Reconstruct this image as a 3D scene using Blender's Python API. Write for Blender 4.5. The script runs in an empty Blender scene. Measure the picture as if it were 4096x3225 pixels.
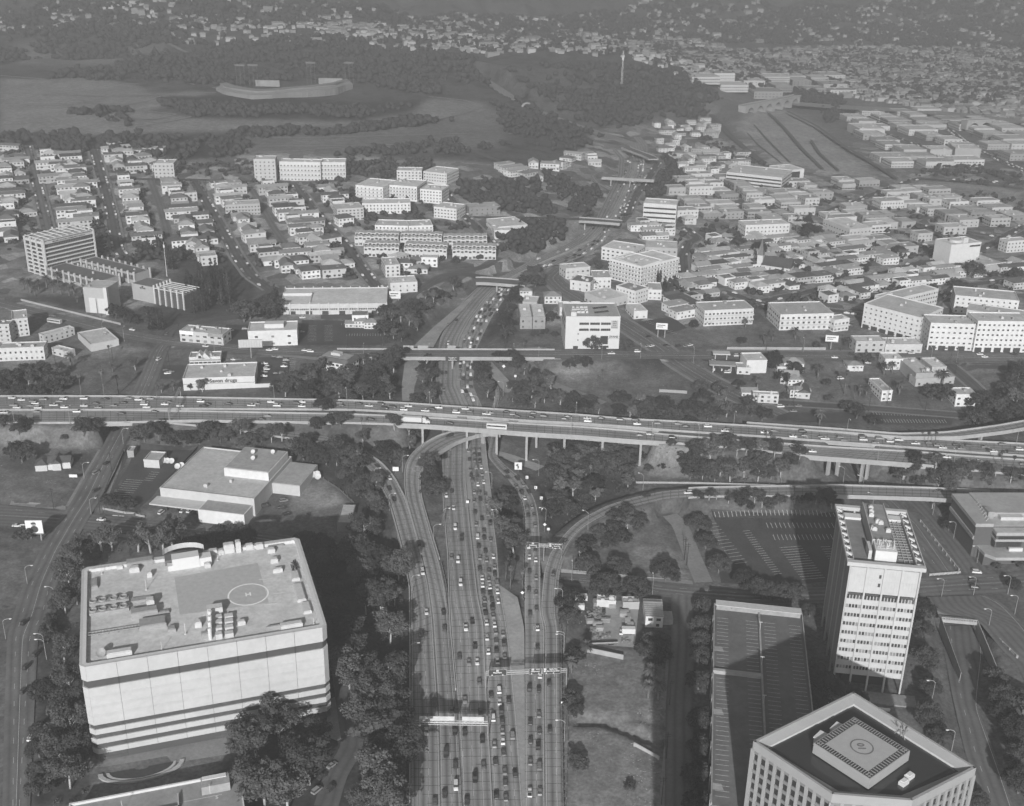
import bpy,bmesh,math,random
import numpy as np
from mathutils import Vector,Matrix
from mathutils.geometry import delaunay_2d_cdt
random.seed(7);rng=np.random.default_rng(7)
scene=bpy.context.scene
COL=scene.collection
# ------------------------------------------------------------------ camera
F_PX,W_PX,H_PX=4600.0,4096.0,3225.0          # focal length and frame of the photograph in its own pixels
PITCH,ROLL,CAM_H=math.radians(23.1),math.radians(.98),300.0
_f=Vector((0,math.cos(PITCH),-math.sin(PITCH)));_r0=Vector((1,0,0));_u0=_r0.cross(_f)
_r=_r0*math.cos(ROLL)+_u0*math.sin(ROLL);_u=_u0*math.cos(ROLL) - _r0*math.sin(ROLL)
cam=bpy.data.cameras.new('camera');camo=bpy.data.objects.new('camera',cam);COL.objects.link(camo)
camo.matrix_world=Matrix(((_r.x,_u.x,-_f.x,0),(_r.y,_u.y,-_f.y,0),(_r.z,_u.z,-_f.z,CAM_H),(0,0,0,1)))
cam.sensor_fit='HORIZONTAL';cam.sensor_width=36;cam.lens=F_PX/W_PX*36
cam.clip_start=5;cam.clip_end=30000
scene.camera=camo
# ------------------------------------------------------------------ sky and sun (black and white film: the sky light is neutral)
SUN_EL,SUN_AZ=math.radians(22.5),math.atan2(.10,1.0)      # light travels towards +Y, a little to +X
world=bpy.data.worlds.new('World');scene.world=world;world.use_nodes=True
nt=world.node_tree;nt.nodes.clear()
sky=nt.nodes.new('ShaderNodeTexSky');sky.sky_type='NISHITA';sky.sun_disc=False
sky.sun_elevation=SUN_EL;sky.sun_rotation=math.pi+SUN_AZ;sky.dust_density=3.0
bw=nt.nodes.new('ShaderNodeRGBToBW');bg=nt.nodes.new('ShaderNodeBackground');wo=nt.nodes.new('ShaderNodeOutputWorld')
bg.inputs['Strength'].default_value=.065
nt.links.new(sky.outputs[0],bw.inputs[0]);nt.links.new(bw.outputs[0],bg.inputs['Color']);nt.links.new(bg.outputs[0],wo.inputs[0])
sl=bpy.data.lights.new('sun','SUN');sl.energy=4.9;sl.angle=math.radians(.6);sl.color=(1,1,1)
so=bpy.data.objects.new('sun',sl);COL.objects.link(so)
_d=Vector((math.sin(SUN_AZ)*math.cos(SUN_EL),math.cos(SUN_AZ)*math.cos(SUN_EL),-math.sin(SUN_EL)))
so.rotation_euler=_d.to_track_quat('-Z','Y').to_euler();so.location=(0,-200,400)
scene.view_settings.view_transform='Standard';scene.view_settings.look='None'
scene.view_settings.exposure=0.55;scene.view_settings.gamma=1.0;scene.view_settings.use_curve_mapping=False
scene.render.engine='CYCLES'
cy=scene.cycles
cy.use_denoising=True;cy.max_bounces=5;cy.diffuse_bounces=2;cy.glossy_bounces=2;cy.transmission_bounces=2
cy.volume_bounces=1;cy.transparent_max_bounces=4;cy.use_adaptive_sampling=True;cy.adaptive_threshold=.02
cy.caustics_reflective=False;cy.caustics_refractive=False
# ------------------------------------------------------------------ picture measurements -> world
REG={'d': (0,0,1.8884),'r1': (0,0,.6455),'r2': (1348,0,.6455),'r3': (2696,0,.6455),'r4': (0,900,.6455),'r5': (1348,900,.6455),
       'r6': (2696,900,.6455),'s1': (0,1800,.4684),'s2': (1000,1800,.4684),'s3': (2000,1800,.4684),'s4': (3000,1800,.5053),
       't1': (0,2500,.461),'t2': (1000,2500,.461),'t3': (2000,2500,.461),'t4': (3000,2500,.5053),'p': (0,0,1)}
def K(s):
    """'view x y [z];x y [z];...' -> list of measured points"""
    out=[];g=None
    for tok in s.split(';'):
        t=tok.split()
        if t[0][0].isalpha(): g=t.pop(0)
        out.append((g,*[float(v) for v in t]))
    return out
def ray(g,x,y):
    x0,y0,k=REG[g];x=x0+x*k;y=y0+y*k
    d=_f*F_PX+_r*(x-W_PX/2) - _u*(y-H_PX/2)
    return d/d.y
def to_px(p):
    q=Vector(p) - Vector((0,0,CAM_H));k=F_PX/q.dot(_f)
    return W_PX/2+k*q.dot(_r),H_PX/2 - k*q.dot(_u)
# ------------------------------------------------------------------ relief: control heights (x, y, z in metres; the car lanes at the bottom are z = 0)
CP=np.array([(-350,150,0),(0,150,0),(350,150,0),(-260,330,1),(-120,340,0),(0,330,0),(90,380,0),(130,330,0),(260,360,0),(-330,480,4),(-220,480,1),(-150,500,0),
 (-100,430,0),(-40,490,-1),(60,490,-1),(110,470,-1),(130,520,0),(120,560,3),(230,480,-1),(380,480,0),(-100,600,7),(-190,590,4),(100,610,4),(200,600,4),(-300,600,6),(320,570,3),(-330,680,10),(-200,700,10),
 (330,660,8),(120,690,8),(210,690,8),(0,670,4),(60,650,1),(-300,860,14),(-135,795,13),(60,810,13),(220,815,13),(400,800,12),(120,750,11),(-80,740,10),(-430,975,16),(-300,960,17),
 (-250,1000,16),(-100,1000,15),(-500,1300,36),(-250,1300,36),(-50,1200,24),(-300,1450,46),(-520,1450,48),(-120,1400,36),(60,1100,16),(150,1000,11),(300,1000,6),(520,1000,4),
 (300,1300,3),(620,1300,2),(150,1250,11),(160,1450,15),(-750,1700,58),(-420,1750,56),(-420,2050,60),(-750,2100,60),(-200,1750,50),(0,1600,34),(60,1800,45),(50,2050,66),(260,2200,60),
 (170,1600,14),(230,1800,16),(300,1650,4),(417,1434,1),(415,2051,2),(800,1500,1),(900,2200,2),(550,2500,3),(-800,2600,112),(-1300,2400,95),(-450,2600,92),(-150,2500,70),(50,2700,30),(500,2900,8),
 (1200,2900,8),(1500,2000,4),(1200,1200,2),(-1200,1700,60),(-1000,1000,20),(1000,800,4),(-900,600,6),(-1700,3600,210),(-900,3500,170),(-300,3400,130),(300,3700,110),(900,3900,120),(1600,3900,130),
 (2400,3800,120),(-2000,5000,270),(0,5000,250),(2500,5200,250),(0,8000,280),(-4000,8000,280),(4000,8000,280),(-3500,3000,160),(3500,2500,20)],float)
_C=45.0
def _phi(r2): return np.sqrt(r2+_C*_C)
_A=_phi(((CP[:,None,:2]-CP[None,:,:2])**2).sum(-1));_n=len(CP)
_M=np.zeros((_n+1,_n+1));_M[:_n,:_n]=_A;_M[:_n,_n]=1;_M[_n,:_n]=1
_WT=np.linalg.solve(_M,np.append(CP[:,2],0))
_NW=[(rng.uniform(0,6.28),2*math.pi/wl*math.cos(a),2*math.pi/wl*math.sin(a),amp) for wl,amp in ((420,1.),(260,.7),(170,.5),(110,.35),(70,.2)) for a in rng.uniform(0,6.28,3)]
def base_z(x,y):
    x=np.asarray(x,float);y=np.asarray(y,float);sh=np.broadcast(x,y).shape
    xf=np.broadcast_to(x,sh).ravel();yf=np.broadcast_to(y,sh).ravel();out=np.empty(xf.shape)
    for i in range(0,len(xf),20000):
        a=xf[i:i+20000];b=yf[i:i+20000]
        r2=(a[:,None]-CP[None,:,0])**2+(b[:,None]-CP[None,:,1])**2
        z=_phi(r2) @ _WT[:_n]+_WT[_n]
        m=np.clip((z-20)/70,0,1)*np.clip((b-1500)/500,0,1)
        nz=sum(am*np.sin(p+kx*a+ky*b) for p,kx,ky,am in _NW)
        out[i:i+20000]=z+m*nz*(4.5+np.clip((b-2400)/1000,0,2)*9)
    return out.reshape(sh)
# fan-shaped ground grid: fine near the camera, coarse far off
_ys=[150.0]
while _ys[-1]<11000: _ys.append(_ys[-1]+max(2.2,.0068*_ys[-1]))
YS=np.array(_ys);SS=np.linspace(-1.45,1.45,391)
GX=SS[None,:]*(.5*YS[:,None]+110);GY=np.repeat(YS[:,None],len(SS),1)
GZ=base_z(GX,GY)
def ground_z(x,y):
    x=np.asarray(x,float);y=np.asarray(y,float)
    j=np.clip(np.searchsorted(YS,y)-1,0,len(YS)-2);fy=np.clip((y-YS[j])/(YS[j+1]-YS[j]),0,1)
    s=np.clip((x/(.5*y+110)-SS[0])/(SS[1]-SS[0]),0,len(SS)-1.001);i=s.astype(int);fx=s-i
    return (GZ[j,i]*(1-fx)+GZ[j,i+1]*fx)*(1-fy)+(GZ[j+1,i]*(1-fx)+GZ[j+1,i+1]*fx)*fy
_YT=np.concatenate([np.arange(200,1200,4.),np.geomspace(1200,10500,500)])
def P(g,x,y,z=None):
    """world point seen at pixel (x, y) of view g: on the ground (z None), on the level z, or on a surface z(x, y)"""
    d=ray(g,x,y)
    if z is not None and not callable(z):
        t=(z-CAM_H)/d.z;return Vector((d.x*t,t,z))
    zf=ground_z if z is None else z
    rz=CAM_H+d.z*_YT;gz=zf(d.x*_YT,_YT);k=np.nonzero(rz <= gz)[0]
    if len(k) == 0: t=_YT[-1]
    elif k[0] == 0: t=_YT[0]
    else:
        a=k[0]-1;e0=rz[a]-gz[a];e1=rz[a+1]-gz[a+1];t=_YT[a]+(_YT[a+1]-_YT[a])*e0/(e0-e1)
    return Vector((d.x*t,t,float(zf(np.array(d.x*t),np.array(t)))))
# ------------------------------------------------------------------ materials (all neutral greys)
MATS={}
def mat(name,v,rough=.85,amt=.25,scale=.6,objcol=False,spec=.3,metal=0.0,amt2=0.0,scale2=.05,bump=0.0,coords='pos',build=None):
    if name in MATS: return MATS[name]
    m=bpy.data.materials.new(name);m.use_nodes=True;t=m.node_tree;N=t.nodes;L=t.links
    b=N['Principled BSDF'];b.inputs['Roughness'].default_value=rough;b.inputs['Specular IOR Level'].default_value=spec;b.inputs['Metallic'].default_value=metal
    if objcol:
        oi=N.new('ShaderNodeObjectInfo');sep=N.new('ShaderNodeSeparateColor');L.new(oi.outputs['Color'],sep.inputs[0]);cur=sep.outputs[0]
    else:
        vn=N.new('ShaderNodeValue');vn.outputs[0].default_value=v;cur=vn.outputs[0]
    pos=N.new('ShaderNodeNewGeometry').outputs['Position']
    def noise(sc,detail=4):
        n=N.new('ShaderNodeTexNoise');n.inputs['Scale'].default_value=sc;n.inputs['Detail'].default_value=detail;n.inputs['Roughness'].default_value=.6
        L.new(pos,n.inputs['Vector']);return n.outputs['Fac']
    def math_(op,a,b_):
        n=N.new('ShaderNodeMath');n.operation=op
        for k,q in enumerate((a,b_)):
            if q is None: continue
            if isinstance(q,(int,float)): n.inputs[k].default_value=q
            else: L.new(q,n.inputs[k])
        return n.outputs[0]
    def vary(c,f,a): return math_('MULTIPLY',c,math_('ADD',math_('MULTIPLY',math_('SUBTRACT',f,.5),2*a*1.6),1.0))
    if amt: cur=vary(cur,noise(scale),amt)
    if amt2: cur=vary(cur,noise(scale2),amt2)
    if build: cur=build(t,N,L,cur,noise,math_,pos)
    L.new(cur,b.inputs['Base Color'])
    if bump:
        bp=N.new('ShaderNodeBump');bp.inputs['Strength'].default_value=bump;bp.inputs['Distance'].default_value=.3;L.new(noise(scale*3),bp.inputs['Height']);L.new(bp.outputs[0],b.inputs['Normal'])
    MATS[name]=m;return m
def attr(N,name):
    a=N.new('ShaderNodeAttribute');a.attribute_name=name;return a.outputs['Fac']
# ------------------------------------------------------------------ mesh collector
class MB:
    def __init__(s): s.v=[];s.f=[];s.m=[];s.cur=0
    def add(s,vs,fs):
        o=len(s.v);s.v += [tuple(q) for q in vs];s.f += [tuple(i+o for i in q) for q in fs];s.m += [s.cur]*len(fs);return s
    def quad(s,a,b,c,d): return s.add((a,b,c,d),((0,1,2,3),))
    def box(s,c,d,rz=0.0,taper=1.0):
        x,y,z=d[0]/2,d[1]/2,d[2]/2;ca,sa=math.cos(rz),math.sin(rz);vs=[]
        for zz,k in ((-z,1),(z,taper)):
            for px,py in ((-x,-y),(x,-y),(x,y),(-x,y)):
                px *= k;py *= k;vs.append((c[0]+px*ca-py*sa,c[1]+px*sa+py*ca,c[2]+zz))
        return s.add(vs,((3,2,1,0),(4,5,6,7),(0,1,5,4),(1,2,6,5),(2,3,7,6),(3,0,4,7)))
    def b2(s,x0,x1,y0,y1,z0,z1): return s.box(((x0+x1)/2,(y0+y1)/2,(z0+z1)/2),(x1-x0,y1-y0,z1-z0))
    def prism(s,poly,z0,z1,inset=None):
        n=len(poly);top=inset or poly
        vs=[(p[0],p[1],z0) for p in poly]+[(p[0],p[1],z1) for p in top]
        return s.add(vs,[tuple(range(n-1,-1,-1)),tuple(range(n,2*n))]+[(i,(i+1) % n,n+(i+1) % n,n+i) for i in range(n)])
    def cyl(s,a,b,r0,r1=None,n=8,cap=True):
        a=Vector(a);b=Vector(b);r1=r0 if r1 is None else r1;w=(b-a).normalized()
        u=w.orthogonal().normalized();v=w.cross(u);vs=[]
        for c,r in ((a,r0),(b,r1)):
            for k in range(n):
                t=2*math.pi*k/n;vs.append(c+(u*math.cos(t)+v*math.sin(t))*r)
        fs=[(k,(k+1) % n,n+(k+1) % n,n+k) for k in range(n)]
        if cap: fs += [tuple(range(n-1,-1,-1)),tuple(range(n,2*n))]
        return s.add(vs,fs)
    def tube(s,pts,r,n=6):
        for k in range(len(pts)-1): s.cyl(pts[k],pts[k+1],r if not isinstance(r,(list,tuple)) else r[k],None if not isinstance(r,(list,tuple)) else r[k+1],n)
        return s
    def mesh(s,name,mats,smooth=False):
        me=bpy.data.meshes.new(name);me.from_pydata(s.v,[],s.f)
        for m in (mats if isinstance(mats,(list,tuple)) else [mats]): me.materials.append(m)
        if any(s.m): me.polygons.foreach_set('material_index',s.m)
        if smooth: me.polygons.foreach_set('use_smooth',[True]*len(s.f))
        me.update();return me
    def build(s,name,mats,parent=None,smooth=False,**kw): return put(name,s.mesh(name,mats,smooth),parent,**kw)
def put(name,me,parent=None,loc=None,rz=0.0,label=None,cat=None,group=None,kind=None,color=None,scale=None):
    o=bpy.data.objects.new(name,me);COL.objects.link(o)
    if parent is not None: o.parent=parent
    if loc is not None: o.location=loc
    if rz: o.rotation_euler=(0,0,rz)
    if scale is not None: o.scale=scale
    if label: o['label']=label
    if cat: o['category']=cat
    if group: o['group']=group
    if kind: o['kind']=kind
    if color is not None: o.color=(color,color,color,1)
    return o
def thing(name,label,cat,loc=(0,0,0),rz=0.0,group=None): return put(name,None,None,loc,rz,label,cat,group)
ORD='first second third fourth fifth sixth seventh eighth ninth tenth eleventh twelfth thirteenth fourteenth fifteenth sixteenth seventeenth eighteenth nineteenth twentieth'.split()
_T2={20: 'twenty',30: 'thirty',40: 'forty',50: 'fifty',60: 'sixty',70: 'seventy',80: 'eighty',90: 'ninety'}
def nth(i):
    if i >= 100: return 'hundred-and-'+nth(i-100)
    if i == 99: return 'hundredth'
    if i<20: return ORD[i]
    n=i+1;t=n//10*10;return (_T2[t]+'-'+ORD[n % 10-1]) if n % 10 else _T2[t][:-1]+'ieth'
# ------------------------------------------------------------------ road surfaces
def pw(v,tab):
    return np.interp(v,[a for a,_ in tab],[b for _,b in tab])
def z110(x,y): return pw(y,((330,0),(390,1.0),(460,5.5),(700,6),(850,7),(1000,8),(1300,11),(1700,15),(2000,20)))+0*x
def z101(x,y): return pw(x,((-400,15),(-200,17),(-60,20),(40,20),(140,17.5),(260,15),(400,14)))+0*y
def road_build(lane_dark=.55,joints=True):
    def f(t,N,L,cur,noise,math_,pos):
        uv=N.new('ShaderNodeUVMap').outputs[0];sp=N.new('ShaderNodeSeparateXYZ');L.new(uv,sp.inputs[0]);u,v=sp.outputs[0],sp.outputs[1]
        fr=math_('FRACT',v,None);c=math_('ABSOLUTE',math_('SUBTRACT',fr,.5),None)           # 0 in the lane's middle
        streak=math_('MAXIMUM',math_('SUBTRACT',1.0,math_('MULTIPLY',c,2.6)),0.0)
        streak=math_('POWER',streak,1.3)
        n2=noise(.05,3)
        cur=math_('MULTIPLY',cur,math_('SUBTRACT',1.0,math_('MULTIPLY',math_('MULTIPLY',streak,lane_dark),math_('ADD',.55,math_('MULTIPLY',n2,.8)))))
        if joints:
            ju=math_('FRACT',math_('MULTIPLY',u,1/4.6),None);j=math_('LESS_THAN',ju,.055)
            jv=math_('LESS_THAN',math_('ABSOLUTE',math_('SUBTRACT',math_('FRACT',math_('ADD',v,.5),None),.5),None),.02)
            on=math_('MULTIPLY',j,math_('GREATER_THAN',noise(.11,2),.40))
            on=math_('MAXIMUM',on,math_('MULTIPLY',jv,.8))
            cur=math_('MULTIPLY',cur,math_('SUBTRACT',1.0,math_('MULTIPLY',on,.72)))
        # tar patches
        return cur
    return f
M_FWY=mat('worn_freeway_concrete',.28,.8,.14,.9,amt2=.32,scale2=.03,build=road_build(.5))
M_RAMP=mat('ramp_concrete',.27,.8,.14,.9,amt2=.2,scale2=.04,build=road_build(.60))
M_ASPH=mat('street_asphalt',.10,.85,.2,.7,amt2=.3,scale2=.06,build=road_build(.32,False))
M_ASPH2=mat('old_street_asphalt',.145,.85,.2,.7,amt2=.3,scale2=.06,build=road_build(.35,False))
M_LOT=mat('car_park_asphalt',.062,.85,.25,.8,amt2=.35,scale2=.07)
M_WALK=mat('pavement_concrete',.22,.85,.2,.8,amt2=.2,scale2=.1)
M_CONC=mat('structure_concrete',.35,.8,.16,.5,amt2=.18,scale2=.07)
M_CONCD=mat('weathered_concrete',.30,.85,.22,.6,amt2=.25,scale2=.08)
M_PAINT=mat('road_paint',.50,.7,.25,.8)
ROADS={};CARVE=[]
def resample(pts,n):
    a=np.array([tuple(p) for p in pts]);s=np.r_[0,np.cumsum(np.linalg.norm(np.diff(a,axis=0),axis=1))]
    # smooth: Catmull-like by interpolating on a dense chord then averaging
    q=np.linspace(0,s[-1],max(n*3,60));b=np.stack([np.interp(q,s,a[:,k]) for k in range(3)],1)
    for _ in range(6): b[1:-1]=(b[:-2]+2*b[1:-1]+b[2:])/4
    w=max(1,len(b)//(6*max(1,len(pts)-1)))
    for _ in range(w): b[1:-1]=(b[:-2]+2*b[1:-1]+b[2:])/4
    s2=np.r_[0,np.cumsum(np.linalg.norm(np.diff(b,axis=0),axis=1))];q=np.linspace(0,s2[-1],n)
    return np.stack([np.interp(q,s2,b[:,k]) for k in range(3)],1)
def resample6(a,n):
    c=(a[:,:3]+a[:,3:])/2;s=np.r_[0,np.cumsum(np.linalg.norm(np.diff(c,axis=0),axis=1))];q=np.linspace(0,s[-1],max(n*3,60));b=np.stack([np.interp(q,s,a[:,k]) for k in range(6)],1)
    for _ in range(6+max(1,len(b)//(6*max(1,len(a)-1)))): b[1:-1]=(b[:-2]+2*b[1:-1]+b[2:])/4
    c=(b[:,:3]+b[:,3:])/2;s2=np.r_[0,np.cumsum(np.linalg.norm(np.diff(c,axis=0),axis=1))];q=np.linspace(0,s2[-1],n)
    return np.stack([np.interp(q,s2,b[:,k]) for k in range(6)],1)
def pts_(lst,z):
    out=[]
    for p in lst:
        zz=p[3] if len(p)>3 else z
        out.append(P(p[0],p[1],p[2],zz))
    return out
def road(name,L,R,z=None,m=None,ref='L',first=1.0,lw=3.6,carve=6.0,dz=0.0,marks=(),label=None,obj=True,n=None):
    Lw,Rw=pts_(L,z),pts_(R,z)
    ln=sum((Lw[i+1]-Lw[i]).length for i in range(len(Lw)-1));n=n or max(4,int(ln/4.5))
    if len(Lw) == len(Rw) and 'way_road#jam' not in name and 'way_road#main' not in name:      # matching stations on both edges: sample them together
        a=np.array([tuple(p) for p in Lw]);b=np.array([tuple(p) for p in Rw]);C6=resample6(np.hstack([a,b]),n);A,B=C6[:,:3].copy(),C6[:,3:].copy()
    else: A,B=resample(Lw,n),resample(Rw,n)
    if callable(z) or z is None:
        zf=ground_z if z is None else z
        zc=zf((A[:,0]+B[:,0])/2,(A[:,1]+B[:,1])/2) if not any(len(p)>3 for p in L) else (A[:,2]+B[:,2])/2
        if z is None: zc=np.convolve(np.r_[[zc[0]]*4,zc,[zc[-1]]*4],np.ones(9)/9,'valid')
        A[:,2]=B[:,2]=zc
    return _road(name,A,B,m,ref,first,lw,carve,dz,marks,obj)
def street(name,C,w,z=None,m=None,lw=3.6,carve=4.0,dz=0.0,marks=(),n=None):
    Cw=pts_(C,z);ln=sum((Cw[i+1]-Cw[i]).length for i in range(len(Cw)-1));n=n or max(4,int(ln/5));c=resample(Cw,n)
    if z is None: c[:,2]=np.convolve(np.r_[[c[0,2]]*4,c[:,2],[c[-1,2]]*4],np.ones(9)/9,'valid')
    t=np.gradient(c[:,:2],axis=0);t /= np.linalg.norm(t,axis=1)[:,None];nn=np.stack([-t[:,1],t[:,0]],1)
    A=c.copy();B=c.copy();A[:,:2] += nn*w/2;B[:,:2] -= nn*w/2
    return _road(name,A,B,m,'C',0,lw,carve,dz,marks,True)
def _road(name,A,B,m,ref,first,lw,carve,dz,marks,obj):
    A=A.copy();B=B.copy();A[:,2] += dz;B[:,2] += dz
    C=(A+B)/2;w=np.linalg.norm((A-B)[:,:2],axis=1);s=np.r_[0,np.cumsum(np.linalg.norm(np.diff(C,axis=0),axis=1))]
    ROADS[name]=dict(A=A,B=B,C=C,w=w,s=s)
    if carve: CARVE.append((C[:,:2],w/2,C[:,2]-dz,carve))
    if not obj: return ROADS[name]
    n=len(C);me=bpy.data.meshes.new(name);vs=[tuple(p) for p in A]+[tuple(p) for p in B]
    me.from_pydata(vs,[],[(i,n+i,n+i+1,i+1) for i in range(n-1)]);uv=me.uv_layers.new(name='UVMap')
    for poly in me.polygons:
        for li in poly.loop_indices:
            vi=me.loops[li].vertex_index;i=vi % n;ba=vi >= n
            d={'L': w[i] if ba else 0,'R': 0 if ba else w[i],'C': w[i]/2*(1 if ba else -1)}[ref]
            uv.data[li].uv=(s[i],(d-first)/lw+(.0 if ref != 'C' else 0))
    me.materials.append(m or M_ASPH);base=name.split('#')[0]
    o=put(base,me,kind='structure');ROADS[name]['obj']=o
    for mk in marks: marking(o,A,B,w,s,*mk)
    return ROADS[name]
def marking(parent,A,B,w,s,ref,off,style,width=.17,u0=0,u1=1):
    mb=MB();n=len(s);T=s[-1]
    def at(u,o):
        i=min(int(np.searchsorted(s,u)),n-1);i=max(i,1);f=(u-s[i-1])/(s[i]-s[i-1]+1e-9)
        a=A[i-1]*(1-f)+A[i]*f;b=B[i-1]*(1-f)+B[i]*f;ww=np.linalg.norm((a-b)[:2]);d={'L': o,'R': ww-o,'C': ww/2+o}[ref]
        p=a+(b-a)*(d/ww);return (p[0],p[1],p[2]+.05)
    step,on={'dash': (12.,3.6),'solid': (5.,5.),'long': (9.,5.)}[style]
    u=T*u0
    while u<T*u1:
        v=min(u+on,T*u1)
        mb.quad(at(u,off-width/2),at(u,off+width/2),at(v,off+width/2),at(v,off-width/2));u += step
    if mb.f: mb.build('lane_marking',M_PAINT,parent)
def strip(A,off,s):
    """points offset sideways"""
    return A
# ---- the freeway running away from the camera
Z1=z110
barL=K('r5 1985 -300;1660 -30;1640 20;1570 95;1450 160;1290 225;1130 300;1000 375;910 470;820 590;760 700;735 800;732 1000;s2 1838 -350;1838 0;1836 250;1868 600;1900 900;1938 1250;t2 2020 0;2045 600;2080 1200;2098 1573;2130 2000')
barL[0:1]=K('r2 1850 960;1845 1060;1800 1150;1745 1270;1690 1370')
mainL=K('r2 1818 965;1800 1060;1745 1150;1685 1260;1605 1380;r5 1560 20;1480 85;1360 150;1190 225;1060 300;880 380;770 480;690 590;640 700;612 830;615 1000;s2 1640 -350;1636 0;1645 300;1666 600;1692 900;1702 1250;t2 1738 0;1800 700;1838 1300;1846 1573;1860 2000')
jamR=K('r2 1910 965;1905 1060;1865 1150;1815 1270;1745 1380;r5 1705 20;1660 100;1570 175;1410 240;1250 300;1098 380;1030 470;960 570;905 680;850 800;842 1000;s2 1990 -350;2008 0;2040 270;2072 550;2112 850;2130 1150;s3 62 1520;t3 85 200;140 750;163 1050;198 1573;215 2000')
FW=dict(z=Z1,m=M_FWY)
road('freeway_road#main',mainL,barL,ref='R',first=3.2,marks=(('R',3.0,'solid'),('R',6.6,'dash'),('R',10.2,'dash',.22,.1,1),('L',.6,'solid')),carve=9,**FW)
road('freeway_road#jam',barL,jamR,ref='L',first=1.6,lw=3.5,marks=(('L',1.5,'solid'),('L',5.1,'dash'),('L',8.6,'dash'),('L',12.1,'dash',.17,0,.55),('L',15.6,'dash',.17,0,.5),('R',.5,'solid')),carve=9,**FW)
def median():
    q=ROADS['freeway_road#jam'];k=q['C'][:,1]>545;A,B=q['A'][k],q['B'][k];d=B-A;d /= np.linalg.norm(d,axis=1)[:,None]
    for nm,e0,e1,P0,s in (('median_pavement',-1.4,3.2,A,1),('shoulder_pavement',-.2,2.6,B,-1)):
        a=P0+d*e0*s;b=P0+d*e1*s
        if s<0: a,b=b,a
        _road(nm,a,b,M_CONCD,'L',0,4,0,.06,(),True)
median()
# ramp A comes down from the crossing freeway on the left, ramp B is the curved flyover; side by side below
rampA_L=K('s2 740 -28 12;870 55 11;1000 150 10;1105 280 9;1190 430 8;1232 580 7;1290 790 5.5;1332 980 5;1368 1180 4;1370 1500 2.4;t2 1395 200 1.2;1396 900 0.2;1396 1573 0;1396 2000 0')
rampA_R=K('s2 850 -60 12;980 15 11;1130 115 10;1240 245 9;1325 410 8;1378 570 7;1430 760 5.5;1470 930 5;1515 1120 4;1555 1420 2.4;t2 1598 200 1.2;1640 900 0.2;1652 1573 0;1660 2000 0')
road('ramp_road#A',rampA_L,rampA_R,z=Z1,m=M_RAMP,ref='R',first=.8,carve=7,dz=.02,marks=(('R',.5,'solid'),('R',4.3,'dash'),('L',.8,'solid')))
rampB_L=K('r5 985 1272 13.5;860 1268 13.5;760 1275 13.5;640 1305 13;540 1360 12.5;465 1425 12;428 1490 11;s2 1330 170 10;1325 270 9;1338 410 8;1384 570 7;1436 760 5.6;1476 930 5.1;1520 1120 4;1560 1420 2.4;t2 1603 200 1.2;1645 900 0.2;1657 1573 0;1662 2000 0')
rampB_R=K('r5 1010 1300 13.5;930 1292 13.5;850 1308 13.5;740 1345 13;640 1405 12.5;570 1465 12;535 1520 11;s2 1452 195 10;1447 300 9;1464 430 8;1512 600 7;1572 800 5.6;1620 960 5.1;1665 1160 4;1696 1420 2.4;t2 1742 200 1.2;1805 900 0.2;1838 1573 0;1850 2000 0')
road('ramp_road#B',rampB_L,rampB_R,z=Z1,m=M_RAMP,ref='L',first=.6,carve=0,dz=.04,marks=(('L',.5,'solid'),('L',4.1,'dash'),('R',.9,'solid')))
i0=14
CARVE.append((ROADS['ramp_road#B']['C'][i0:,:2],ROADS['ramp_road#B']['w'][i0:]/2,ROADS['ramp_road#B']['C'][i0:,2],5))
# collector on the right (two lanes) and the ramp joining it from the right
colL=K('r5 900 860 6;960 960 5.5;985 1050 5;960 1130 4.6;955 1300 4.5;s3 -110 60 4.5;-10 175 4.6;60 245 4.8;130 330 5;185 430 5;212 560 5;215 800 5;206 1100 4;210 1400 2.4;t3 212 0 1.4;216 700 0.3;217 1573 0;218 2000 0')
colR=K('r5 935 855 6;985 940 5.5;1010 1050 5;990 1140 4.6;990 1300 4.5;s3 -40 40 4.5;50 140 4.6;160 220 4.8;240 315 5;300 430 5;328 560 5;342 800 5;345 1100 4;345 1400 2.4;t3 385 0 1.4;380 700 0.3;388 1573 0;390 2000 0')
road('freeway_road#collector',colL,colR,z=Z1,m=M_FWY,ref='L',first=.7,lw=3.6,carve=7,dz=.02,marks=(('L',.6,'solid'),('L',4.3,'dash'),('R',.3,'solid')))
rrL=K('s4 1900 330 10;1430 308 10;700 285 9;s3 2135 320 8.5;1700 328 8;1400 350 7.5;1100 415 7;900 480 6.5;700 585 6;600 665 5.5;520 755 5.2;425 880 5;375 1040 4.2;350 1300 2.7;350 1420 2.3;t3 391 0 1.4;386 700 0.3;394 1573 0;396 2000 0')
rrR=K('s4 1900 420 10;1430 385 10;700 362 9;s3 2135 395 8.5;1700 400 8;1400 425 7.5;1150 480 7;960 540 6.5;800 620 6;680 700 5.5;608 790 5.2;545 920 5;505 1080 4.2;492 1300 2.7;492 1420 2.3;t3 520 0 1.4;522 700 0.3;535 1573 0;540 2000 0')
road('ramp_road#right',rrL,rrR,z=Z1,m=M_RAMP,ref='L',first=.8,lw=3.8,carve=0,dz=.04,marks=(('L',.5,'solid'),('R',1.6,'solid'),('L',4.3,'dash',.22,.75,1)))
_rr=ROADS['ramp_road#right'];_k=np.nonzero((_rr['C'][:,0]<165))[0]
CARVE.append((_rr['C'][_k,:2],_rr['w'][_k]/2,_rr['C'][_k,2],6))
# painted gores between the carriageways
road('gore_pavement',K('s2 2130 1150;s3 62 1520;t3 85 200;140 750;163 1050;198 1573;212 2000'),K('s3 150 1260;208 1520;t3 212 200;216 750;216 1050;217 1573;218 2000'),z=Z1,m=M_CONCD,carve=3,dz=-.01)
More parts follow.
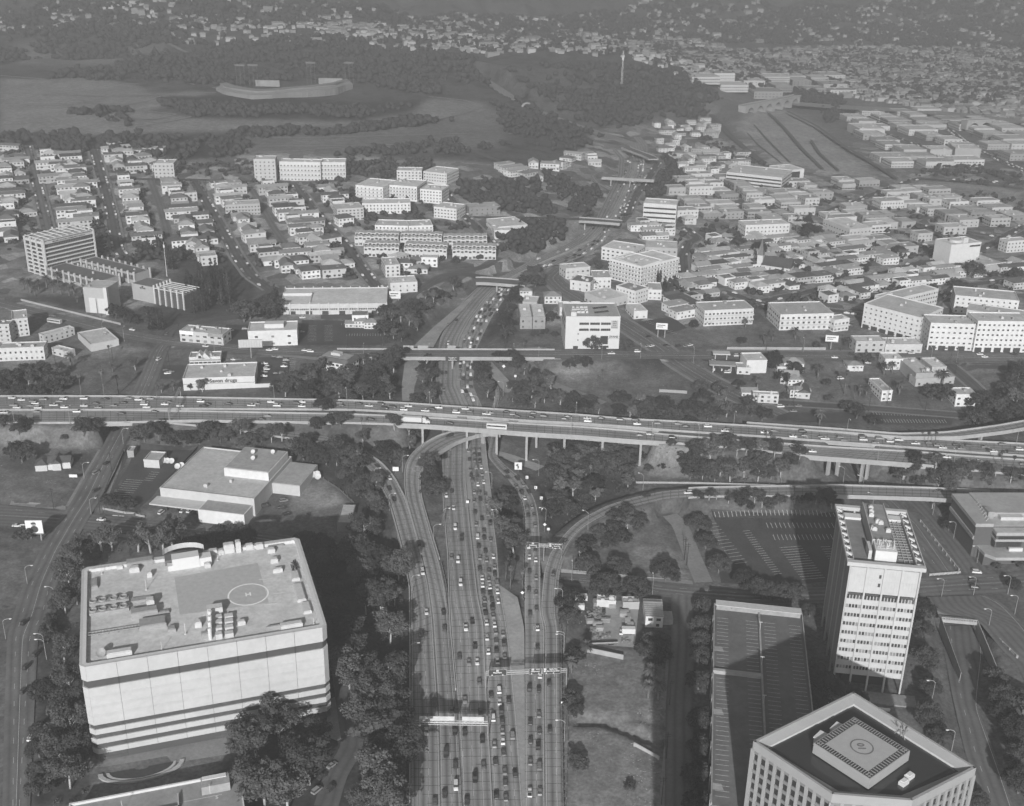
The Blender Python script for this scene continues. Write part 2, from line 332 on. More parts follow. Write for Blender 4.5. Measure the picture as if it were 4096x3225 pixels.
# ---- the crossing freeway
Z2=z101
f1F=K('r4 -700 1064;-60 1066;700 1066;1200 1074;2169 1092;r5 600 1121;1200 1162;1800 1208;r6 0 1222;500 1252;1000 1290;1450 1322;2169 1362;2500 1380;3200 1418')
f1N=K('r4 -700 1147;-60 1147;700 1147;1200 1140;2169 1146;r5 600 1172;1200 1216;1800 1252;r6 0 1276;500 1308;1000 1346;1450 1378;2169 1432;2500 1456;3200 1506')
f2F=K('r4 -700 1152;-60 1152;700 1152;1200 1160;2169 1178;r5 600 1202;1200 1240;1800 1280;r6 0 1310;500 1348;1000 1385;1500 1412;2169 1462;2500 1490;3200 1548')
f2N=K('r4 -700 1230;-60 1228;700 1226;1200 1212;2169 1228;r5 600 1246;1200 1292;1800 1334;r6 0 1352;500 1395;820 1432;1500 1484;2169 1552;2500 1585;3200 1652')
F2=dict(z=Z2,m=M_FWY,carve=0)
road('freeway_road#westbound',f1F,f1N,ref='L',first=1.6,marks=(('L',1.5,'solid'),('L',5.1,'dash'),('L',8.7,'dash'),('L',12.3,'dash'),('R',1.0,'solid')),**F2)
road('freeway_road#eastbound',f2F,f2N,ref='L',first=1.6,marks=(('L',1.5,'solid'),('L',5.1,'dash'),('L',8.7,'dash'),('R',1.0,'solid')),**F2)
for k in ('westbound','eastbound'):
    q=ROADS['freeway_road#'+k]
    for sel in (q['C'][:,0]<-75,(q['C'][:,0]>92) & (q['C'][:,0]<(163 if k == 'eastbound' else 1000)),q['C'][:,0]>245):
        if sel.sum()>2: CARVE.append((q['C'][sel,:2],q['w'][sel]/2+1,q['C'][sel,2],7))
# far flyover on the right and the frontage ramp on the left
flyF=K('r6 450 1230 16.5;1000 1268 16.5;1400 1300 17;1700 1290 18;2000 1250 19;2300 1195 20;2900 1090 21')
flyN=K('r6 450 1246 16.5;1000 1284 16.5;1420 1318 17;1750 1318 18;2050 1282 19;2300 1238 20;2900 1140 21')
road('ramp_road#flyover',flyF,flyN,z=Z2,m=M_RAMP,carve=0,ref='L',first=.5,dz=.05)
# lower right ramp peeling off the crossing freeway at the left
pkF=K('r4 1050 1212 15.8;1400 1235 15;1800 1285 14;2040 1312 12.8;2175 1352 12')
pkN=K('r4 1050 1228 15.8;1400 1262 15;1800 1325 14;2000 1352 12.8;2092 1380 12')
road('ramp_road#peel',pkF,pkN,z=Z2,m=M_RAMP,ref='L',first=.6,carve=7,dz=.03)
# ---- the boulevard with its bridge
sbF=K('r4 -80 440;300 535;700 635;1000 690;1500 748;2000 772;r5 170 774;1000 776;1500 778;r6 0 786;1000 790;2169 800;2400 803;3200 812')
sbN=K('r4 -80 482;300 585;700 690;1000 742;1500 795;2000 815;r5 170 824;1000 826;1500 828;r6 0 832;1000 834;2169 848;2400 852;3200 866')
def zsb(x,y): return 13.6+0*x
road('boulevard_road',sbF,sbN,z=zsb,m=M_ASPH2,ref='L',first=1.0,lw=3.4,carve=0,marks=(('L',4.0,'dash'),('C',-.2,'solid'),('C',.2,'solid'),('R',4.0,'dash')))
q=ROADS['boulevard_road'];SBC=q
for sel in (q['C'][:,0]<-112,q['C'][:,0]>28): CARVE.append((q['C'][sel,:2],q['w'][sel]/2+2,q['C'][sel,2],8))
# ---- streets
ST=dict(m=M_ASPH2,carve=3.5)
stL=K('r4 1010 690;930 790;870 930;815 1050;690 1265 5;s1 860 0 4;740 200 3;620 430 2;500 600 1.5;330 880 1;190 1180 1;105 1440 1;t1 62 100 1;40 700 1;20 1573 1;10 2000 1')
stR=K('r4 1075 700;1040 780;985 930;935 1050;835 1265 5;s1 1045 0 4;950 200 3;870 400 2;760 580 1.5;610 850 1;500 1120 1;435 1400 1;t1 330 100 1;300 700 1;260 1573 1;250 2000 1')
road('street_road#beaudry',stL,stR,ref='L',first=.5,lw=3.5,marks=(('L',3.8,'dash'),('C',0,'solid'),('R',3.8,'dash')),dz=.04,**ST)
road('street_road#temple_west',K('s1 -60 465 1.6;500 520 1.5;800 548 1.2;1200 600 0.6;1700 655 0;s2 0 690 -0.5;700 780 -1;1000 830 -1.2;1300 870 -1.3'),
     K('s1 -60 650 1.6;450 650 1.5;800 685 1.2;1200 725 0.6;1700 775 0;s2 0 800 -0.5;700 930 -1;1000 970 -1.2;1300 1010 -1.3'),ref='C',first=0,dz=.06,marks=(('C',0,'solid'),('L',4,'dash')),**ST)
road('street_road#temple_east',K('s3 470 1040 -1.3;900 1080 -1.2;1600 1155 -1;2135 1190 -1;s4 620 1085 -0.8;1380 1010 -0.6;1700 990 -0.6;2300 955 -0.4'),
     K('s3 470 1150 -1.3;900 1190 -1.2;1500 1265 -1;2135 1320 -1;s4 620 1210 -0.8;1380 1160 -0.6;1800 1140 -0.6;2300 1120 -0.4'),ref='C',first=0,dz=.05,marks=(('C',0,'solid'),('L',4,'dash'),('R',4,'dash')),**ST)
road('street_road#figueroa',K('s4 560 60 0;760 240 0;940 400 -0.3;1120 640 -0.5;1400 985 -0.6'),K('s4 780 60 0;980 240 0;1170 400 -0.3;1370 590 -0.5;1640 975 -0.6'),ref='L',first=.5,lw=3.5,dz=.02,marks=(('L',4,'dash'),('C',0,'dash'),('R',4,'solid')),**ST)
road('street_road#slip',K('s4 1240 395 -0.2;1440 590 -0.4;1700 970 -0.6'),K('s4 1400 395 -0.2;1560 640 -0.4;1880 965 -0.6'),ref='L',first=.5,dz=.02,**ST)
road('street_road#lower',K('s4 1520 1400 -6.5;t4 1535 200 -5;1600 560 -3;1700 1000 -1;1850 1435 0;2000 1800 0'),K('s4 1790 1390 -6.5;t4 1850 200 -5;1800 660 -3;1930 1000 -1;2080 1435 0;2200 1800 0'),ref='L',first=.5,lw=3.5,dz=.02,marks=(('L',4,'dash'),('R',1,'solid')),**ST)
road('street_road#plaza',K('s4 1400 1165 -0.5;1450 1260 -0.4;1560 1310 -0.3;1790 1330 0;1990 1580 0;t4 2110 300 0;2200 500 0'),K('s4 1850 1150 -0.5;1970 1190 -0.4;2080 1290 -0.3;2180 1400 0;2300 1580 0;t4 2330 300 0;2400 500 0'),ref='L',first=.5,dz=.0,marks=(('R',2,'solid'),),**ST)
street('street_road#parking_lane',K('t3 1560 1700 0;1555 700 0;1590 100 -0.3;s3 1560 1500 -0.6;1560 1240 -1'),11,dz=.01,**ST)
# figueroa north of the boulevard, passing behind the school
street('street_road#diagonal',K('r6 640 1185 8;400 1060;200 960;20 850;r5 2010 770;1860 670;1680 560;1520 470;1400 400;1330 330;1400 270'),17,dz=.05,marks=(('C',0,'solid'),('L',4,'dash'),('R',4,'dash')),**ST)
HILLST=[K('r1 160 900;215 1080;290 1400;330 1549'),K('r1 575 900;640 1130;690 1330;730 1549;r4 770 200'),K('r1 1205 1120;1300 1290;1420 1500;r4 1470 200;1560 320;1680 400'),
          K('r1 1820 1130;1960 1330;2169 1549;r5 90 180;200 330;260 400'),K('r2 640 1150;740 1280;900 1450;1000 1549;r5 1060 130')]
def sidewalks(q,w=2.4,i0=0,i1=None):
    for k,(e,f) in enumerate((('A',1),('B',1))):
        a=side_(q,e,.15);b=side_(q,e,.15+w);a[:,2] += .13;b[:,2] += .13
        if e == 'B': a,b=b,a
        n=len(a);me=bpy.data.meshes.new('sidewalk');lo=(a if e == 'B' else b);
        me.from_pydata([tuple(p) for p in b]+[tuple(p) for p in a],[],[(i,n+i,n+i+1,i+1) for i in range(n-1)]);me.materials.append(M_WALK);put('sidewalk',me,kind='structure')
def side_(q,which,off):
    A,B=q['A'].copy(),q['B'].copy();d=A-B;d[:,2]=0;d /= np.linalg.norm(d,axis=1)[:,None];return A+d*off if which == 'A' else B - d*off
for i,c in enumerate(HILLST): sidewalks(street('street_road#hill%d' % i,c,10.5 if i<4 else 9,dz=.03,m=M_ASPH if i else M_ASPH2,carve=3))
HILLAL=[K('r1 930 1110;1000 1300;1060 1549'),K('r1 1560 1170;1700 1420;1800 1549'),K('r1 660 1105;1170 1112;1800 1130'),K('r5 520 400;640 320;780 285;900 265;1000 200'),K('r4 1680 400;1560 560;1300 590;1050 640;1020 700'),
          K('r5 -100 570;160 565;330 540;460 430;560 370;760 300;900 320;1050 345'),K('r2 800 1345;1300 1350;1520 1360'),K('r2 1010 1000;830 930')]
for i,c in enumerate(HILLAL): street('street_road#side%d' % i,c,7.5 if i in (0,1,2,6,7) else 10,dz=.02,m=M_ASPH2 if i<2 else M_ASPH,carve=2.5)
CHINA=[K('r6 60 300;50 200;90 110;r3 150 1480;60 1410'),K('r6 560 470;900 400;1200 330;1500 240;1900 170'),K('r6 1560 700;1450 640;1200 560;900 520'),K('r6 1560 650;1600 480;1750 380;2169 330'),
         K('r3 0 1215;500 1290;900 1390;1300 1480;r6 1560 130;2000 230'),K('r3 900 1330;1300 1180;1500 1110;2000 1130'),K('r3 750 1110;1100 1240;1500 1390;2169 1490'),K('r3 1900 1549;2169 1400'),
         K('r3 1700 800;1850 920;2169 1060'),K('r3 1310 830;1520 900;1640 990'),K('r2 2000 1000;1930 1100;1840 1230;1800 1330'),K('r6 300 410;700 540;1100 620'),K('r6 1700 860;1850 990;1980 1120'),K('r6 470 1090;1250 1140;1900 1190')]
for i,c in enumerate(CHINA): sidewalks(street('street_road#town%d' % i,c,9 if i not in (2,3,13) else 8,dz=.03,m=M_ASPH,carve=3),2.0)
sidewalks(ROADS['street_road#diagonal'],2.8)
# far freeway beyond the curve, into the tunnels, and its ramps
street('freeway_road#north',K('r2 1880 1000 14;1850 900 16;1700 850 19;1450 770 24;1250 695 29;1100 620 34;1010 560 40;900 490 46'),20,z=0,m=M_FWY,carve=8,dz=.1)
street('freeway_road#north',K('r2 1905 1000 13;1900 900 14;1860 850 15'),12,z=0,m=M_FWY,carve=8,dz=.05)
street('ramp_road#west',K('r2 1620 1370 11;1700 1200 12;1760 1080 13;1765 980 14;1720 930 16'),7,z=0,m=M_RAMP,carve=6,dz=.08)
street('ramp_road#east',K('r2 1870 1180 11;1940 1090 12;1985 1020 13'),7,z=0,m=M_RAMP,carve=6,dz=.08)
street('ramp_road#hook',K('r2 1700 1180 13;1620 1140 15;1580 1090 16;1640 1060 16'),6,z=0,m=M_RAMP,carve=4,dz=.08)
road('ramp_road#concrete_slope',K('r5 840 435 8;720 530 8;590 640 8;470 755 7.5;420 850 7;400 1000 6.5;405 1090 6.5'),K('r5 850 450 8;750 560 8;650 660 8;600 755 7.5;535 850 7;480 1000 6.5;475 1090 6.5'),m=M_CONCD,carve=5,dz=.03,marks=(('C',0,'dash'),))
road('ramp_road#gore',K('r5 905 850 7;970 950 7;1040 1040 6.5'),K('r5 960 850 7;1090 990 7;1100 1040 6.5'),m=M_CONCD,carve=4,dz=.02,marks=(('C',0,'dash'),))
street('service_road',K('r5 1170 840;1230 910;1330 985;1500 1050;1650 1110'),8,dz=.02,m=M_WALK,carve=2)
street('service_road',K('r5 930 1400 1;1100 1450 1;1260 1510 1'),8,dz=.02,z=0,m=M_CONCD,carve=2)
street('service_road',K('s3 1450 555 0;1540 640 -0.3;1640 900 -0.8;1740 1130 -1'),9,dz=.02,z=0,m=M_WALK,carve=2)
street('service_road',K('s2 760 1700 0;t2 900 1050 0;740 1300 0;660 1573 0'),9,dz=.02,z=0,m=M_ASPH,carve=2)
street('rail_road',K('r3 230 710 1.5;380 870 1.5;560 1010 1.5'),9,dz=.05,z=0,m=M_ASPH,carve=3)
# ------------------------------------------------------------------ shape the ground round the roads
def carve_ground():
    global GZ
    best=np.full(GZ.shape,1e9);bz=np.zeros(GZ.shape);bb=np.ones(GZ.shape)
    for c,hw,z,bl in CARVE:
        pad=bl+hw.max()+8
        j0,j1=np.searchsorted(YS,[c[:,1].min()-pad,c[:,1].max()+pad])
        if j1 <= j0: continue
        X=GX[j0:j1];Y=GY[j0:j1];sel=(X>c[:,0].min()-pad) & (X<c[:,0].max()+pad)
        idx=np.nonzero(sel);px=X[idx];py=Y[idx];e=np.full(px.shape,1e9);zz=np.zeros(px.shape)
        for k in range(len(c)-1):
            a,b=c[k],c[k+1];d=b-a;l2=d@d+1e-9;t=np.clip(((px-a[0])*d[0]+(py-a[1])*d[1])/l2,0,1)
            dist=np.hypot(px-a[0]-t*d[0],py-a[1]-t*d[1]) - (hw[k]*(1-t)+hw[k+1]*t);m=dist<e
            e[m]=dist[m];zz[m]=(z[k]*(1-t)+z[k+1]*t)[m]
        J=idx[0]+j0;I=idx[1];cell=np.maximum(1.0,.0068*GY[J,I]*.8)
        e=e - cell;both=(e<0) & (best[J,I]<0)
        upd=(e<best[J,I]) & ~both | (both & (zz<bz[J,I]))
        best[J[upd],I[upd]]=np.where(both,np.minimum(e,best[J,I]),e)[upd];bz[J[upd],I[upd]]=zz[upd];bb[J[upd],I[upd]]=bl
    global ROADD;ROADD=np.where(best<1e8,best,99.0)
    w=np.clip(best/bb,0,1);w=w*w*(3-2*w)
    low=bz - np.where(GY<1000,.35,.6)
    GZ=np.where(best<1e8,low*(1-w)+GZ*w,GZ)
carve_ground()
def gully(line,depth,width):
    pl=[P(*q) for q in line];e=np.full(GZ.shape,99.)
    for a,b in zip(pl,pl[1:]):
        d=(b-a).xy;t=np.clip(((GX-a.x)*d.x+(GY-a.y)*d.y)/d.length_squared,0,1);e=np.minimum(e,np.hypot(GX-a.x-t*d.x,GY-a.y-t*d.y))
    GZ[:] -= depth*np.clip(1.4-e/width,0,1)
gully(K('t3 690 830;850 820;1000 865;1150 925;1280 975;1390 1025'),2.6,2.6)
gully(K('t3 1090 830;1180 800;1300 830;1400 870'),1.2,2.2)
# ------------------------------------------------------------------ ground cover
def inside(poly,X,Y):
    r=np.zeros(X.shape,bool);n=len(poly)
    for i in range(n):
        x1,y1=poly[i][0],poly[i][1];x2,y2=poly[(i+1) % n][0],poly[(i+1) % n][1]
        c=((y1>Y) != (y2>Y));r ^= c & (X<(x2-x1)*(Y-y1)/(y2-y1+1e-12)+x1)
    return r
TONE=np.full(GZ.shape,.125);BRUSH=np.full(GZ.shape,.25)
TONE=np.where(GY>1350,np.where(GZ>22,.085,.15),TONE);BRUSH=np.where((GY>1350) & (GZ>22),.62,np.where(GY>1350,.30,BRUSH))
TONE=np.where(GY>2900,.10,TONE);BRUSH=np.where(GY>2900,.55,BRUSH)
URBAN=((GY>820) & (GY<1700) & ~((GY>1350) & (GZ>22))).astype(float)
TONE=np.where(URBAN>.5,.20,TONE)
COVER=[  # (tone, brush, outline)
 (.165,.10,K('t3 590 170;1480 170;1450 900;1440 1800;560 1800;560 900')),
 (.17,.0,K('s3 1080 830;1500 830;1640 1110;1300 1110;1150 930')),
 (.14,.05,K('s3 780 640;1430 640;1430 780;850 850')),
 (.085,.1,K('s3 640 1280;1480 1280;1480 1700;640 1700')),
 (.13,.1,K('s1 0 180;760 200;560 480;0 450')),(.075,.3,K('s1 0 -100;780 -100;760 180;0 180')),
 (.10,.05,K('s2 110 420;330 220;700 290;860 450;740 700;0 640')),
 (.21,.0,K('s2 400 270;640 280;830 440;720 480;350 520;330 400')),
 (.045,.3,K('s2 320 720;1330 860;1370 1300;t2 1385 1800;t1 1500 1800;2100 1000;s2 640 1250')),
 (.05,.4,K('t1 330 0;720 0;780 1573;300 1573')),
 (.12,.2,K('r5 1290 840;1990 840;2169 1020;2169 1060;1500 1040;1300 960')),
 (.22,.0,K('r5 1320 880;1530 880;1590 960;1420 950')),(.06,.2,K('r5 1760 840;2010 840;2090 920;1800 930')),
 (.115,.3,K('r5 940 1300;1540 1320;1300 1549;940 1420')),
 (.22,.12,K('r5 1540 1335;r6 90 1350;200 1420;100 1549;r5 1800 1560;1700 1450')),
 (.135,.2,K('r6 230 620;700 620;1060 680;1000 780;250 770')),
 (.12,.2,K('r6 650 830;1270 840;1300 1100;480 1110')),(.085,.1,K('r6 1380 1010;1680 1020;1700 1110;1380 1110')),
 (.12,.2,K('r6 1720 850;2169 850;2169 1000;1900 1000')),(.09,.1,K('r6 620 1140;1800 1170;1700 1250;640 1220')),
 (.12,.25,K('r4 400 780;930 780;800 1050;0 1050;0 880')),(.19,.05,K('r4 0 850;600 760;900 760;760 810;0 890')),
 (.17,.15,K('r4 0 1240;480 1240;620 1310;560 1420;0 1440')),
 (.12,.3,K('r4 1050 1235;1900 1205;1950 1270;1500 1250')),
 (.05,.6,K('r4 900 1260;2169 1300;2169 1549;1700 1400;850 1350')),
 (.06,.5,K('r4 1150 130;1600 250;1560 560;1000 620;700 560;1000 480')),(.06,.5,K('r4 130 440;600 430;640 560;180 470')),
 (.055,.6,K('r5 520 600;840 400;640 600;470 740;280 740;290 600')),(.06,.6,K('r5 130 850;520 850;390 1090;0 1090')),
 (.055,.5,K('r5 900 680;1060 380;1120 500;1060 740')),
 (.05,.6,K('s2 340 -120;1000 160;1230 560;1290 860;900 800;860 440;500 130')),
 (.06,.5,K('s3 350 130;1160 240;1160 330;600 640;360 680')),(.05,.6,K('s3 -100 250;200 500;200 900;0 1050;-60 500')),
 (.21,.0,K('r5 1430 470;1540 480;1540 570')),(.22,.1,K('r2 1310 1400;1500 1370;1560 1420;1480 1500')),
 # stadium car parks, terraces, hills
 (.19,.0,K('r1 0 480;860 520;900 575;1330 575;960 680;860 690;1240 740;2169 760;r2 470 700;560 610;900 640;920 680;600 740;0 790;r1 1400 810;800 830;380 850;0 860')),
 (.14,.3,K('r1 1480 830;r2 600 740;1000 660;1060 740;1000 920;850 930;100 970;r1 1500 950')),
 (.05,.9,K('r1 0 850;700 870;1480 840;1500 960;1150 990;0 900')),
 (.045,.9,K('r1 960 600;1400 590;2169 640;r2 550 610;460 680;r1 2169 740;1200 735')),
 (.085,.75,K('r1 1200 330;1500 260;r2 200 270;800 360;1000 560;560 600;r1 2169 500;1400 530;900 540;250 470;700 430;900 350')),
 (.14,.35,K('r1 300 250;1000 250;1050 310;700 400;100 400;0 330')),
 (.10,.6,K('r2 1000 480;1700 420;2100 480;2169 620;1900 760;1500 820;1100 640')),
 (.27,.05,K('r3 380 770;560 660;700 690;860 760;1010 900;1290 1120;900 1060;620 1000')),
 (.24,.05,K('r3 1290 1120;1500 1090;2169 1180;2169 1280;1700 1220')),(.19,.05,K('r3 1000 700;1290 700;1320 740;1000 740')),
]
for tone,br,poly in COVER:
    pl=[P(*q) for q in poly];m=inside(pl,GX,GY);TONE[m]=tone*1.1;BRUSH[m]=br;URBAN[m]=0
def blur(a,n=1):
    for _ in range(n):
        a[1:-1]=(a[:-2]+2*a[1:-1]+a[2:])/4;a[:,1:-1]=(a[:,:-2]+2*a[:,1:-1]+a[:,2:])/4
    return a
blur(TONE,1);blur(BRUSH,2);blur(URBAN,2)
def ground_mat(t,N,L,cur,noise,math_,pos):
    tone=attr(N,'tone');br=attr(N,'brush')
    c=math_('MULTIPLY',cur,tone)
    n1=noise(.045,6);n2=noise(.16,5);n3=noise(.7,4)
    vo=N.new('ShaderNodeTexVoronoi');vo.inputs['Scale'].default_value=.055;L.new(pos,vo.inputs['Vector']);sp=N.new('ShaderNodeSeparateColor');L.new(vo.outputs['Color'],sp.inputs[0])
    urb=attr(N,'urban')
    lotv=math_('ADD',.55,math_('MULTIPLY',math_('POWER',sp.outputs[0],1.5),1.25))
    c=math_('MULTIPLY',c,math_('ADD',math_('SUBTRACT',1.0,urb),math_('MULTIPLY',urb,lotv)))
    c=math_('MULTIPLY',c,math_('ADD',.2,math_('MULTIPLY',n2,1.6)))
    c=math_('MULTIPLY',c,math_('ADD',.45,math_('MULTIPLY',noise(.018,4),1.1)))
    c=math_('MULTIPLY',c,math_('ADD',.2,math_('MULTIPLY',n3,1.6)))
    mix=math_('ADD',math_('MULTIPLY',n1,.6),math_('MULTIPLY',n2,.4))
    th=math_('SUBTRACT',.70,math_('MULTIPLY',br,.30))
    k=math_('MULTIPLY',math_('SUBTRACT',mix,th),14.0)
    k=math_('MINIMUM',math_('MAXIMUM',k,0.0),.8);k=math_('MULTIPLY',k,math_('MINIMUM',math_('MULTIPLY',br,4.0),1.0))
    return math_('ADD',math_('MULTIPLY',c,math_('SUBTRACT',1.0,k)),math_('MULTIPLY',k,.03))
M_GROUND=mat('earth_and_dry_grass',1.0,.95,0,spec=.1,build=ground_mat)
def make_ground():
    ny,nx=GZ.shape;V=np.stack([GX,GY,GZ],-1).reshape(-1,3)
    idx=np.arange(ny*nx).reshape(ny,nx);Fq=np.stack([idx[:-1,:-1],idx[:-1,1:],idx[1:,1:],idx[1:,:-1]],-1).reshape(-1,4)
    me=bpy.data.meshes.new('ground');me.vertices.add(len(V));me.vertices.foreach_set('co',V.ravel())
    me.loops.add(Fq.size);me.loops.foreach_set('vertex_index',Fq.ravel());me.polygons.add(len(Fq))
    me.polygons.foreach_set('loop_start',np.arange(0,Fq.size,4));me.polygons.foreach_set('use_smooth',np.ones(len(Fq),bool))
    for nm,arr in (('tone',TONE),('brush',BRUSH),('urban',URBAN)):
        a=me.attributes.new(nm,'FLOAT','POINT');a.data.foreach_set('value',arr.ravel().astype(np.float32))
    me.update();me.validate();me.materials.append(M_GROUND);put('ground',me,kind='structure')
make_ground()
def patch(name,poly,m,dz=.12,step=4.0,z=None,label=None):
    pl=[P(*q) if isinstance(q[0],str) else Vector(q) for q in poly];v2=[Vector((p.x,p.y)) for p in pl];n=len(v2)
    xs=[p.x for p in v2];ys=[p.y for p in v2];st=max(step,max(max(xs)-min(xs),max(ys)-min(ys))/45)
    gx,gy=np.meshgrid(np.arange(min(xs)+st/2,max(xs),st),np.arange(min(ys)+st/2,max(ys),st));ins=inside(pl,gx,gy)
    pts=list(v2)+[Vector((a,b)) for a,b in zip(gx[ins],gy[ins])]
    r=delaunay_2d_cdt(pts,[],[list(range(n))],2,1e-4)
    vs=[(p.x,p.y,(float(ground_z(p.x,p.y)) if z is None else z)+dz) for p in r[0]]
    me=bpy.data.meshes.new(name);me.from_pydata(vs,[],[tuple(f) for f in r[2]]);me.materials.append(m);me.update()
    if me.polygons and sum(p.normal.z for p in me.polygons)<0: me.flip_normals()
    return put(name,me,kind='structure')
# ------------------------------------------------------------------ sweeps along roads
def side(q,which,off,i0=0,i1=None):
    """points along an edge of a road, moved outwards by off"""
    A,B=q['A'][i0:i1],q['B'][i0:i1];d=(A-B);d[:,2]=0;d /= np.linalg.norm(d,axis=1)[:,None]
    return A+d*off if which == 'A' else B - d*off
def wall_strip(mb,pts,thick,z0,z1,flat=None):
    p=np.asarray(pts,float);t=np.gradient(p[:,:2],axis=0);t /= np.linalg.norm(t,axis=1)[:,None]+1e-9;n=np.stack([-t[:,1],t[:,0]],1)*thick/2
    vs=[];fs=[]
    for i in range(len(p)):
        a=p[i,:2]+n[i];b=p[i,:2]-n[i];zl=p[i,2]+z0 if flat is None else flat[i]
        vs += [(a[0],a[1],zl),(b[0],b[1],zl),(b[0],b[1],p[i,2]+z1),(a[0],a[1],p[i,2]+z1)]
    for i in range(len(p)-1):
        o=4*i;fs += [(o+k,o+4+k,o+4+(k+1) % 4,o+(k+1) % 4) for k in range(4)]
    fs += [(0,1,2,3),(4*len(p)-1,4*len(p)-2,4*len(p)-3,4*len(p)-4)]
    return mb.add(vs,fs)
def deck_strip(mb,A,B,z0,z1,grow=.3):
    d=(A-B).copy();d[:,2]=0;d /= np.linalg.norm(d,axis=1)[:,None];a=A+d*grow;b=B-d*grow;vs=[];fs=[]
    for i in range(len(a)): vs += [(a[i,0],a[i,1],a[i,2]+z0),(b[i,0],b[i,1],b[i,2]+z0),(b[i,0],b[i,1],b[i,2]+z1),(a[i,0],a[i,1],a[i,2]+z1)]
    for i in range(len(a)-1):
        o=4*i;fs += [(o+k,o+4+k,o+4+(k+1) % 4,o+(k+1) % 4) for k in range(4)]
    fs += [(0,1,2,3),(4*len(a)-1,4*len(a)-2,4*len(a)-3,4*len(a)-4)]
    return mb.add(vs,fs)
def viaduct(name,label,q,spans,cols,rails=True,i0=0,i1=None,depth=1.7,rail_h=1.0,cat='viaduct',colw=(1.3,2.2),sides='AB'):
    i1=len(q['C']) if i1 is None else i1
    c=q['C'];root=thing(name,label,cat,tuple(c[(i0+i1)//2]*np.array([1,1,0])+np.array([0,0,float(ground_z(*c[(i0+i1)//2][:2]))])))
    loc=Vector(root.location)
    def sub(mb,nm,m): 
        mb.v=[(v[0]-loc.x,v[1]-loc.y,v[2]-loc.z) for v in mb.v];return mb.build(nm,m,root)
    for f0,f1 in spans:
        sel=np.nonzero(f0(c))[0] if callable(f0) else np.arange(f0,f1)
        if len(sel)<2: continue
        a,b=sel[0],sel[-1]+1;sub(deck_strip(MB(),q['A'][a:b],q['B'][a:b],-depth,-.06,.75),'deck',M_CONC)
    for w in sides: sub(wall_strip(MB(),side(q,w,.45,i0,i1),.38,-.9,rail_h),'parapet',M_CONC)
    for f,k in cols:       # fraction along, sideways count
        i=min(range(len(c)),key=lambda j: abs(c[j,0]-f)) if k[0] == 'x' else int(f*(len(c)-1))
        p=c[i];d=q['A'][i]-q['B'][i];d[2]=0;w=np.linalg.norm(d);d /= w;ang=math.atan2(d[1],d[0])
        for off in k[1]:
            x,y=p[:2]+d[:2]*off*w/2;g=float(ground_z(x,y)) - 1
            if p[2]-depth-g<1.5: continue
            mb=MB();mb.box((x,y,(g+p[2]-depth)/2),(colw[1],colw[0],p[2]-depth-g+.2),ang);mb.box((x,y,p[2]-depth-.55),(colw[1]*1.5,colw[0]*1.25,1.1),ang);sub(mb,'column',M_CONC)
    return root
W1,E1=ROADS['freeway_road#westbound'],ROADS['freeway_road#eastbound']
spanA=lambda c: (c[:,0]>-95) & (c[:,0]<105)
spanB=lambda c: (c[:,0]>155) & (c[:,0]<255)
spanC=lambda c: (c[:,0]>-262) & (c[:,0]<-205)
viaduct('freeway_viaduct','far carriageway viaduct of the crossing freeway, crowded with cars',W1,[(spanA,0),(spanB,0),(spanC,0)],[(x,('x',(-.5,.5))) for x in (-62,-38,-14,14,40,66,90)])
viaduct('freeway_viaduct','near carriageway viaduct of the crossing freeway carrying the truck and coach',E1,[(spanA,0),(spanB,0),(spanC,0)],[(x,('x',(-.55,.55))) for x in (-72,-52,-27,-10,9,30,53,76)]+[(x,('x',(-.5,.3))) for x in (163,185,205,228)],depth=2.0)
mb=MB()   # beams tying the two carriageways
for x in (-30,-15,0):
    i=int(np.argmin(abs(W1['C'][:,0]-x)));j=int(np.argmin(abs(E1['C'][:,0]-x)));a=W1['B'][i];b=E1['A'][j]
    rt=thing('cross_beam','concrete slab joining the two viaduct carriageways, %s from the west' % nth((-30,-15,0).index(x)),'beam',((a[0]+b[0])/2,(a[1]+b[1])/2,0),group='slabs between the carriageways')
    MB().box((0,0,(a[2]+b[2])/2-.4),(5.5,abs(a[1]-b[1])+.4,.9)).build('slab',M_CONC,rt)
B1=ROADS['ramp_road#B']
nb=int(np.argmin(abs(B1['C'][:,2]-8.2)))
viaduct('flyover_ramp','curved concrete flyover ramp sweeping under the viaduct and over the freeway',B1,[(0,nb+2)],[(f,('f',(0,))) for f in (.03,.09,.15)],i0=0,i1=nb+14,depth=1.5,rail_h=.9,cat='ramp')
R1=ROADS['ramp_road#right'];selr=lambda c: c[:,0]>140
viaduct('ramp_bridge','low concrete ramp bridge crossing the street behind the tower',R1,[(selr,0)],[],i0=0,i1=int(np.sum(R1['C'][:,0]>95)),depth=1.4,rail_h=.9,cat='bridge')
FL1=ROADS['ramp_road#flyover']
viaduct('flyover_ramp','slim flyover climbing away above the right end of the crossing freeway',FL1,[(0,len(FL1['C']))],[(f,('f',(0,))) for f in (.1,.25,.4,.55,.7,.78,.86,.94)],depth=1.3,cat='ramp')
A1=ROADS['ramp_road#A'];PK=ROADS['ramp_road#peel']
def barrier(label,pts,thick=.5,h=.85,z0=-.4,m=None,name='concrete_barrier',cat='barrier'):
    return wall_strip(MB(),pts,thick,z0,h).build(name,m or M_CONC,label=label,cat=cat)
mn=ROADS['freeway_road#main'];jm=ROADS['freeway_road#jam'];cl=ROADS['freeway_road#collector']
barrier('concrete median barrier between the jammed and free-flowing freeway lanes',side(jm,'A',0))
barrier('low concrete wall along the left edge of the bottom left ramp lanes',side(A1,'A',.4,9),z0=-2)
barrier('concrete wall along the right side of the left descending ramp',side(A1,'B',-.1,3,24))
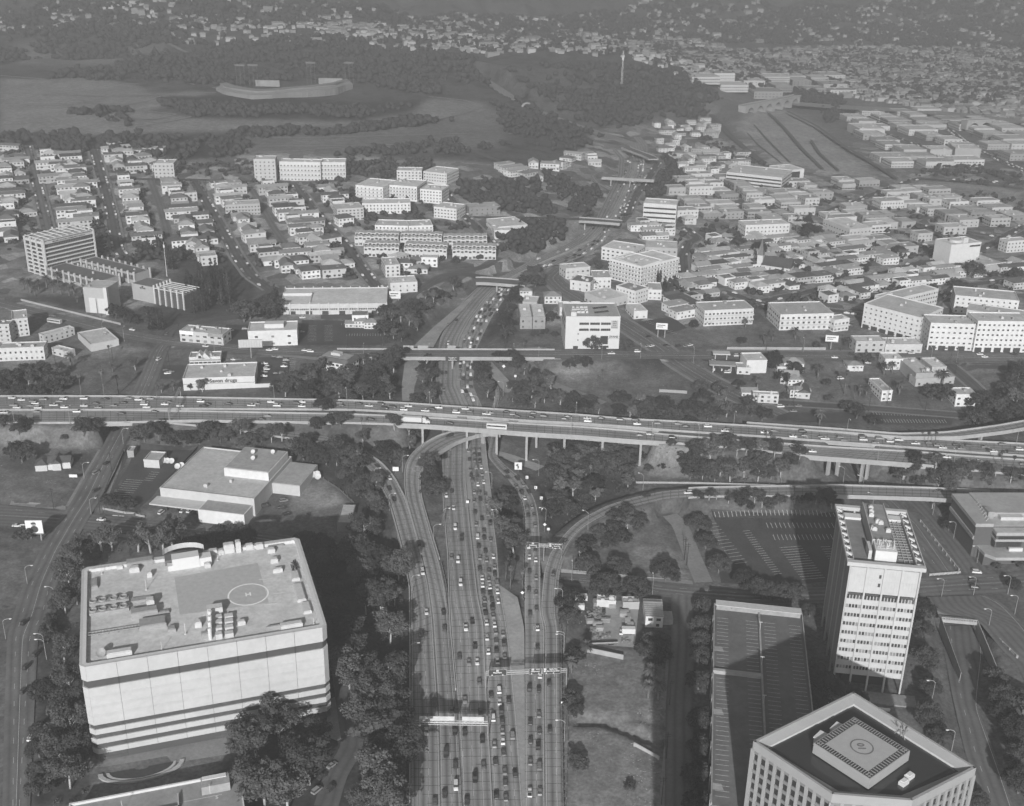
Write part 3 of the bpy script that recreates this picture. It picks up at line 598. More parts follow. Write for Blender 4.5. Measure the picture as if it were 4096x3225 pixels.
barrier('concrete barrier between free-flowing lanes and the flyover ramp',side(mn,'A',.2,len(mn['C'])-62,len(mn['C'])-20))
barrier('concrete barrier on the right edge of the jammed lanes under the viaduct',side(jm,'B',.3,len(jm['C'])-84,len(jm['C'])-52),z0=-1,h=1.0)
barrier('outer concrete barrier of the lower left ramp beside the big trees',side(PK,'B',.3))
# guard rail with posts beside the right ramp lanes
def guard_rail(label,pts,step=3.8):
    p=np.asarray(pts);s=np.r_[0,np.cumsum(np.linalg.norm(np.diff(p,axis=0),axis=1))];o=p[len(p)//2];r=thing('guard_rail',label,'guard rail',(o[0],o[1],o[2]))
    wall_strip(MB(),p-o,.12,.5,.85).build('rail',mat('galvanised_steel',.35,.5,.2,.7,metal=.3),r)
    me=MB().box((0,0,.3),(.5,.5,1.3)).mesh('post',mat('dark_timber',.035,.9))
    for u in np.arange(0,s[-1],step):
        q=[np.interp(u,s,p[:,k]) for k in range(3)];put('post',me,r,(q[0]-o[0]+.35,q[1]-o[1],q[2]-o[2]))
kr=int(np.sum(R1['C'][:,1]>455));guard_rail('guard rail on dark posts along the right edge of the lower freeway',side(R1,'B',.6,kr))
guard_rail('guard rail on dark posts left of the narrow collector lanes',side(cl,'A',.5,len(cl['C'])-56,len(cl['C'])-34))
guard_rail('guard rail on dark posts beside the curved flyover ramp',side(B1,'B',.7,nb+14,nb+34))
# ------------------------------------------------------------------ bridges across the freeway
SB=ROADS['boulevard_road']
viaduct('boulevard_bridge','wide boulevard bridge crossing the freeway with solid concrete parapets',SB,[(lambda c: (c[:,0]>-118) & (c[:,0]<34),0)],[(-62,('x',(-.7,-.2,.3,.8))),(-27,('x',(-.7,-.2,.3,.8))),(2,('x',(-.7,-.2,.3,.8)))],i0=int(np.argmin(abs(SB['C'][:,0]+122))),i1=int(np.argmin(abs(SB['C'][:,0]-36))),depth=1.5,rail_h=1.1,cat='bridge',colw=(1.2,1.4))
def small_bridge(name,label,C,w,z,cols,depth=1.5,arch=False,m=None):
    q=street('bridge_deck_surface#'+label,[(g,x,y,z) for g,x,y in C],w,z=z,m=M_ASPH2,carve=0,dz=.05);q['obj'].name='road_surface'
    q['obj'].data.name='road_surface'
    return viaduct(name,label,q,[(0,len(q['C']))],cols,depth=depth,cat='bridge',colw=(1.2,2.5))
small_bridge('street_bridge','flat street bridge over the freeway above the big curve',K('r5 860 345;920 345;1020 352;1140 362;1180 366'),15,15,[(.45,('f',(-.5,.5)))])
small_bridge('street_bridge','pale bridge over the freeway beyond the curve, by the cut slope',K('r2 1500 1362;1560 1364;1700 1375;1760 1380'),13,18.5,[(.2,('f',(0,)))])
small_bridge('pipe_bridge','narrow dark bridge crossing the freeway lanes at the bend',K('r2 1640 1104;1760 1110;1860 1116;1965 1122'),4,20,[(.25,('f',(0,))),(.62,('f',(0,)))],depth=1.2)
small_bridge('freeway_overpass','distant overpass crossing where the freeway bends out of sight',K('r2 1790 915;1830 932;1930 968;1960 985'),12,22,[(.3,('f',(0,))),(.7,('f',(0,)))])
# arched river bridges in the distance
def arch_bridge(label,a,b,n,zt,w=14):
    A=P(*a,zt);B=P(*b,zt);L=(B-A).length;rz=math.atan2(B.y-A.y,B.x-A.x);r=thing('arched_bridge',label,'bridge',(A.x,A.y,0),rz)
    mb=MB();m=8
    for k in range(n):
        x0=L*k/n;x1=L*(k+1)/n;pw_=(x1-x0)*.12;top=zt-1.5
        for i in range(m):
            t0=math.pi*i/m;t1=math.pi*(i+1)/m;xa=(x0+x1)/2-math.cos(t0)*((x1-x0)/2-pw_);xb=(x0+x1)/2-math.cos(t1)*((x1-x0)/2-pw_);h=(zt-4)
            za=math.sin(t0)*h;zb=math.sin(t1)*h
            for s_,yy in ((1,-w/2),(-1,w/2)): mb.quad((xa,yy,za),(xb,yy,zb),(xb,yy,top),(xa,yy,top))
            mb.quad((xa,-w/2,za),(xa,w/2,za),(xb,w/2,zb),(xb,-w/2,zb))
        mb.b2(x0-pw_,x0+pw_,-w/2,w/2,-2,top);
    mb.b2(L-.8,L+.8,-w/2,w/2,-2,zt-1.5);mb.build('arch_wall',M_CONC,r)
    MB().b2(-3,L+3,-w/2-.5,w/2+.5,zt-1.5,zt-.4).build('deck',M_CONC,r)
    for yy in (-w/2,w/2): MB().b2(-3,L+3,yy-.3,yy+.3,zt-.4,zt+.8).build('parapet',M_CONC,r)
arch_bridge('distant arched concrete bridge at the head of the rail yard',('r3',430,655),('r3',760,590),6,16)
arch_bridge('distant arched bridge over the river at the right edge',('r3',1810,745),('r3',1960,738),2,12)
# tunnel mouth
def tunnel():
    p=P('r2',1178,668);r=thing('tunnel_portal','pale arched tunnel portal on the hillside freeway','tunnel',(p.x,p.y,p.z));mb=MB();n=10
    for i in range(n):
        t0,t1=math.pi*i/n,math.pi*(i+1)/n;q=lambda t,k: (-math.cos(t)*k*.62,0,math.sin(t)*k*.55)
        for yy in (0,): mb.quad(q(t0,9),q(t1,9),q(t1,14),q(t0,14))
    mb.build('arch_face',M_CONCD,r);mb=MB()
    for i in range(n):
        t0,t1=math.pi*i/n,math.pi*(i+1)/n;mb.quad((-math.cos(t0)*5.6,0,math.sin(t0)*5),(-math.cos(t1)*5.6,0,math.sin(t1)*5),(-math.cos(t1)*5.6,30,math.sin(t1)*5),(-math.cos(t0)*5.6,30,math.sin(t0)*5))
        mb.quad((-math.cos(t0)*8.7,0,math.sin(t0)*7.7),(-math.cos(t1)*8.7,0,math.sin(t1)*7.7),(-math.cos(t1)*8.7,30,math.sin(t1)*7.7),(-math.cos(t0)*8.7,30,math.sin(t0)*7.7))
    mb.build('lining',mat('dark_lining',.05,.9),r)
tunnel()
# underpass on the right: portal, side walls
def underpass():
    a=P('s4',1515,1345,0);b=P('s4',1800,1370,0);L=(b-a).length;rz=math.atan2(b.y-a.y,b.x-a.x);r=thing('underpass_portal','underpass mouth with balustraded parapet on the right-hand street','underpass',(a.x,a.y,0),rz)
    MB().b2(0,L,0,1.2,-1.3,.3).build('beam',M_CONC,r);MB().b2(0,L,.2,.6,1.0,1.3).build('handrail',M_CONC,r)
    me=MB().box((0,0,.65),(.35,.3,.8)).mesh('baluster',M_CONC)
    for k in range(14): put('baluster',me,r,((k+.5)*L/14,.4,0))
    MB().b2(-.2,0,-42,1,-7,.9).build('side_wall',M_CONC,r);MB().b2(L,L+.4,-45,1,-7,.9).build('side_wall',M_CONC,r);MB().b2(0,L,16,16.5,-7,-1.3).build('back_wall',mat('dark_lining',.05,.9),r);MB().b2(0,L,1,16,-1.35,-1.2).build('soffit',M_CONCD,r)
underpass()
def post_wall(label,a,b,h=1.6,step=5,g=None):
    A,B=P(*a),P(*b);L=(B-A).length;rz=math.atan2(B.y-A.y,B.x-A.x);r=thing('retaining_wall',label,'wall',A,rz);dz=(B.z-A.z)
    mb=MB();mb.add([(0,-.2,-2),(L,-.2,dz-2),(L,.2,dz-2),(0,.2,-2),(0,-.2,h),(L,-.2,dz+h),(L,.2,dz+h),(0,.2,h)],((0,1,5,4),(4,5,6,7),(3,7,6,2),(0,4,7,3),(1,2,6,5)));mb.build('wall',M_CONC,r)
    me=MB().box((0,-.25,h/2),(.7,.5,h+.3)).mesh('pier',M_CONC)
    for k in range(int(L/step)+1): put('pier',me,r,(k*step,0,dz*k*step/L))
post_wall('retaining wall with piers between the two streets behind the tower',('s4',1350,575),('s4',1655,965))
post_wall('balustrade wall on the street corner right of the tower',('s4',1420,995),('s4',1665,975),1.2,2.5)
post_wall('stepped pier wall above the underpass road',('s4',1890,1445),('t4',2115,270),1.8,6)
post_wall('long white retaining wall above the boulevard at far left',('r4',135,470),('r4',750,620),1.5,12)
post_wall('low white wall across the vacant lot right of the school',('r5',2000,1035),('r5',2169,1045),2.0,50)
post_wall('pale wall beside the boulevard below the weedy slope',('r6',330,772),('r6',940,775),2.0,60)
post_wall('white wall at the lower end of the junk yard',('t3',760,235),('t3',1070,300),2.4,90)
post_wall('short angled white wall on the lower vacant lot',('t3',1170,1050),('t3',1380,1170),1.6,60)
# ------------------------------------------------------------------ car parks and yards
def ticks(parent,rows,z=.03):
    mb=MB()
    for a,b,n,ln in rows:
        A,B=P(*a),P(*b);d=(B-A);u=d.normalized();nrm=Vector((-u.y,u.x,0))
        for k in range(n):
            p=A+d*(k/(n-1));q=p+nrm*ln;w=u*.13
            zz=lambda v: (v.x,v.y,float(ground_z(v.x,v.y))+.16+z)
            mb.quad(zz(p-w),zz(p+w),zz(q+w),zz(q-w))
    mb.build('stall_marking',M_PAINT,parent)
lot=patch('car_park_surface',K('s3 1800 505;s4 690 495;655 1040;380 1065;s3 2135 1150;1890 1140;1870 1050;1990 990;1900 800;1850 640'),M_LOT)
ticks(lot,[(('s3',1830,525),('s4',690,500),30,-4),(('s3',1850,628),('s3',2110,960),13,-7),(('s4',145,620),('s4',700,620),17,5),(('s4',200,715),('s4',690,712),16,5),(('s4',320,770),('s4',500,1020),14,-6),(('s4',320,770),('s4',500,1020),14,6),(('s4',560,770),('s4',640,900),8,5),(('s4',0,640),('s4',250,980),20,-4)])
lot=patch('car_park_surface',K('r4 1870 590;r5 275 598;280 745;r4 1850 745'),M_LOT)
ticks(lot,[(('r4',1960,625),('r4',1960,720),12,-6),(('r4',2010,625),('r4',2010,720),12,6),(('r5',60,690),('r5',270,690),14,5),(('r5',30,610),('r5',260,610),16,-4)])
lot=patch('car_park_surface',K('r4 1590 822;1795 822;1778 972;1590 972'),M_LOT)
ticks(lot,[(('r4',1790,830),('r4',1770,960),14,5)])
patch('car_park_surface',K('r4 1010 870;1150 870;1120 960;990 955'),M_LOT)
patch('car_park_surface',K('r4 1400 620;1540 620;1530 740;1380 735'),M_LOT)
patch('forecourt_surface',K('r6 170 835;430 835;430 950;330 960'),M_LOT)
lot=patch('car_park_surface',K('s1 1080 -40;1700 -40;1360 320;1200 540;900 480;1000 200'),M_LOT)
ticks(lot,[(('s1',1150,260),('s1',1040,400),9,5),(('s1',1150,260),('s1',1040,400),9,-5),(('s1',1290,190),('s1',1230,260),5,5)])
patch('car_park_surface',K('r6 640 1160;1150 1160;1100 1230;640 1215'),M_LOT)
lot=patch('car_park_surface',K('r6 1220 1165;1740 1180;1720 1240;1230 1235'),M_LOT)
ticks(lot,[(('r6',1240,1178),('r6',1700,1192),26,5),(('r6',1240,1225),('r6',1690,1230),26,5)])
lot=patch('car_park_surface',K('r5 1850 600;2080 570;2169 640;1990 700'),M_LOT)
ticks(lot,[(('r5',1900,600),('r5',2080,680),12,5)])
lot=patch('car_park_surface',K('r6 1740 855;2169 860;2169 905;1790 905'),M_LOT)
patch('yard_surface',K('s3 800 1290;1190 1290;1150 1690;780 1660'),M_CONCD)
patch('sidewalk',K('t3 1440 250;1500 250;1450 1700;1380 1700'),M_WALK,.1)
patch('sidewalk',K('s3 480 1000;1640 1120;1650 1150;480 1035'),M_WALK,.1)
patch('sidewalk',K('s1 100 430;560 480;560 515;80 470'),M_WALK,.1)
for a in (K('s1 840 0;720 200;560 480;590 490;745 200;865 0'),K('s1 1055 0;960 200;880 400;930 400;1010 200;1090 0'),K('s1 780 690;1200 735;1200 760;800 730;640 900;610 870')): patch('sidewalk',a,M_WALK,.1)
patch('sidewalk',K('r4 1060 740;2000 825;2000 840;1060 762'),M_WALK,.1);patch('sidewalk',K('r5 1180 838;r6 0 842;0 852;r5 1180 850'),M_WALK,.1)
patch('sidewalk',K('r5 1180 762;1920 765;1920 775;1180 773'),M_WALK,.1);patch('sidewalk',K('r6 200 772;1560 778;1560 788;200 783'),M_WALK,.1)
patch('plaza_paving',K('t1 760 1240;800 1160;1960 960;2000 1120;1500 1200;1450 1140;930 1230'),M_WALK,.1)
patch('plaza_paving',K('t2 640 960;700 640;800 600;880 800;850 960;760 1010'),M_WALK,.1)
# terraces and lanes of the stadium hill
for i,(c,w) in enumerate([(K('r1 1480 860;1900 855;r2 0 852;500 838;850 828'),5),(K('r1 1500 910;r2 0 905;450 898;800 885'),5),(K('r1 1550 955;2169 910'),5),(K('r2 1060 830;1250 825'),4),(K('r1 0 575;700 600;950 590;1340 575'),7),(K('r1 580 690;900 630;1000 600'),5),(K('r1 830 790;1100 745;1200 720'),6),(K('r1 900 690;1100 710;950 745;840 735'),4),(K('r1 1180 520;1400 560'),6),(K('r1 1000 250;1160 330'),8),(K('r2 0 800;400 780;750 715;900 660;800 625;570 600'),6),(K('r2 560 760;820 690;860 660;700 620'),4),(K('r1 0 470;240 490;520 520;860 522'),7)]):
    street('dirt_road',c,w,m=mat('pale_track',.21,.9,.2,.3),carve=0,dz=.6)
# rail yard tracks
mt=mat('rail_ballast',.10,.9,.3,.5)
for c,w in ((K('r3 585 700 2;680 790 2;800 930 2;920 1050 2'),8),(K('r3 230 710 2;330 830 2;500 980 2;560 1030 2'),10),(K('r3 700 690 2;880 780 2;1060 910 2;1260 1030 2;1380 1110 2'),10),(K('r3 850 870 2;900 950 2;1020 1060 2'),6),(K('r3 1500 1100 2;1800 1130 2;2169 1170 2'),7),(K('r3 420 790 2;520 900 2;660 1010 2'),4),(K('r3 480 760 2;600 890 2;720 1010 2'),4)):
    street('rail_track',c,w*.6,z=2,m=mt,carve=0,dz=.6)
street('river_channel',K('r3 700 640 2;1000 665 2;1400 685 2;1800 715 2;2169 760 2'),45,z=2,m=mat('channel_concrete',.24,.8),carve=0,dz=.7)
# ------------------------------------------------------------------ building kit
M_WALL=mat('painted_wall',.6,.85,.11,.45,objcol=True,amt2=.09,scale2=.05)
M_ROOF=mat('gravel_roof',.3,.95,.22,.55,objcol=True,amt2=.22,scale2=.12)
M_GLASS=mat('dark_window_glass',.045,.15,0,spec=.6)
M_GLASS2=mat('grey_window_glass',.09,.2,.3,.4,spec=.6)
M_BLIND=mat('blind_behind_glass',.24,.3,.3,.5,spec=.5)
M_WHITE=mat('white_paint',.58,.7,.05,.4)
M_DARK=mat('dark_paint',.05,.7,.15,.5)
M_STEEL=mat('galvanised_steel',.35,.5,.2,.7,metal=.3)
M_MID=mat('mid_grey_metal',.28,.7,.2,.6)
M_PALE=mat('pale_metal',.5,.6,.15,.6)
M_BAND=mat('dark_spandrel',.075,.35,.1,.3,spec=.5)
OCC=[]       # (x, y, radius) already built on
def occupy(root,L,D):
    c=Vector((root.location.x,root.location.y));a=root.rotation_euler.z;ux=Vector((math.cos(a),math.sin(a)));uy=Vector((-ux.y,ux.x));r=min(L,D)/2*1.15+2
    nx=max(1,round(L/max(min(L,D),1)));ny=max(1,round(D/max(min(L,D),1)))
    for i in range(nx):
        for j in range(ny): p=c+ux*L*(i+.5)/nx+uy*D*(j+.5)/ny;OCC.append((p.x,p.y,r))
def free(x,y,r,road=1.5):
    if float(road_dist(x,y))<r*.8+road: return False
    return not occ_hit(x,y,1.0,r)
_oc=[0,None]
def occ_hit(x,y,k=1.0,pad=0.0):
    if _oc[0] != len(OCC): _oc[0]=len(OCC);_oc[1]=np.array(OCC)
    q=_oc[1];return len(q) and bool(((q[:,0]-x)**2+(q[:,1]-y)**2<(q[:,2]*k+pad)**2).any())
def road_dist(x,y):
    j=int(np.clip(np.searchsorted(YS,y)-1,0,len(YS)-2));i=int(np.clip(round((x/(.5*y+110)-SS[0])/(SS[1]-SS[0])),0,len(SS)-1));return ROADD[j,i]
TSC=bpy.data.scenes.new('lettering_workshop')
def text(parent,s,size,loc,rot,m,align='CENTER',ext=.03,name='lettering'):
    c=bpy.data.curves.new(name,'FONT');c.body=s;c.size=size;c.align_x=align;c.align_y='CENTER';c.extrude=ext;c.offset=size*.028;c.resolution_u=2;c.materials.append(m)
    t=bpy.data.objects.new('tmp',c);TSC.collection.objects.link(t);vl=TSC.view_layers[0];vl.update()
    me=bpy.data.meshes.new_from_object(t.evaluated_get(vl.depsgraph));bpy.data.objects.remove(t);me.name=name
    if not me.materials: me.materials.append(m)
    o=put(name,me,parent,loc);o.rotation_euler=rot;return o
FACE=(math.pi/2,0,0)     # lettering upright on a wall facing -y
def corner(FL,FR,RL,h):
    """roof corners seen in the picture + height -> base point, angle, width, depth"""
    z=5.0
    for _ in range(6): p=P(*FL,z+h);z=float(ground_z(p.x,p.y))
    a,b,c=P(*FL,z+h),P(*FR,z+h),P(*RL,z+h);rz=math.atan2(b.y-a.y,b.x-a.x);L=(b-a).xy.length
    n=Vector((-math.sin(rz),math.cos(rz)));D=abs((c-a).xy.dot(n));return Vector((a.x,a.y,z)),rz,L,max(D,5)
def based(FL,FR,D):
    a,b=P(*FL),P(*FR);return Vector((a.x,a.y,min(a.z,b.z))),math.atan2(b.y-a.y,b.x-a.x),(b-a).xy.length,D
def wins(mb,L,D,h,floors,bay,w=1.5,hh=1.5,sides='flr',z0=1.0,top=.4,d=.07):
    fh=(h-top)/floors
    for f in range(floors):
        zc=f*fh+z0+hh/2
        if zc+hh/2>h-.2: continue
        if 'f' in sides or 'b' in sides:
            n=max(1,int(L/bay))
            for k in range(n):
                x=(k+.5)*L/n
                if 'f' in sides: mb.box((x,0,zc),(w,d*2,hh))
                if 'b' in sides: mb.box((x,D,zc),(w,d*2,hh))
        n=max(1,int(D/bay))
        for k in range(n):
            y=(k+.5)*D/n
            if 'l' in sides: mb.box((0,y,zc),(d*2,w,hh))
            if 'r' in sides: mb.box((L,y,zc),(d*2,w,hh))
    return mb
def roof_units(root,L,D,h,n,rnd,m=None):
    for k in range(n):
        s=rnd.uniform(1.2,2.6);x=rnd.uniform(.15,.85)*L;y=rnd.uniform(.15,.85)*D;hh=rnd.uniform(.8,1.8)
        mb=MB().box((0,0,hh/2),(s,s*rnd.uniform(.6,1.3),hh));mb.box((0,0,hh+.1),(s*.6,s*.5,.25));mb.build('roof_unit',m or rnd.choice((M_MID,M_PALE,M_PALE)),root,loc=(x,y,h))
def flat_building(name,label,cat,fr,h,wall=.62,roof=.3,floors=2,bay=4.0,w=1.6,hh=1.5,sides='flr',units=2,parapet=.7,each=False,group=None,style=None,seed=1,occ=True,win=True):
    base,rz,L,D=fr;root=thing(name,label,cat,base,rz,group);rnd=random.Random(seed+int(base.x*7+base.y*3))
    bay *= rnd.uniform(.85,1.2);w *= rnd.uniform(.75,1.25);hh *= rnd.uniform(.8,1.1)
    mb=MB();mb.add([(0,0,-2),(L,0,-2),(L,D,-2),(0,D,-2),(0,0,h),(L,0,h),(L,D,h),(0,D,h)],((0,1,5,4),(1,2,6,5),(2,3,7,6),(3,0,4,7)))
    t=.35
    for x0,x1,y0,y1 in ((-.08,L+.08,-.08,t),(-.08,L+.08,D-t,D+.08),(-.08,t,t,D-t),(L-t,L+.08,t,D-t)): mb.b2(x0,x1,y0,y1,h-.15,h+parapet)
    mb.build('wall',M_WALL,root,color=wall*.82)
    MB().b2(.3,L-.3,.3,D-.3,h-.5,h+.02).build('roof',M_ROOF,root,color=min(.62,roof*1.3))
    if win:
        if each:
            mes=[MB().box((0,0,0),(w,.16,hh)).mesh('window',m_) for m_ in (M_GLASS,M_GLASS,M_GLASS2,M_BLIND)];fr_=MB().b2(-w/2-.12,w/2+.12,-.2,.1,-hh/2-.2,-hh/2).mesh('sill',M_WHITE);fh=(h-.4)/floors
            for f in range(floors):
                for sd,ln,ang in (('f',L,0),('l',D,-math.pi/2),('r',D,math.pi/2)):
                    if sd not in sides: continue
                    n=max(1,int(ln/bay))
                    for k in range(n):
                        u=(k+.5)*ln/n;p={'f': (u,0),'l': (0,u),'r': (L,u)}[sd];o=put('window',rnd.choice(mes),root,(p[0],p[1],f*fh+1.1+hh/2),ang);
        else:
            mb=wins(MB(),L,D,h,floors,bay,w,hh,sides)
            if mb.f: mb.build('windows',M_GLASS,root,kind='stuff')
    if style == 'balcony':
        for f in range(1,floors):
            z=f*(h-.4)/floors;MB().b2(-.2,L+.2,-1.3,0,z-.15,z+.05).build('balcony',M_WALL,root,color=wall*.82);MB().b2(-.2,L+.2,-1.3,-1.22,z+.05,z+1.0).build('railing',M_PALE,root)
    if style == 'eaves': MB().b2(-.7,L+.7,-1.2,D+.7,h+parapet,h+parapet+.3).build('roof_slab',M_ROOF,root,color=roof)
    if units: roof_units(root,L,D,h,units,rnd)
    if occ: occupy(root,L,D)
    root['_L']=L;root['_D']=D
    return root,L,D
# ------------------------------------------------------------------ white banded block with the landing circle on its roof
def data_centre():
    L,D,H=91.0,73.0,43.0;rz=math.atan2(29,86);r=thing('office_block','huge white banded block with a landing circle on its flat roof','building',(-156.5,347.5,0),rz)
    occupy(r,L,D);c=2.0;wm=mat('white_precast',.45,.75,.08,.5,amt2=.1,scale2=.07)
    def oct_(i): return [(c+i*.4,i),(L-c-i*.4,i),(L-i,c+i*.4),(L-i,D-c-i*.4),(L-c-i*.4,D-i),(c+i*.4,D-i),(i,D-c-i*.4),(i,c+i*.4)]
    MB().prism(oct_(.5),-2,H-1.2).build('core',M_BAND,r)
    rows=[(37.0,43.6,'p'),(17.0,21.1,'p'),(21.1,25.3,'p'),(25.3,29.5,'p'),(29.5,33.8,'p'),(12.6,15.0,'p'),(8.2,10.6,'p'),(3.6,6.0,'p')]
    # panels bay by bay
    cache={}
    for z0,z1,_ in rows:
        for sd,ln,n in (('f',L-2*c,8),('r',D-2*c,6),('l',D-2*c,6),('b',L-2*c,8)):
            w=ln/n;key=(round(w,2),z1-z0)
            if key not in cache:
                mb=MB();hh=z1-z0;mb.b2(.06,w-.06,0,1.0,.04,hh-.04)
                if hh>3.5:
                    mb.b2(.5,w-.5,-.10,0,.45,.6);mb.b2(.5,w-.5,-.10,0,hh-.7,hh-.55)
                cache[key]=mb.mesh('panel',wm)
            for k in range(n):
                if sd == 'f': loc,a=(c+k*w,0,z0),0
                elif sd == 'r': loc,a=(L,c+k*w,z0),math.pi/2
                elif sd == 'b': loc,a=(L-c-k*w,D,z0),math.pi
                else: loc,a=(0,D-c-k*w,z0),-math.pi/2
                put('panel',cache[key],r,loc,a)
        for (x,y,a) in ((c,0,-3*math.pi/4+math.pi),(L,c,0),(L-c,D,0),(0,D-c,0)): pass
        cw=c*math.sqrt(2);me=MB().b2(.02,cw-.02,0,.9,.04,z1-z0-.04).mesh('corner_panel',wm)
        put('corner_panel',me,r,(0,c,z0),-math.pi/4);put('corner_panel',me,r,(L-c,0,z0),math.pi/4);put('corner_panel',me,r,(L,D-c,z0),3*math.pi/4);put('corner_panel',me,r,(c,D,z0),5*math.pi/4)
    # strip windows: glazed bays, mullion by mullion
    pane=MB().b2(.04,1.08,.3,.47,.06,1.9).mesh('pane',M_GLASS2);w=(L-2*c)/8
    for z0 in (15.0,10.6,6.0):
        for k in (0,4,5,6) if z0 != 15.0 else (0,3,4,7):
            for j in range(10): put('pane',pane,r,(c+k*w+.1+j*1.05,0,z0),0)
    pane=MB().b2(.05,1.05,.3,.47,.06,1.6).mesh('pane',M_GLASS2)
    for k in (0,4,5,6,7):
        for j in range(10):
            for zz in (.1,1.85): put('pane',pane,r,(c+k*w+.1+j*1.05,0,zz),0)
    pier=MB().b2(-.25,.25,.3,.8,0,3.4).mesh('pier',M_DARK)
    for z0,hh in ((33.8,3.2),): 
        for k in range(1,8): put('pier',pier,r,(c+k*w,0,z0-.1))
    # roof
    mb=MB();mb.prism(oct_(1.6),H-1.4,H-.9);mb.build('roof',M_ROOF,r,color=.52)
    mb=MB();n=8;o_,i_=oct_(.9),oct_(2.3)
    for k in range(n): mb.quad((*o_[k],H+.55),(*o_[(k+1) % n],H+.55),(*i_[(k+1) % n],H+.55),(*i_[k],H+.55));mb.quad((*i_[k],H+.55),(*i_[(k+1) % n],H+.55),(*i_[(k+1) % n],H-.9),(*i_[k],H-.9))
    mb.build('parapet',mat('parapet_coping',.55,.8,.1),r)
    mb=MB()
    for k in range(60): mb.b2(4+k*(L-8)/60,4+k*(L-8)/60+1.2,D-2.6,D-1.4,H+.56,H+.7)
    mb.build('coping_blocks',M_PALE,r,kind='stuff')
    Z=H-.88
    def loc(g,x,y):
        p=P(g,x,y,Z);q=Vector((p.x+156.5,p.y-347.5));ca,sa=math.cos(-rz),math.sin(-rz);return (q.x*ca-q.y*sa,q.x*sa+q.y*ca)
    a=[loc('s1',1490,1090),loc('s1',1535,1408),loc('s2',160,1305),loc('s2',65,965)]
    mb=MB();mb.add([(q[0],q[1],Z+.03) for q in a],((0,1,2,3),));mb.build('landing_pad',mat('landing_pad_paint',.40,.9,.15,.5),r)
    cx,cy_=loc('s2',-15,1235);mb=MB();n=48
    for k in range(n):
        t0,t1=2*math.pi*k/n,2*math.pi*(k+1)/n;mb.quad(*[(cx+math.cos(t)*R_,cy_+math.sin(t)*R_,Z+.07) for t,R_ in ((t0,7.6),(t0,8.3),(t1,8.3),(t1,7.6))])
    PW=mat('bright_paint',.8,.7,.1);mb.build('landing_circle',PW,r);text(r,'H',3.5,(cx,cy_,Z+.06),(0,0,0),PW)
    for g,x,y in (('s2',130,1100),('s2',240,1222),('s2',180,1310)):
        q=loc(g,x,y);MB().b2(-2.6,2.6,-.4,.4,0,.05).build('painted_arrow',M_PAINT,r,loc=(q[0],q[1],Z+.03))
    # penthouse with curved screen wall
    q=loc('s1',1480,1035);MB().b2(0,11,0,5,0,5.4).b2(11,16,.3,5,0,3.8).b2(-2,0,.2,3,0,2.4).build('penthouse',M_WHITE,r,loc=(q[0],q[1],Z),rz=.03)
    MB().prism([(-3,5),(13,5),(13,9),(10,11),(5,12),(0,11),(-3,9)],0,2.6).build('curved_vault',mat('vault_roof',.13,.8,.15),r,loc=(q[0],q[1],Z))
    mb=MB()
    for k in range(10): t0,t1=math.pi*(.1+.08*k),math.pi*(.1+.08*(k+1));mb.quad((5+9*math.cos(t0),8+6*math.sin(t0),2.6),(5+9*math.cos(t1),8+6*math.sin(t1),2.6),(5+9*math.cos(t1),8+6*math.sin(t1),5),(5+9*math.cos(t0),8+6*math.sin(t0),5))
    mb.build('curved_screen',M_PALE,r,loc=(q[0],q[1],Z))
    # fan decks
    fan=MB()
    n=16
    for k in range(n):
        t0,t1=2*math.pi*k/n,2*math.pi*(k+1)/n;c0,s0,c1,s1=math.cos(t0),math.sin(t0),math.cos(t1),math.sin(t1)
        fan.quad((1.5*c0,1.5*s0,0),(1.5*c1,1.5*s1,0),(1.5*c1,1.5*s1,.7),(1.5*c0,1.5*s0,.7));fan.quad((1.5*c0,1.5*s0,.7),(1.5*c1,1.5*s1,.7),(1.25*c1,1.25*s1,.7),(1.25*c0,1.25*s0,.7));fan.quad((1.25*c0,1.25*s0,.7),(1.25*c1,1.25*s1,.7),(1.25*c1,1.25*s1,.2),(1.25*c0,1.25*s0,.2));fan.add([(1.25*c0,1.25*s0,.2),(1.25*c1,1.25*s1,.2),(0,0,.2)],((0,1,2),))
    fme=fan.mesh('cooling_fan',M_MID)
    for y0 in (1348,1428):
        q0,q1=loc('s1',765,y0),loc('s1',1105,y0-30);dx=q1[0]-q0[0];d=put('fan_deck',MB().b2(0,dx,0,3.6,0,1.5).mesh('fan_deck',M_MID),r,(q0[0],q0[1],Z))
        for f in (.1,.34,.62,.87): put('cooling_fan',fme,d,(dx*f,1.8,1.5))
        q=loc('s1',1120,y0-35);MB().b2(0,9,0,2.6,0,1.0).build('pipe_trough',M_MID,r,loc=(q[0],q[1],Z))
    def unit(g,x,y,w,d,h,m=None,nm='roof_unit'):
        q=loc(g,x,y);mb=MB();mb.b2(-w/2,w/2,0,d,0,h);mb.b2(-w/2+.3,w/2-.3,.3,d-.3,h,h+.25);mb.build(nm,m or M_PALE,r,loc=(q[0],q[1],Z))
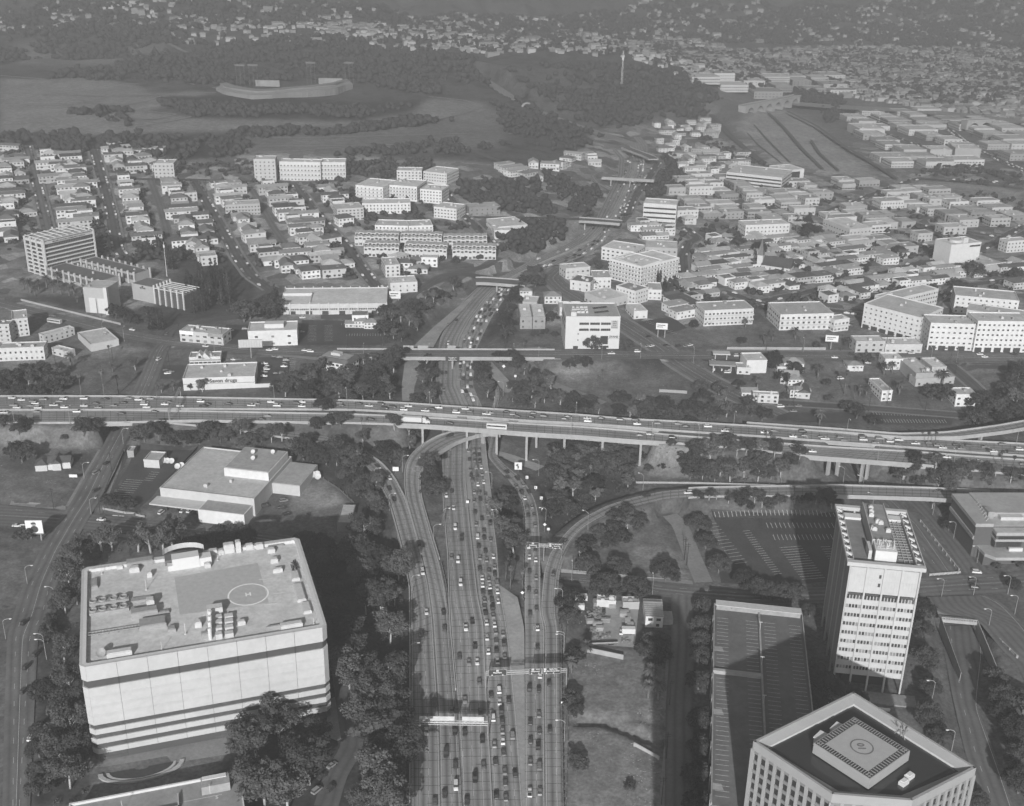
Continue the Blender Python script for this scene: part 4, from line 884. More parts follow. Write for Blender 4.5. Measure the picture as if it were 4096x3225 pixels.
    for a in (('s1',1025,1020,2.5,2,1.3),('s1',1200,990,11,4,1.8,M_MID),('s1',1150,1050,4,3,2),('s1',1280,1090,2,2,2),('s1',810,1185,2.5,7,1.0,M_MID),('s1',1290,1350,3,3.5,3.2),('s1',1240,1430,10,4,2.4,M_MID),('s1',1360,1410,8,2,.8,M_STEEL),('s1',1310,1530,10,6,1.8,M_MID),('s1',1825,905,3.5,2.5,2.4),('s1',1890,900,2.4,2,2),('s1',1960,885,4.5,3,4),('s1',2040,880,2.2,3,5),('s1',1775,1010,2.6,2,1.8),('s2',0,855,3.2,2.4,2.2),('s2',85,850,3.2,2.4,2.2),('s2',185,885,3.2,2.6,1.8),('s2',210,970,3.2,2.6,1.8),('s2',240,1050,4,2,1.6),('s2',225,830,7,4,.5,M_MID),('s2',395,1120,3.4,6.5,1.1),('s2',445,1300,3.6,13,1.1),('s2',495,1400,3.4,7.5,1.0),('s2',360,1530,8.5,2.8,1.8),('s2',240,1520,9,.6,1.2,M_STEEL),('s1',1470,1560,3,3,1.4,M_MID),('s1',1695,1520,2.6,2.5,2.2),('s1',2065,1500,3,2,1.6),('s1',1755,1615,2.6,2.4,2.2,M_STEEL),('t1',1040,285,9,2.8,2.2)): unit(*a)
    for k,(x,y) in enumerate(((1830,1420),(1830,1465),(1830,1515),(1830,1570))):
        q=loc('s1',x,y+40);MB().cyl((0,0,0),(0,0,5),.75,.75,12).build('exhaust_stack',M_WHITE,r,loc=(q[0]-1.4,q[1],Z));MB().b2(0,2.4,-1.5,.8,0,2.4).build('fan_box',M_PALE,r,loc=(q[0]+.6,q[1],Z));MB().b2(3.4,6.6,-1.5,.8,0,2.0).build('fan_box',M_PALE,r,loc=(q[0]+.6,q[1],Z))
    q=loc('s1',1840,1420);MB().b2(-3,3,0,3.5,0,3.6).build('plant_house',M_PALE,r,loc=(q[0],q[1],Z))
    q0,q1=loc('s1',755,1600),loc('s1',1400,1520);mb=MB();dx=q1[0]-q0[0]
    for yy in (0,1.8): mb.cyl((0,yy,.9),(dx,yy,.9),.16,n=5)
    for k in range(24): mb.cyl((dx*k/23,0,.9),(dx*k/23,1.8,.9),.09,n=4);
    for k in range(0,24,3): mb.cyl((dx*k/23,0,0),(dx*k/23,0,.9),.12,n=4)
    mb.build('pipe_rack',M_MID,r,loc=(q0[0],q0[1],Z))
    mb=MB();rr=random.Random(4)
    for k in range(12): mb.cyl((rr.uniform(-1,1)+k*.15,rr.uniform(-3,3),.2+rr.uniform(0,.8)),(rr.uniform(-1,1)+k*.15,rr.uniform(2,6),.2+rr.uniform(0,.8)),.18,n=5)
    q=loc('s2',370,1010);mb.build('pipe_stack',M_DARK,r,loc=(q[0],q[1],Z))
    for g,x,y,h in (('s1',1250,1195,5),('s1',870,1060,3),('s2',545,1490,3),('t1',1405,225,4),('t1',1610,80,5),('s1',1860,945,3)):
        q=loc(g,x,y);MB().cyl((0,0,0),(0,0,h),.12,n=5).cyl((0,0,0),(0,0,.4),.5,n=6).build('mast',M_PALE,r,loc=(q[0],q[1],Z))
    q=loc('t1',880,270);dish(r,(q[0],q[1],Z),1.8,M_MID)
    return r
def dish_mesh(R_,m):
    mb=MB();n=14;prof=((0,0),(.35,.05),(.7,.2),(1,.42))
    for k in range(n):
        t0,t1=2*math.pi*k/n,2*math.pi*(k+1)/n
        for (r0,h0),(r1,h1) in zip(prof,prof[1:]): mb.quad((r0*R_*math.cos(t0),r0*R_*math.sin(t0),h0*R_),(r0*R_*math.cos(t1),r0*R_*math.sin(t1),h0*R_),(r1*R_*math.cos(t1),r1*R_*math.sin(t1),h1*R_),(r1*R_*math.cos(t0),r1*R_*math.sin(t0),h1*R_))
    return mb.mesh('reflector',m,True)
_dm={}
def dish(parent,loc,R_,m=None,tilt=.9,az=0.0,label=None,group=None):
    m=m or M_WHITE;key=(R_,m.name)
    if key not in _dm:
        mb=MB();mb.cyl((0,0,0),(0,0,R_*.9),.18,n=6);mb.box((0,0,.1),(R_*.8,R_*.8,.2));mb.cyl((0,0,R_*.9),(0,-.4*R_,R_*1.0),.12,n=5);_dm[key]=(dish_mesh(R_,m),mb.mesh('mount',M_STEEL),MB().cyl((0,0,0),(0,0,R_*.75),.05,n=4).mesh('feed',M_STEEL))
    a,b,c=_dm[key]
    if label: r=thing('satellite_dish',label,'satellite dish',loc,az,group)
    else: r=put('satellite_dish',None,parent,loc,az)
    put('mount',b,r);o=put('reflector',a,r,(0,-.2,R_*.9));o.rotation_euler=(tilt,0,0)
    if label: f=put('feed',c,r,(0,-.2,R_*.9));f.rotation_euler=(tilt,0,0)
    return r
data_centre()
# ------------------------------------------------------------------ low roof at the bottom left
def low_roof():
    h=7;a=P('t1',600,1560,h);b=P('t1',2080,1278,h);rz=math.atan2(b.y-a.y,b.x-a.x);L=(b-a).xy.length
    r=thing('parking_deck','low flat-roofed deck building at the bottom edge with painted numeral','building',(a.x,a.y,0),rz);D=60
    MB().b2(0,L,-D,0,-2,h-.6).build('wall',M_WALL,r,color=.4);MB().b2(.4,L-.4,-D,-.4,h-.6,h-.5).build('roof',M_ROOF,r,color=.24)
    for x0,x1,y0,y1 in ((0,L,-.5,.2),(0,.5,-D,-.5),(L-.5,L,-D,-.5)): MB().b2(x0,x1,y0,y1,h-.6,h+.5).build('parapet',mat('parapet_coping',.55,.8,.1),r)
    MB().b2(L-14,L-4,-8,-2.5,h-.5,h+3).build('stair_house',M_CONCD,r);MB().b2(L-13.5,L-5,-4.5,-2.6,h+3,h+3.3).build('skylight',M_WHITE,r)
    text(r,'5',2.2,(L-9,-10.5,h-.46),(0,0,0),M_PAINT);MB().b2(L-40,L-22,-13,-12.3,h-.5,h+1.0).build('ramp_wall',M_CONC,r);MB().b2(L-22.5,L-22,-13,-6,h-.5,h+1.0).build('ramp_wall',M_CONC,r)
    for x in (18,48,62): MB().cyl((x,-8,h-.5),(x,-8,h+4),.1,n=5).box((x,-8.5,h+4),(.3,1.2,.15)).build('lamp_post',M_PALE,r)
    for x in (12,36): MB().b2(x,x+16,-9.5,-9.3,h-.49,h-.47).build('stall_marking',M_PAINT,r)
    # planted crescent in front of the block
    p=P('t1',1230,1240);g=thing('planter_bed','curved planter and low wall in front of the big white block','planter',p,rz);n=14
    for R0,R1,hh,m,nm in ((11.2,12.6,.7,M_CONC,'outer_wall'),(9.3,10.2,.5,M_CONC,'inner_wall'),(2,9.3,.25,mat('planting_soil',.045,.9,.3),'planting')):
        mb=MB()
        for k in range(n):
            t0,t1=math.pi+math.pi*k/n,math.pi+math.pi*(k+1)/n;q=lambda t,R_: (1.25*R_*math.cos(t),.62*R_*math.sin(t))
            mb.prism([q(t0,R0),q(t0,R1),q(t1,R1),q(t1,R0)],0,hh)
        mb.build(nm,m,g)
low_roof()
# ------------------------------------------------------------------ white office tower
def tower():
    L,D,H=27.5,47.0,60.0;rz=math.atan2(-4,27);r=thing('office_tower','tall white slab tower with rows of small square windows','building',(138,403,0),rz);occupy(r,L,D)
    wm=mat('white_precast',.45,.75,.05,.4)
    MB().b2(1.0,L-1.0,1.0,D-1.0,7,H-1).build('core',M_DARK,r);MB().b2(4,L-4,5,D-4,-1,7).build('lobby',M_GLASS,r)
    # front and rear: piers, spandrels, each window
    bw=L/4;FH=4.28;Z0=7.0;rows=9;ztop=Z0+rows*FH
    col=MB().b2(-.35,.35,-.55,.6,-1,H).mesh('pier',wm);sp=MB();sp.b2(.3,bw-.3,0,.5,0,FH-1.75)
    for k in range(6): sp.b2(.3+k*(bw-.6)/5.-.16 if k else .3,.3+k*(bw-.6)/5.+.16 if k<5 else bw-.3,0,.45,FH-1.75,FH)
    spm=sp.mesh('spandrel',wm);wn=MB().b2(.06,.94,.28,.4,.02,1.72).mesh('window',M_GLASS2);wn2=MB().b2(.06,.94,.28,.4,.02,1.72).mesh('window',M_GLASS)
    wns=[wn,wn2,wn2,MB().b2(.06,.94,.28,.4,.02,1.72).mesh('window',M_BLIND)];wns[3].name='window';wns=[wn,wn,wn2,wn2,wns[3]];rr=random.Random(3)
    for face in ('f','b'):
        a=0 if face == 'f' else math.pi
        T=(lambda x: (x,0)) if face == 'f' else (lambda x: (L-x,D))
        for k in range(5):
            p=T(k*bw);put('pier',col,r,(p[0],p[1],0),a)
        for b in range(4):
            for f in range(rows):
                p=T(b*bw);put('spandrel',spm,r,(p[0],p[1],Z0+f*FH),a)
                if face == 'b': continue
                for j in range(5): put('window',rr.choice(wns),r,(b*bw+.3+j*(bw-.6)/5+.17,0,Z0+f*FH+FH-1.73),a)
            p=T(b*bw);mb=MB();mb.b2(.3,bw-.3,0,.5,ztop+1.5,H-1.2)
            for k in range(1,6): mb.b2(k*bw/6-.06,k*bw/6+.06,-.08,0,ztop+1.5,H-1.2)
            mb.b2(.3,bw-.3,-.05,.5,(ztop+1.5+H-1.2)/2-.1,(ztop+1.5+H-1.2)/2+.1);mb.build('blank_panel',wm,r,loc=(p[0],p[1],0),rz=a)
            MB().b2(1.0,bw-1.0,.2,.45,ztop+.25,ztop+1.1).build('louvre',M_GLASS2,r,loc=(p[0],p[1],0),rz=a)
    MB().b2(bw*1.72,bw*1.72+.9,-.1,.2,H-5.6,H-4).build('vent',M_DARK,r);MB().b2(bw*1.72,bw*1.72+.9,-.1,.2,H-9.6,H-8).build('vent',M_DARK,r)
    # long sides: vertical fins
    fin=MB().b2(-.25,.8,-.16,.16,0,H-8.2).mesh('fin',mat('side_fin',.30,.8,.1));nf=26
    for s in (0,1):
        for k in range(nf): put('fin',fin,r,(0 if s == 0 else L,D*(k+.5)/nf,7),0 if s == 0 else math.pi)
        for k in range(5): put('pier',col,r,(0 if s == 0 else L,D*k/4,0),0)
    mb=MB()
    for s in (.45,L-.95):
        for f in range(rows+3): mb.b2(s,s+.5,.5,D-.5,Z0+f*FH,Z0+f*FH+1.2)
    mb.build('side_spandrels',mat('side_panel',.24,.8,.1),r,kind='stuff')
    # roof: edge slab, sloping braces, plant house
    MB().b2(.8,L-.8,.8,D-.8,H-1.2,H-.9).build('roof',M_ROOF,r,color=.2)
    for x0,x1,y0,y1 in ((-1.6,L+1.6,-1.6,.6),(-1.6,L+1.6,D-.6,D+1.6)): MB().b2(x0,x1,y0,y1,H,H+1.7).build('roof_slab',wm,r)
    for s in (0,1):
        x=-1.6 if s == 0 else L+1.2;MB().b2(x,x+.4,.6,D-.6,H,H+1.7).build('edge_beam',wm,r)
        x=1.2 if s == 0 else L-1.6;MB().b2(x,x+.3,.6,D-.6,H-.9,H+1.0).build('inner_beam',wm,r)
        for k in range(9):
            y=2+k*(D-4)/8;x0,x1=(-1.5,1.3) if s == 0 else (L-1.3,L+1.5);MB().add([(x0,y-.15,H+1.6),(x1,y-.9,H+.8),(x1,y+.9,H+.8),(x0,y+.15,H+1.6),(x0,y-.15,H+1.2),(x1,y-.9,H-.2),(x1,y+.9,H-.2),(x0,y+.15,H+1.2)],((0,1,2,3),(7,6,5,4),(0,4,5,1),(2,6,7,3),(1,5,6,2),(3,7,4,0))).build('brace',M_WHITE,r)
    MB().b2(9.5,18.5,13,46,H-.9,H+4.5).build('plant_house',M_WALL,r,color=.34);MB().b2(9.7,18.3,13.2,45.8,H+4.5,H+4.55).build('plant_roof',M_ROOF,r,color=.25)
    for x0,x1,y0,y1 in ((9.5,18.5,12.9,13.2),(9.5,9.8,13.2,46),(18.2,18.5,13.2,46)): MB().b2(x0,x1,y0,y1,H+4.5,H+5.2).build('plant_parapet',M_WALL,r,color=.4)
    MB().b2(9.9,18.4,4.5,12.8,H-.9,H+4.6).build('plant_front',M_WHITE,r)
    for x0,x1,y0,y1 in ((2,9,40,44),(19,26,41,45)): MB().b2(x0,x1,y0,y1,H-.9,H+.2).build('roof_platform',M_WHITE,r)
    rr=random.Random(8)
    for k in range(9): x,y=rr.uniform(11,17),rr.uniform(16,42);MB().box((0,0,.7),(2,1.6,1.4)).box((0,0,1.6),(1.2,1,.4)).build('roof_unit',M_PALE,r,loc=(x,y,H+4.5))
    mb=MB()
    for k in range(14): x=rr.uniform(10.5,18);y=rr.uniform(6,12);mb.cyl((x,y,H+4.5),(x,y,H+6+rr.random()*1.5),.2,n=5)
    for k in range(5): mb.cyl((10.5,6+k*1.2,H+5.2),(17.5,6.3+k*1.2,H+5.2),.12,n=4)
    mb.build('pipework',M_PALE,r);MB().b2(7.7,9.0,7,15,H-.9,H+3).build('ladder_frame',M_PALE,r)
    mb=MB()
    for k in range(16): y=8+k*2.2;mb.cyl((20,y,H-.6),(25.5,y-.5,H-.2),.1,n=4)
    mb.cyl((22,5,H-.3),(22,44,H-.3),.15,n=5).cyl((24,5,H-.3),(24,44,H-.3),.15,n=5).build('roof_rails',M_PALE,r)
    # plaza
    MB().b2(-4,L+6,-9,-1.5,-.4,.25).build('plaza',M_WALK,r);MB().b2(-4,22,-13,-12.4,-.5,.8).build('garden_wall',M_WHITE,r)
tower()
# ------------------------------------------------------------------ grey block with numbered helipad
def helipad_block():
    H=50.0;pts=[P('t4',25,930,H),P('t4',650,1352,H),P('t4',1285,1402,H),P('t4',1790,1140,H),P('t4',815,540,H)]   # left, lower, lower right, right, back
    o=pts[0];r=thing('office_block','grey chamfered office block with helipad marked 10 on its roof','building',(o.x,o.y,0));poly=[((p-o).x,(p-o).y) for p in pts];n=5
    ctr=Vector((sum(p[0] for p in poly)/n,sum(p[1] for p in poly)/n));OCC.append((o.x+ctr.x,o.y+ctr.y,30))
    def inset(d): return [tuple(Vector(p)+(ctr-Vector(p)).normalized()*d) for p in poly]
    gm=mat('grey_stone',.30,.8,.06,.4,amt2=.06,scale2=.08);gl=mat('tinted_glass',.03,.12,0,spec=.7)
    MB().prism(inset(1.0),-2,H-2).build('core',gl,r)
    # facade grid: piers, spandrels and each window on the camera side
    for a,b in ((0,1),(1,2),(2,3)):
        A,B=Vector(poly[a]),Vector(poly[b]);ln=(B-A).length;ang=math.atan2((B-A).y,(B-A).x);nb_=max(3,round(ln/3.3));bw=ln/nb_
        f=put('facade',MB().b2(0,ln,0,.9,H-2.8,H+.6).mesh('facade',gm),r,(A.x,A.y,0),ang)
        pier=MB().b2(-.55,.55,-.1,1.0,-2,H-2.8).mesh('pier',gm);spd=MB().b2(.55,bw-.55,.15,.95,0,1.25).mesh('spandrel',mat('grey_spandrel',.2,.7,.08));win=MB().b2(.6,bw-.6,.5,.62,0,2.6).mesh('window',gl)
        for k in range(nb_+1): put('pier',pier,f,(k*bw,0,0))
        for k in range(nb_):
            for q in range(6):
                z=H-2.8-3.9*q-1.25;put('spandrel',spd,f,(k*bw,0,z));put('window',win,f,(k*bw,0,z-2.65))
    for a,b in ((3,4),(4,0)):
        A,B=Vector(poly[a]),Vector(poly[b]);ln=(B-A).length;ang=math.atan2((B-A).y,(B-A).x);MB().b2(0,ln,0,.8,-2,H+.6).build('facade',gm,r,loc=(A.x,A.y,0),rz=ang)
    # sloping stone parapet ring, dark well
    I1,I2=inset(.1),inset(4.6);mb=MB()
    for k in range(n): a,b=k,(k+1) % n;mb.quad((*I1[a],H+.62),(*I1[b],H+.62),(*I2[b],H-1.2),(*I2[a],H-1.2))
    mb.build('sloping_coping',gm,r);mb=MB()
    for k in range(n): a,b=k,(k+1) % n;mb.quad((*I2[a],H-1.2),(*I2[b],H-1.2),(*I2[b],H-3.4),(*I2[a],H-3.4))
    mb.build('well_wall',M_PALE,r)
    MB().prism(inset(4.2),H-3.6,H-3.3).build('roof',M_ROOF,r,color=.075)
    # helipad box
    zt=H+2.4;a,b,c=P('t4',505,935,zt)-o,P('t4',950,1222,zt)-o,P('t4',1310,1030,zt)-o;d=P('t4',870,750,zt)-o
    ang=math.atan2(b.y-a.y,b.x-a.x);L=(b-a).xy.length;D=((c-b).xy.length+(d-a).xy.length)/2;hp=put('helipad',None,r,(a.x,a.y,0),ang)
    MB().b2(0,L,0,D,H-1.6,zt).build('pad_box',gm,hp);MB().b2(2.6,L-2.6,2.6,D-2.6,zt,zt+.05).build('pad_surface',mat('pad_concrete',.36,.8,.08,.5),hp)
    mb=MB();
    for k in range(22):
        x=1.0+k*(L-2)/21;mb.b2(x-.09,x+.09,.5,2.3,zt,zt+.25);mb.b2(x-.09,x+.09,D-2.3,D-.5,zt,zt+.25)
    for k in range(16):
        y=1.0+k*(D-2)/15;mb.b2(.5,2.3,y-.09,y+.09,zt,zt+.25);mb.b2(L-2.3,L-.5,y-.09,y+.09,zt,zt+.25)
    mb.build('safety_net_frame',M_STEEL,hp,kind='stuff')
    for x0,x1,y0,y1 in ((.3,L-.3,.3,2.5),(.3,L-.3,D-2.5,D-.3),(.3,2.5,2.5,D-2.5),(L-2.5,L-.3,2.5,D-2.5)): MB().b2(x0,x1,y0,y1,zt,zt+.03).build('net_strip',M_DARK,hp)
    cx,cy_=L/2,D/2;mb=MB();m_=40;mk=mat('pad_marking',.14,.8,.1)
    for k in range(m_): t0,t1=2*math.pi*k/m_,2*math.pi*(k+1)/m_;mb.quad(*[(cx+math.cos(t)*R_,cy_+math.sin(t)*R_,zt+.09) for t,R_ in ((t0,3.3),(t0,3.8),(t1,3.8),(t1,3.3))])
    mb.build('pad_circle',mk,hp);text(hp,'10',3.4,(cx,cy_,zt+.08),(0,0,math.pi/2-ang),mk)
    for k in range(4): MB().cyl((L*(.15+.24*k),.6,H-3.3),(L*(.15+.24*k),.6,H-1.5),.2,n=6).build('leg',M_PALE,hp)
    for g,x,y in (('t4',560,900),('t4',690,830)):
        p=P(g,x,y,H)-o;MB().b2(-2.2,2.2,-1.4,1.4,-3.3,.8).b2(-2.4,2.4,-1.6,1.6,.8,1.2).build('cooling_tower',M_WHITE,r,loc=(p.x,p.y,H),rz=ang+math.pi/2+.15)
    p=P('t4',1230,1290,H-3)-o;MB().b2(-7,6,-3.5,5,-.3,.3).build('platform',M_CONC,r,loc=(p.x,p.y,H-3),rz=ang+math.pi/2)
    for g,x,y in (('t4',1215,1260),('t4',1260,1210)): p=P(g,x,y,H-2)-o;MB().b2(-1.5,1.5,-1,1,-1.0,1.3).b2(-1.1,1.1,-.7,.7,1.3,1.7).build('roof_unit',M_WHITE,r,loc=(p.x,p.y,H-2),rz=ang+math.pi/2)
    p=P('t4',1200,870,H-2)-o;mb=MB();rr=random.Random(2)
    for k in range(22): mb.cyl((rr.uniform(-3,3),rr.uniform(-1.5,1.5),-1),(rr.uniform(-3,3),rr.uniform(-1.5,1.5),rr.uniform(1,4)),.12,n=4)
    mb.build('window_cleaning_rig',M_MID,r,loc=(p.x,p.y,H-2),rz=ang)
helipad_block()
# ------------------------------------------------------------------ parking structure beside the tower
def parking_structure():
    h=11.0;a=P('t3',1830,1560,h);b=P('s3',1828,1320,h);c=P('s4',372,1222,h);d=P('t4',455,720,h)
    o=a;u=(b-a);rz=math.atan2(u.y,u.x)-math.pi/2;D=u.xy.length;L=(c-b).xy.length+1;r=thing('parking_structure','long open-top parking structure with white stall lines left of the tower','car park',(a.x,a.y,0),rz);occupy(r,L,D)
    MB().b2(.5,L-.5,.5,D-.5,-2,h-.5).build('core',M_DARK,r);y2=D*.60
    for k in range(3): MB().b2(0,L,0,D,k*3.6+.8,k*3.6+1.9).build('deck_edge',M_CONCD,r)
    MB().b2(0,L,0,D,h-.5,h).build('roof_deck',mat('roof_deck',.12,.9,.2,.5,amt2=.25,scale2=.1),r);MB().b2(L*.0,L*.52,0,y2,h+.003,h+.02).build('deck_surface',mat('deck_coating',.14,.9,.2,.5,amt2=.25,scale2=.1),r)
    for x0,x1,y0,y1 in ((-.1,.35,0,D),(L-.35,L+.1,0,D),(0,L,D-.4,D+.1)): MB().b2(x0,x1,y0,y1,h,h+.95).build('parapet',M_CONCD,r)
    MB().b2(0,L*.5,y2-.5,y2+1.2,h,h+1.6).build('ramp_beam',M_CONC,r);MB().b2(L*.5,L*.52,0,D*.97,h,h+1.0).build('centre_wall',M_CONCD,r)
    MB().b2(1.0,L-1,D-4,D-.4,h,h+2.4).build('stair_house',M_CONCD,r);MB().b2(.6,L-.6,D-4.4,D,h+2.4,h+2.7).build('stair_roof',M_PALE,r)
    me=MB().b2(0,5,-.07,.07,0,.02).mesh('stall_line',M_PAINT);n=int(D*.94/2.8)
    for k in range(n):
        for x in (1.4,L*.36,L*.56,L-6.4): 
            if 2<k*2.8<D-6: put('stall_line',me,r,(x,2+k*2.8,h+.022))
    for k in range(3): MB().prism([(.5,0),(4.5,0),(3.6,3.4),(.5,3.4)],h+.005,h+.04).build('painted_island',M_CONCD,r,loc=(0,8+k*D*.33,0))
    for k in range(9): MB().b2(-.5,.0,k*D/9+2,k*D/9+5,0,h+.5).build('pier',M_CONCD,r)
    for k in range(5): MB().cyl((L*.51,8+k*D*.2,h),(L*.51,8+k*D*.2,h+5),.12,n=5).box((L*.51,8+k*D*.2,h+5),(1.6,.4,.2)).build('lamp_post',M_PALE,r)
    MB().b2(L*.85,L*.85+1.6,D-.5,D-.39,h+.3,h+.95).build('level_sign',M_WHITE,r);text(r,'6',.8,(L*.2,D-4.42,h+1.7),FACE,M_DARK)
parking_structure()

# ------------------------------------------------------------------ tall neighbour south of the frame; its shadow lies along the lane beside the parking structure
def south_tower():
    r=thing('office_tower','tall dark office tower just south of the view, shading the lane','building',(43,165,0),.08);MB().b2(0,13,0,30,-2,112).build('core',M_BAND,r);MB().b2(.4,12.6,.4,29.6,112,113).build('roof',M_ROOF,r,color=.2)
    sp=MB().b2(-.2,13.2,-.2,30.2,0,1.5).mesh('spandrel',M_CONC)
    for k in range(28): put('spandrel',sp,r,(0,0,k*4))
south_tower()
# ------------------------------------------------------------------ stepped building at the right edge
def stepped_block():
    a=P('s4',1840,900,0);rz=.03;r=thing('office_block','stepped dark office block with white concrete bands at the right edge','building',(a.x,a.y,0),rz);L,D=62,40;occupy(r,L,D)
    br=mat('dark_brick',.10,.9,.12,.6,amt2=.1,scale2=.1)
    MB().b2(0,L,0,8,-1,4.5).build('lower_wall',br,r);MB().prism([(0,-.4),(4,-4.5),(L,-4.5),(L,8),(-.6,8)],4.5,6.2).build('terrace_band',M_CONC,r)
    MB().b2(-3,L,8,D,-1,17).build('upper_wall',br,r);MB().b2(6,L,3.2,8,7.5,14.5).build('bay_wall',br,r)
    for z0,z1,x0,y0 in ((14.5,16.2,5.6,2.8),(11.2,12.4,5.6,2.6)): MB().b2(x0,L,y0,8.3,z0,z1).build('band',M_CONC,r)
    MB().b2(-3.6,5.6,7.6,D+.5,16.9,18.8).build('parapet_band',M_CONC,r);MB().b2(5.6,L,18,D+.5,16.9,19.5).build('parapet_band',M_CONC,r);MB().b2(-3.4,L,8.2,D,17.0,17.2).build('roof',M_ROOF,r,color=.42);MB().b2(6,L,3.3,8.2,16.2,16.3).build('roof',M_ROOF,r,color=.42)
    MB().b2(-3.7,-3.0,8,D,9.5,11.5).build('band',M_CONCD,r)
    pane=MB().b2(.05,1.1,0,.14,.05,1.5).mesh('pane',M_GLASS)
    for k in range(11):
        for q in range(3): put('pane',pane,r,(6.6+k*1.18,3.1,7.6+q*1.2))
        put('pane',pane,r,(7+k*1.3,2.7,12.5))
    MB().b2(6,9,16,22,17.2,21).build('plant_house',M_CONCD,r);MB().b2(12,24,14,24,17.2,19).build('roof_unit',M_PALE,r);MB().b2(28,40,12,20,17.2,20.4).build('plant_house',M_CONCD,r);MB().b2(13,20,1.5,2.9,4.6,8).build('doorway',M_WHITE,r)
    mb=MB()
    for k in range(8): mb.cyl((1+k*.4,10+k*3,17.2),(4+k*.4,11+k*3,20),.15,n=4)
    mb.build('roof_bracing',M_PALE,r)
stepped_block()
# ------------------------------------------------------------------ studio with satellite dishes
def studio():
    fr=corner(('s1',1365,330),('s2',35,425),('r4',1240,1378),10)
    r,L,D=flat_building('television_studio','broad pale flat-roofed studio with a raised roof block and roof dishes','building',fr,10,.60,.36,win=False,units=5,seed=4)
    MB().b2(L*.50,L*.98,D*.42,D*.95,10,14.8).build('upper_wall',M_WALL,r,color=.62);MB().b2(L*.51,L*.97,D*.43,D*.94,14.8,15.2).build('upper_roof',M_ROOF,r,color=.34)
    for x,y in ((.66,.8),(.72,.66),(.86,.85)): dish(r,(L*x,D*y,15.2),1.3)
    MB().b2(-2,L*.55,-9,0,4.6,5.4).build('canopy',M_PALE,r);MB().b2(L*.0,L*.5,-5,0,2.4,4.6).build('loading_wall',M_WHITE,r);MB().b2(L*.5,L*.98,-11,0,-1,6.5).build('loading_block',M_WALL,r,color=.66);MB().b2(L*.51,L*.97,-10.6,-.2,6.5,6.6).build('loading_roof',M_ROOF,r,color=.3)
    MB().b2(L,L+16,D*.45,D*.97,-1,8).build('annex_wall',M_WALL,r,color=.5);MB().b2(L+.4,L+15.6,D*.46,D*.96,8,8.2).build('annex_roof',M_ROOF,r,color=.36)
    occupy(r,L+16,D)
    for k in range(4): MB().b2(L*.05+k*L*.11,L*.05+k*L*.11+3,-4.9,-4.8,-.5,2.3).build('loading_door',M_DARK,r)
    flat_building('shed','small pale boxy shed in the studio car park beside three dishes','shed',corner(('s1',1225,90),('s1',1358,98),('s1',1300,18),4.5),4.5,.62,.32,win=False,units=0)
    flat_building('shed','little square shed near the street at the studio fence','shed',corner(('s1',1085,15),('s1',1140,15),('s1',1095,-25),4),4,.4,.3,win=False,units=0)
    flat_building('brick_shed','narrow long-roofed shed in shadow beyond the white block','shed',corner(('s2',742,630),('s2',860,632),('s2',752,475),4.5),4.5,.26,.34,win=False,units=0)
    for i,(x,y) in enumerate(((1402,110),(1435,112),(1470,114),(1520,160),(1555,150))): p=P('s1',x,y);dish(None,p,1.7,label='white satellite dish beside the car park shed, %s from the shed' % nth(i),group='dishes in the studio car park')
    for i,(x,y) in enumerate(((413,188),(397,205),(432,217),(474,205),(500,218),(502,238),(538,232),(577,230),(582,248))): p=P('s2',x,y);dish(None,p,1.9,label='white satellite dish in the row on the dirt yard, %s from the studio' % nth(i),group='dishes on the dirt yard')
studio()
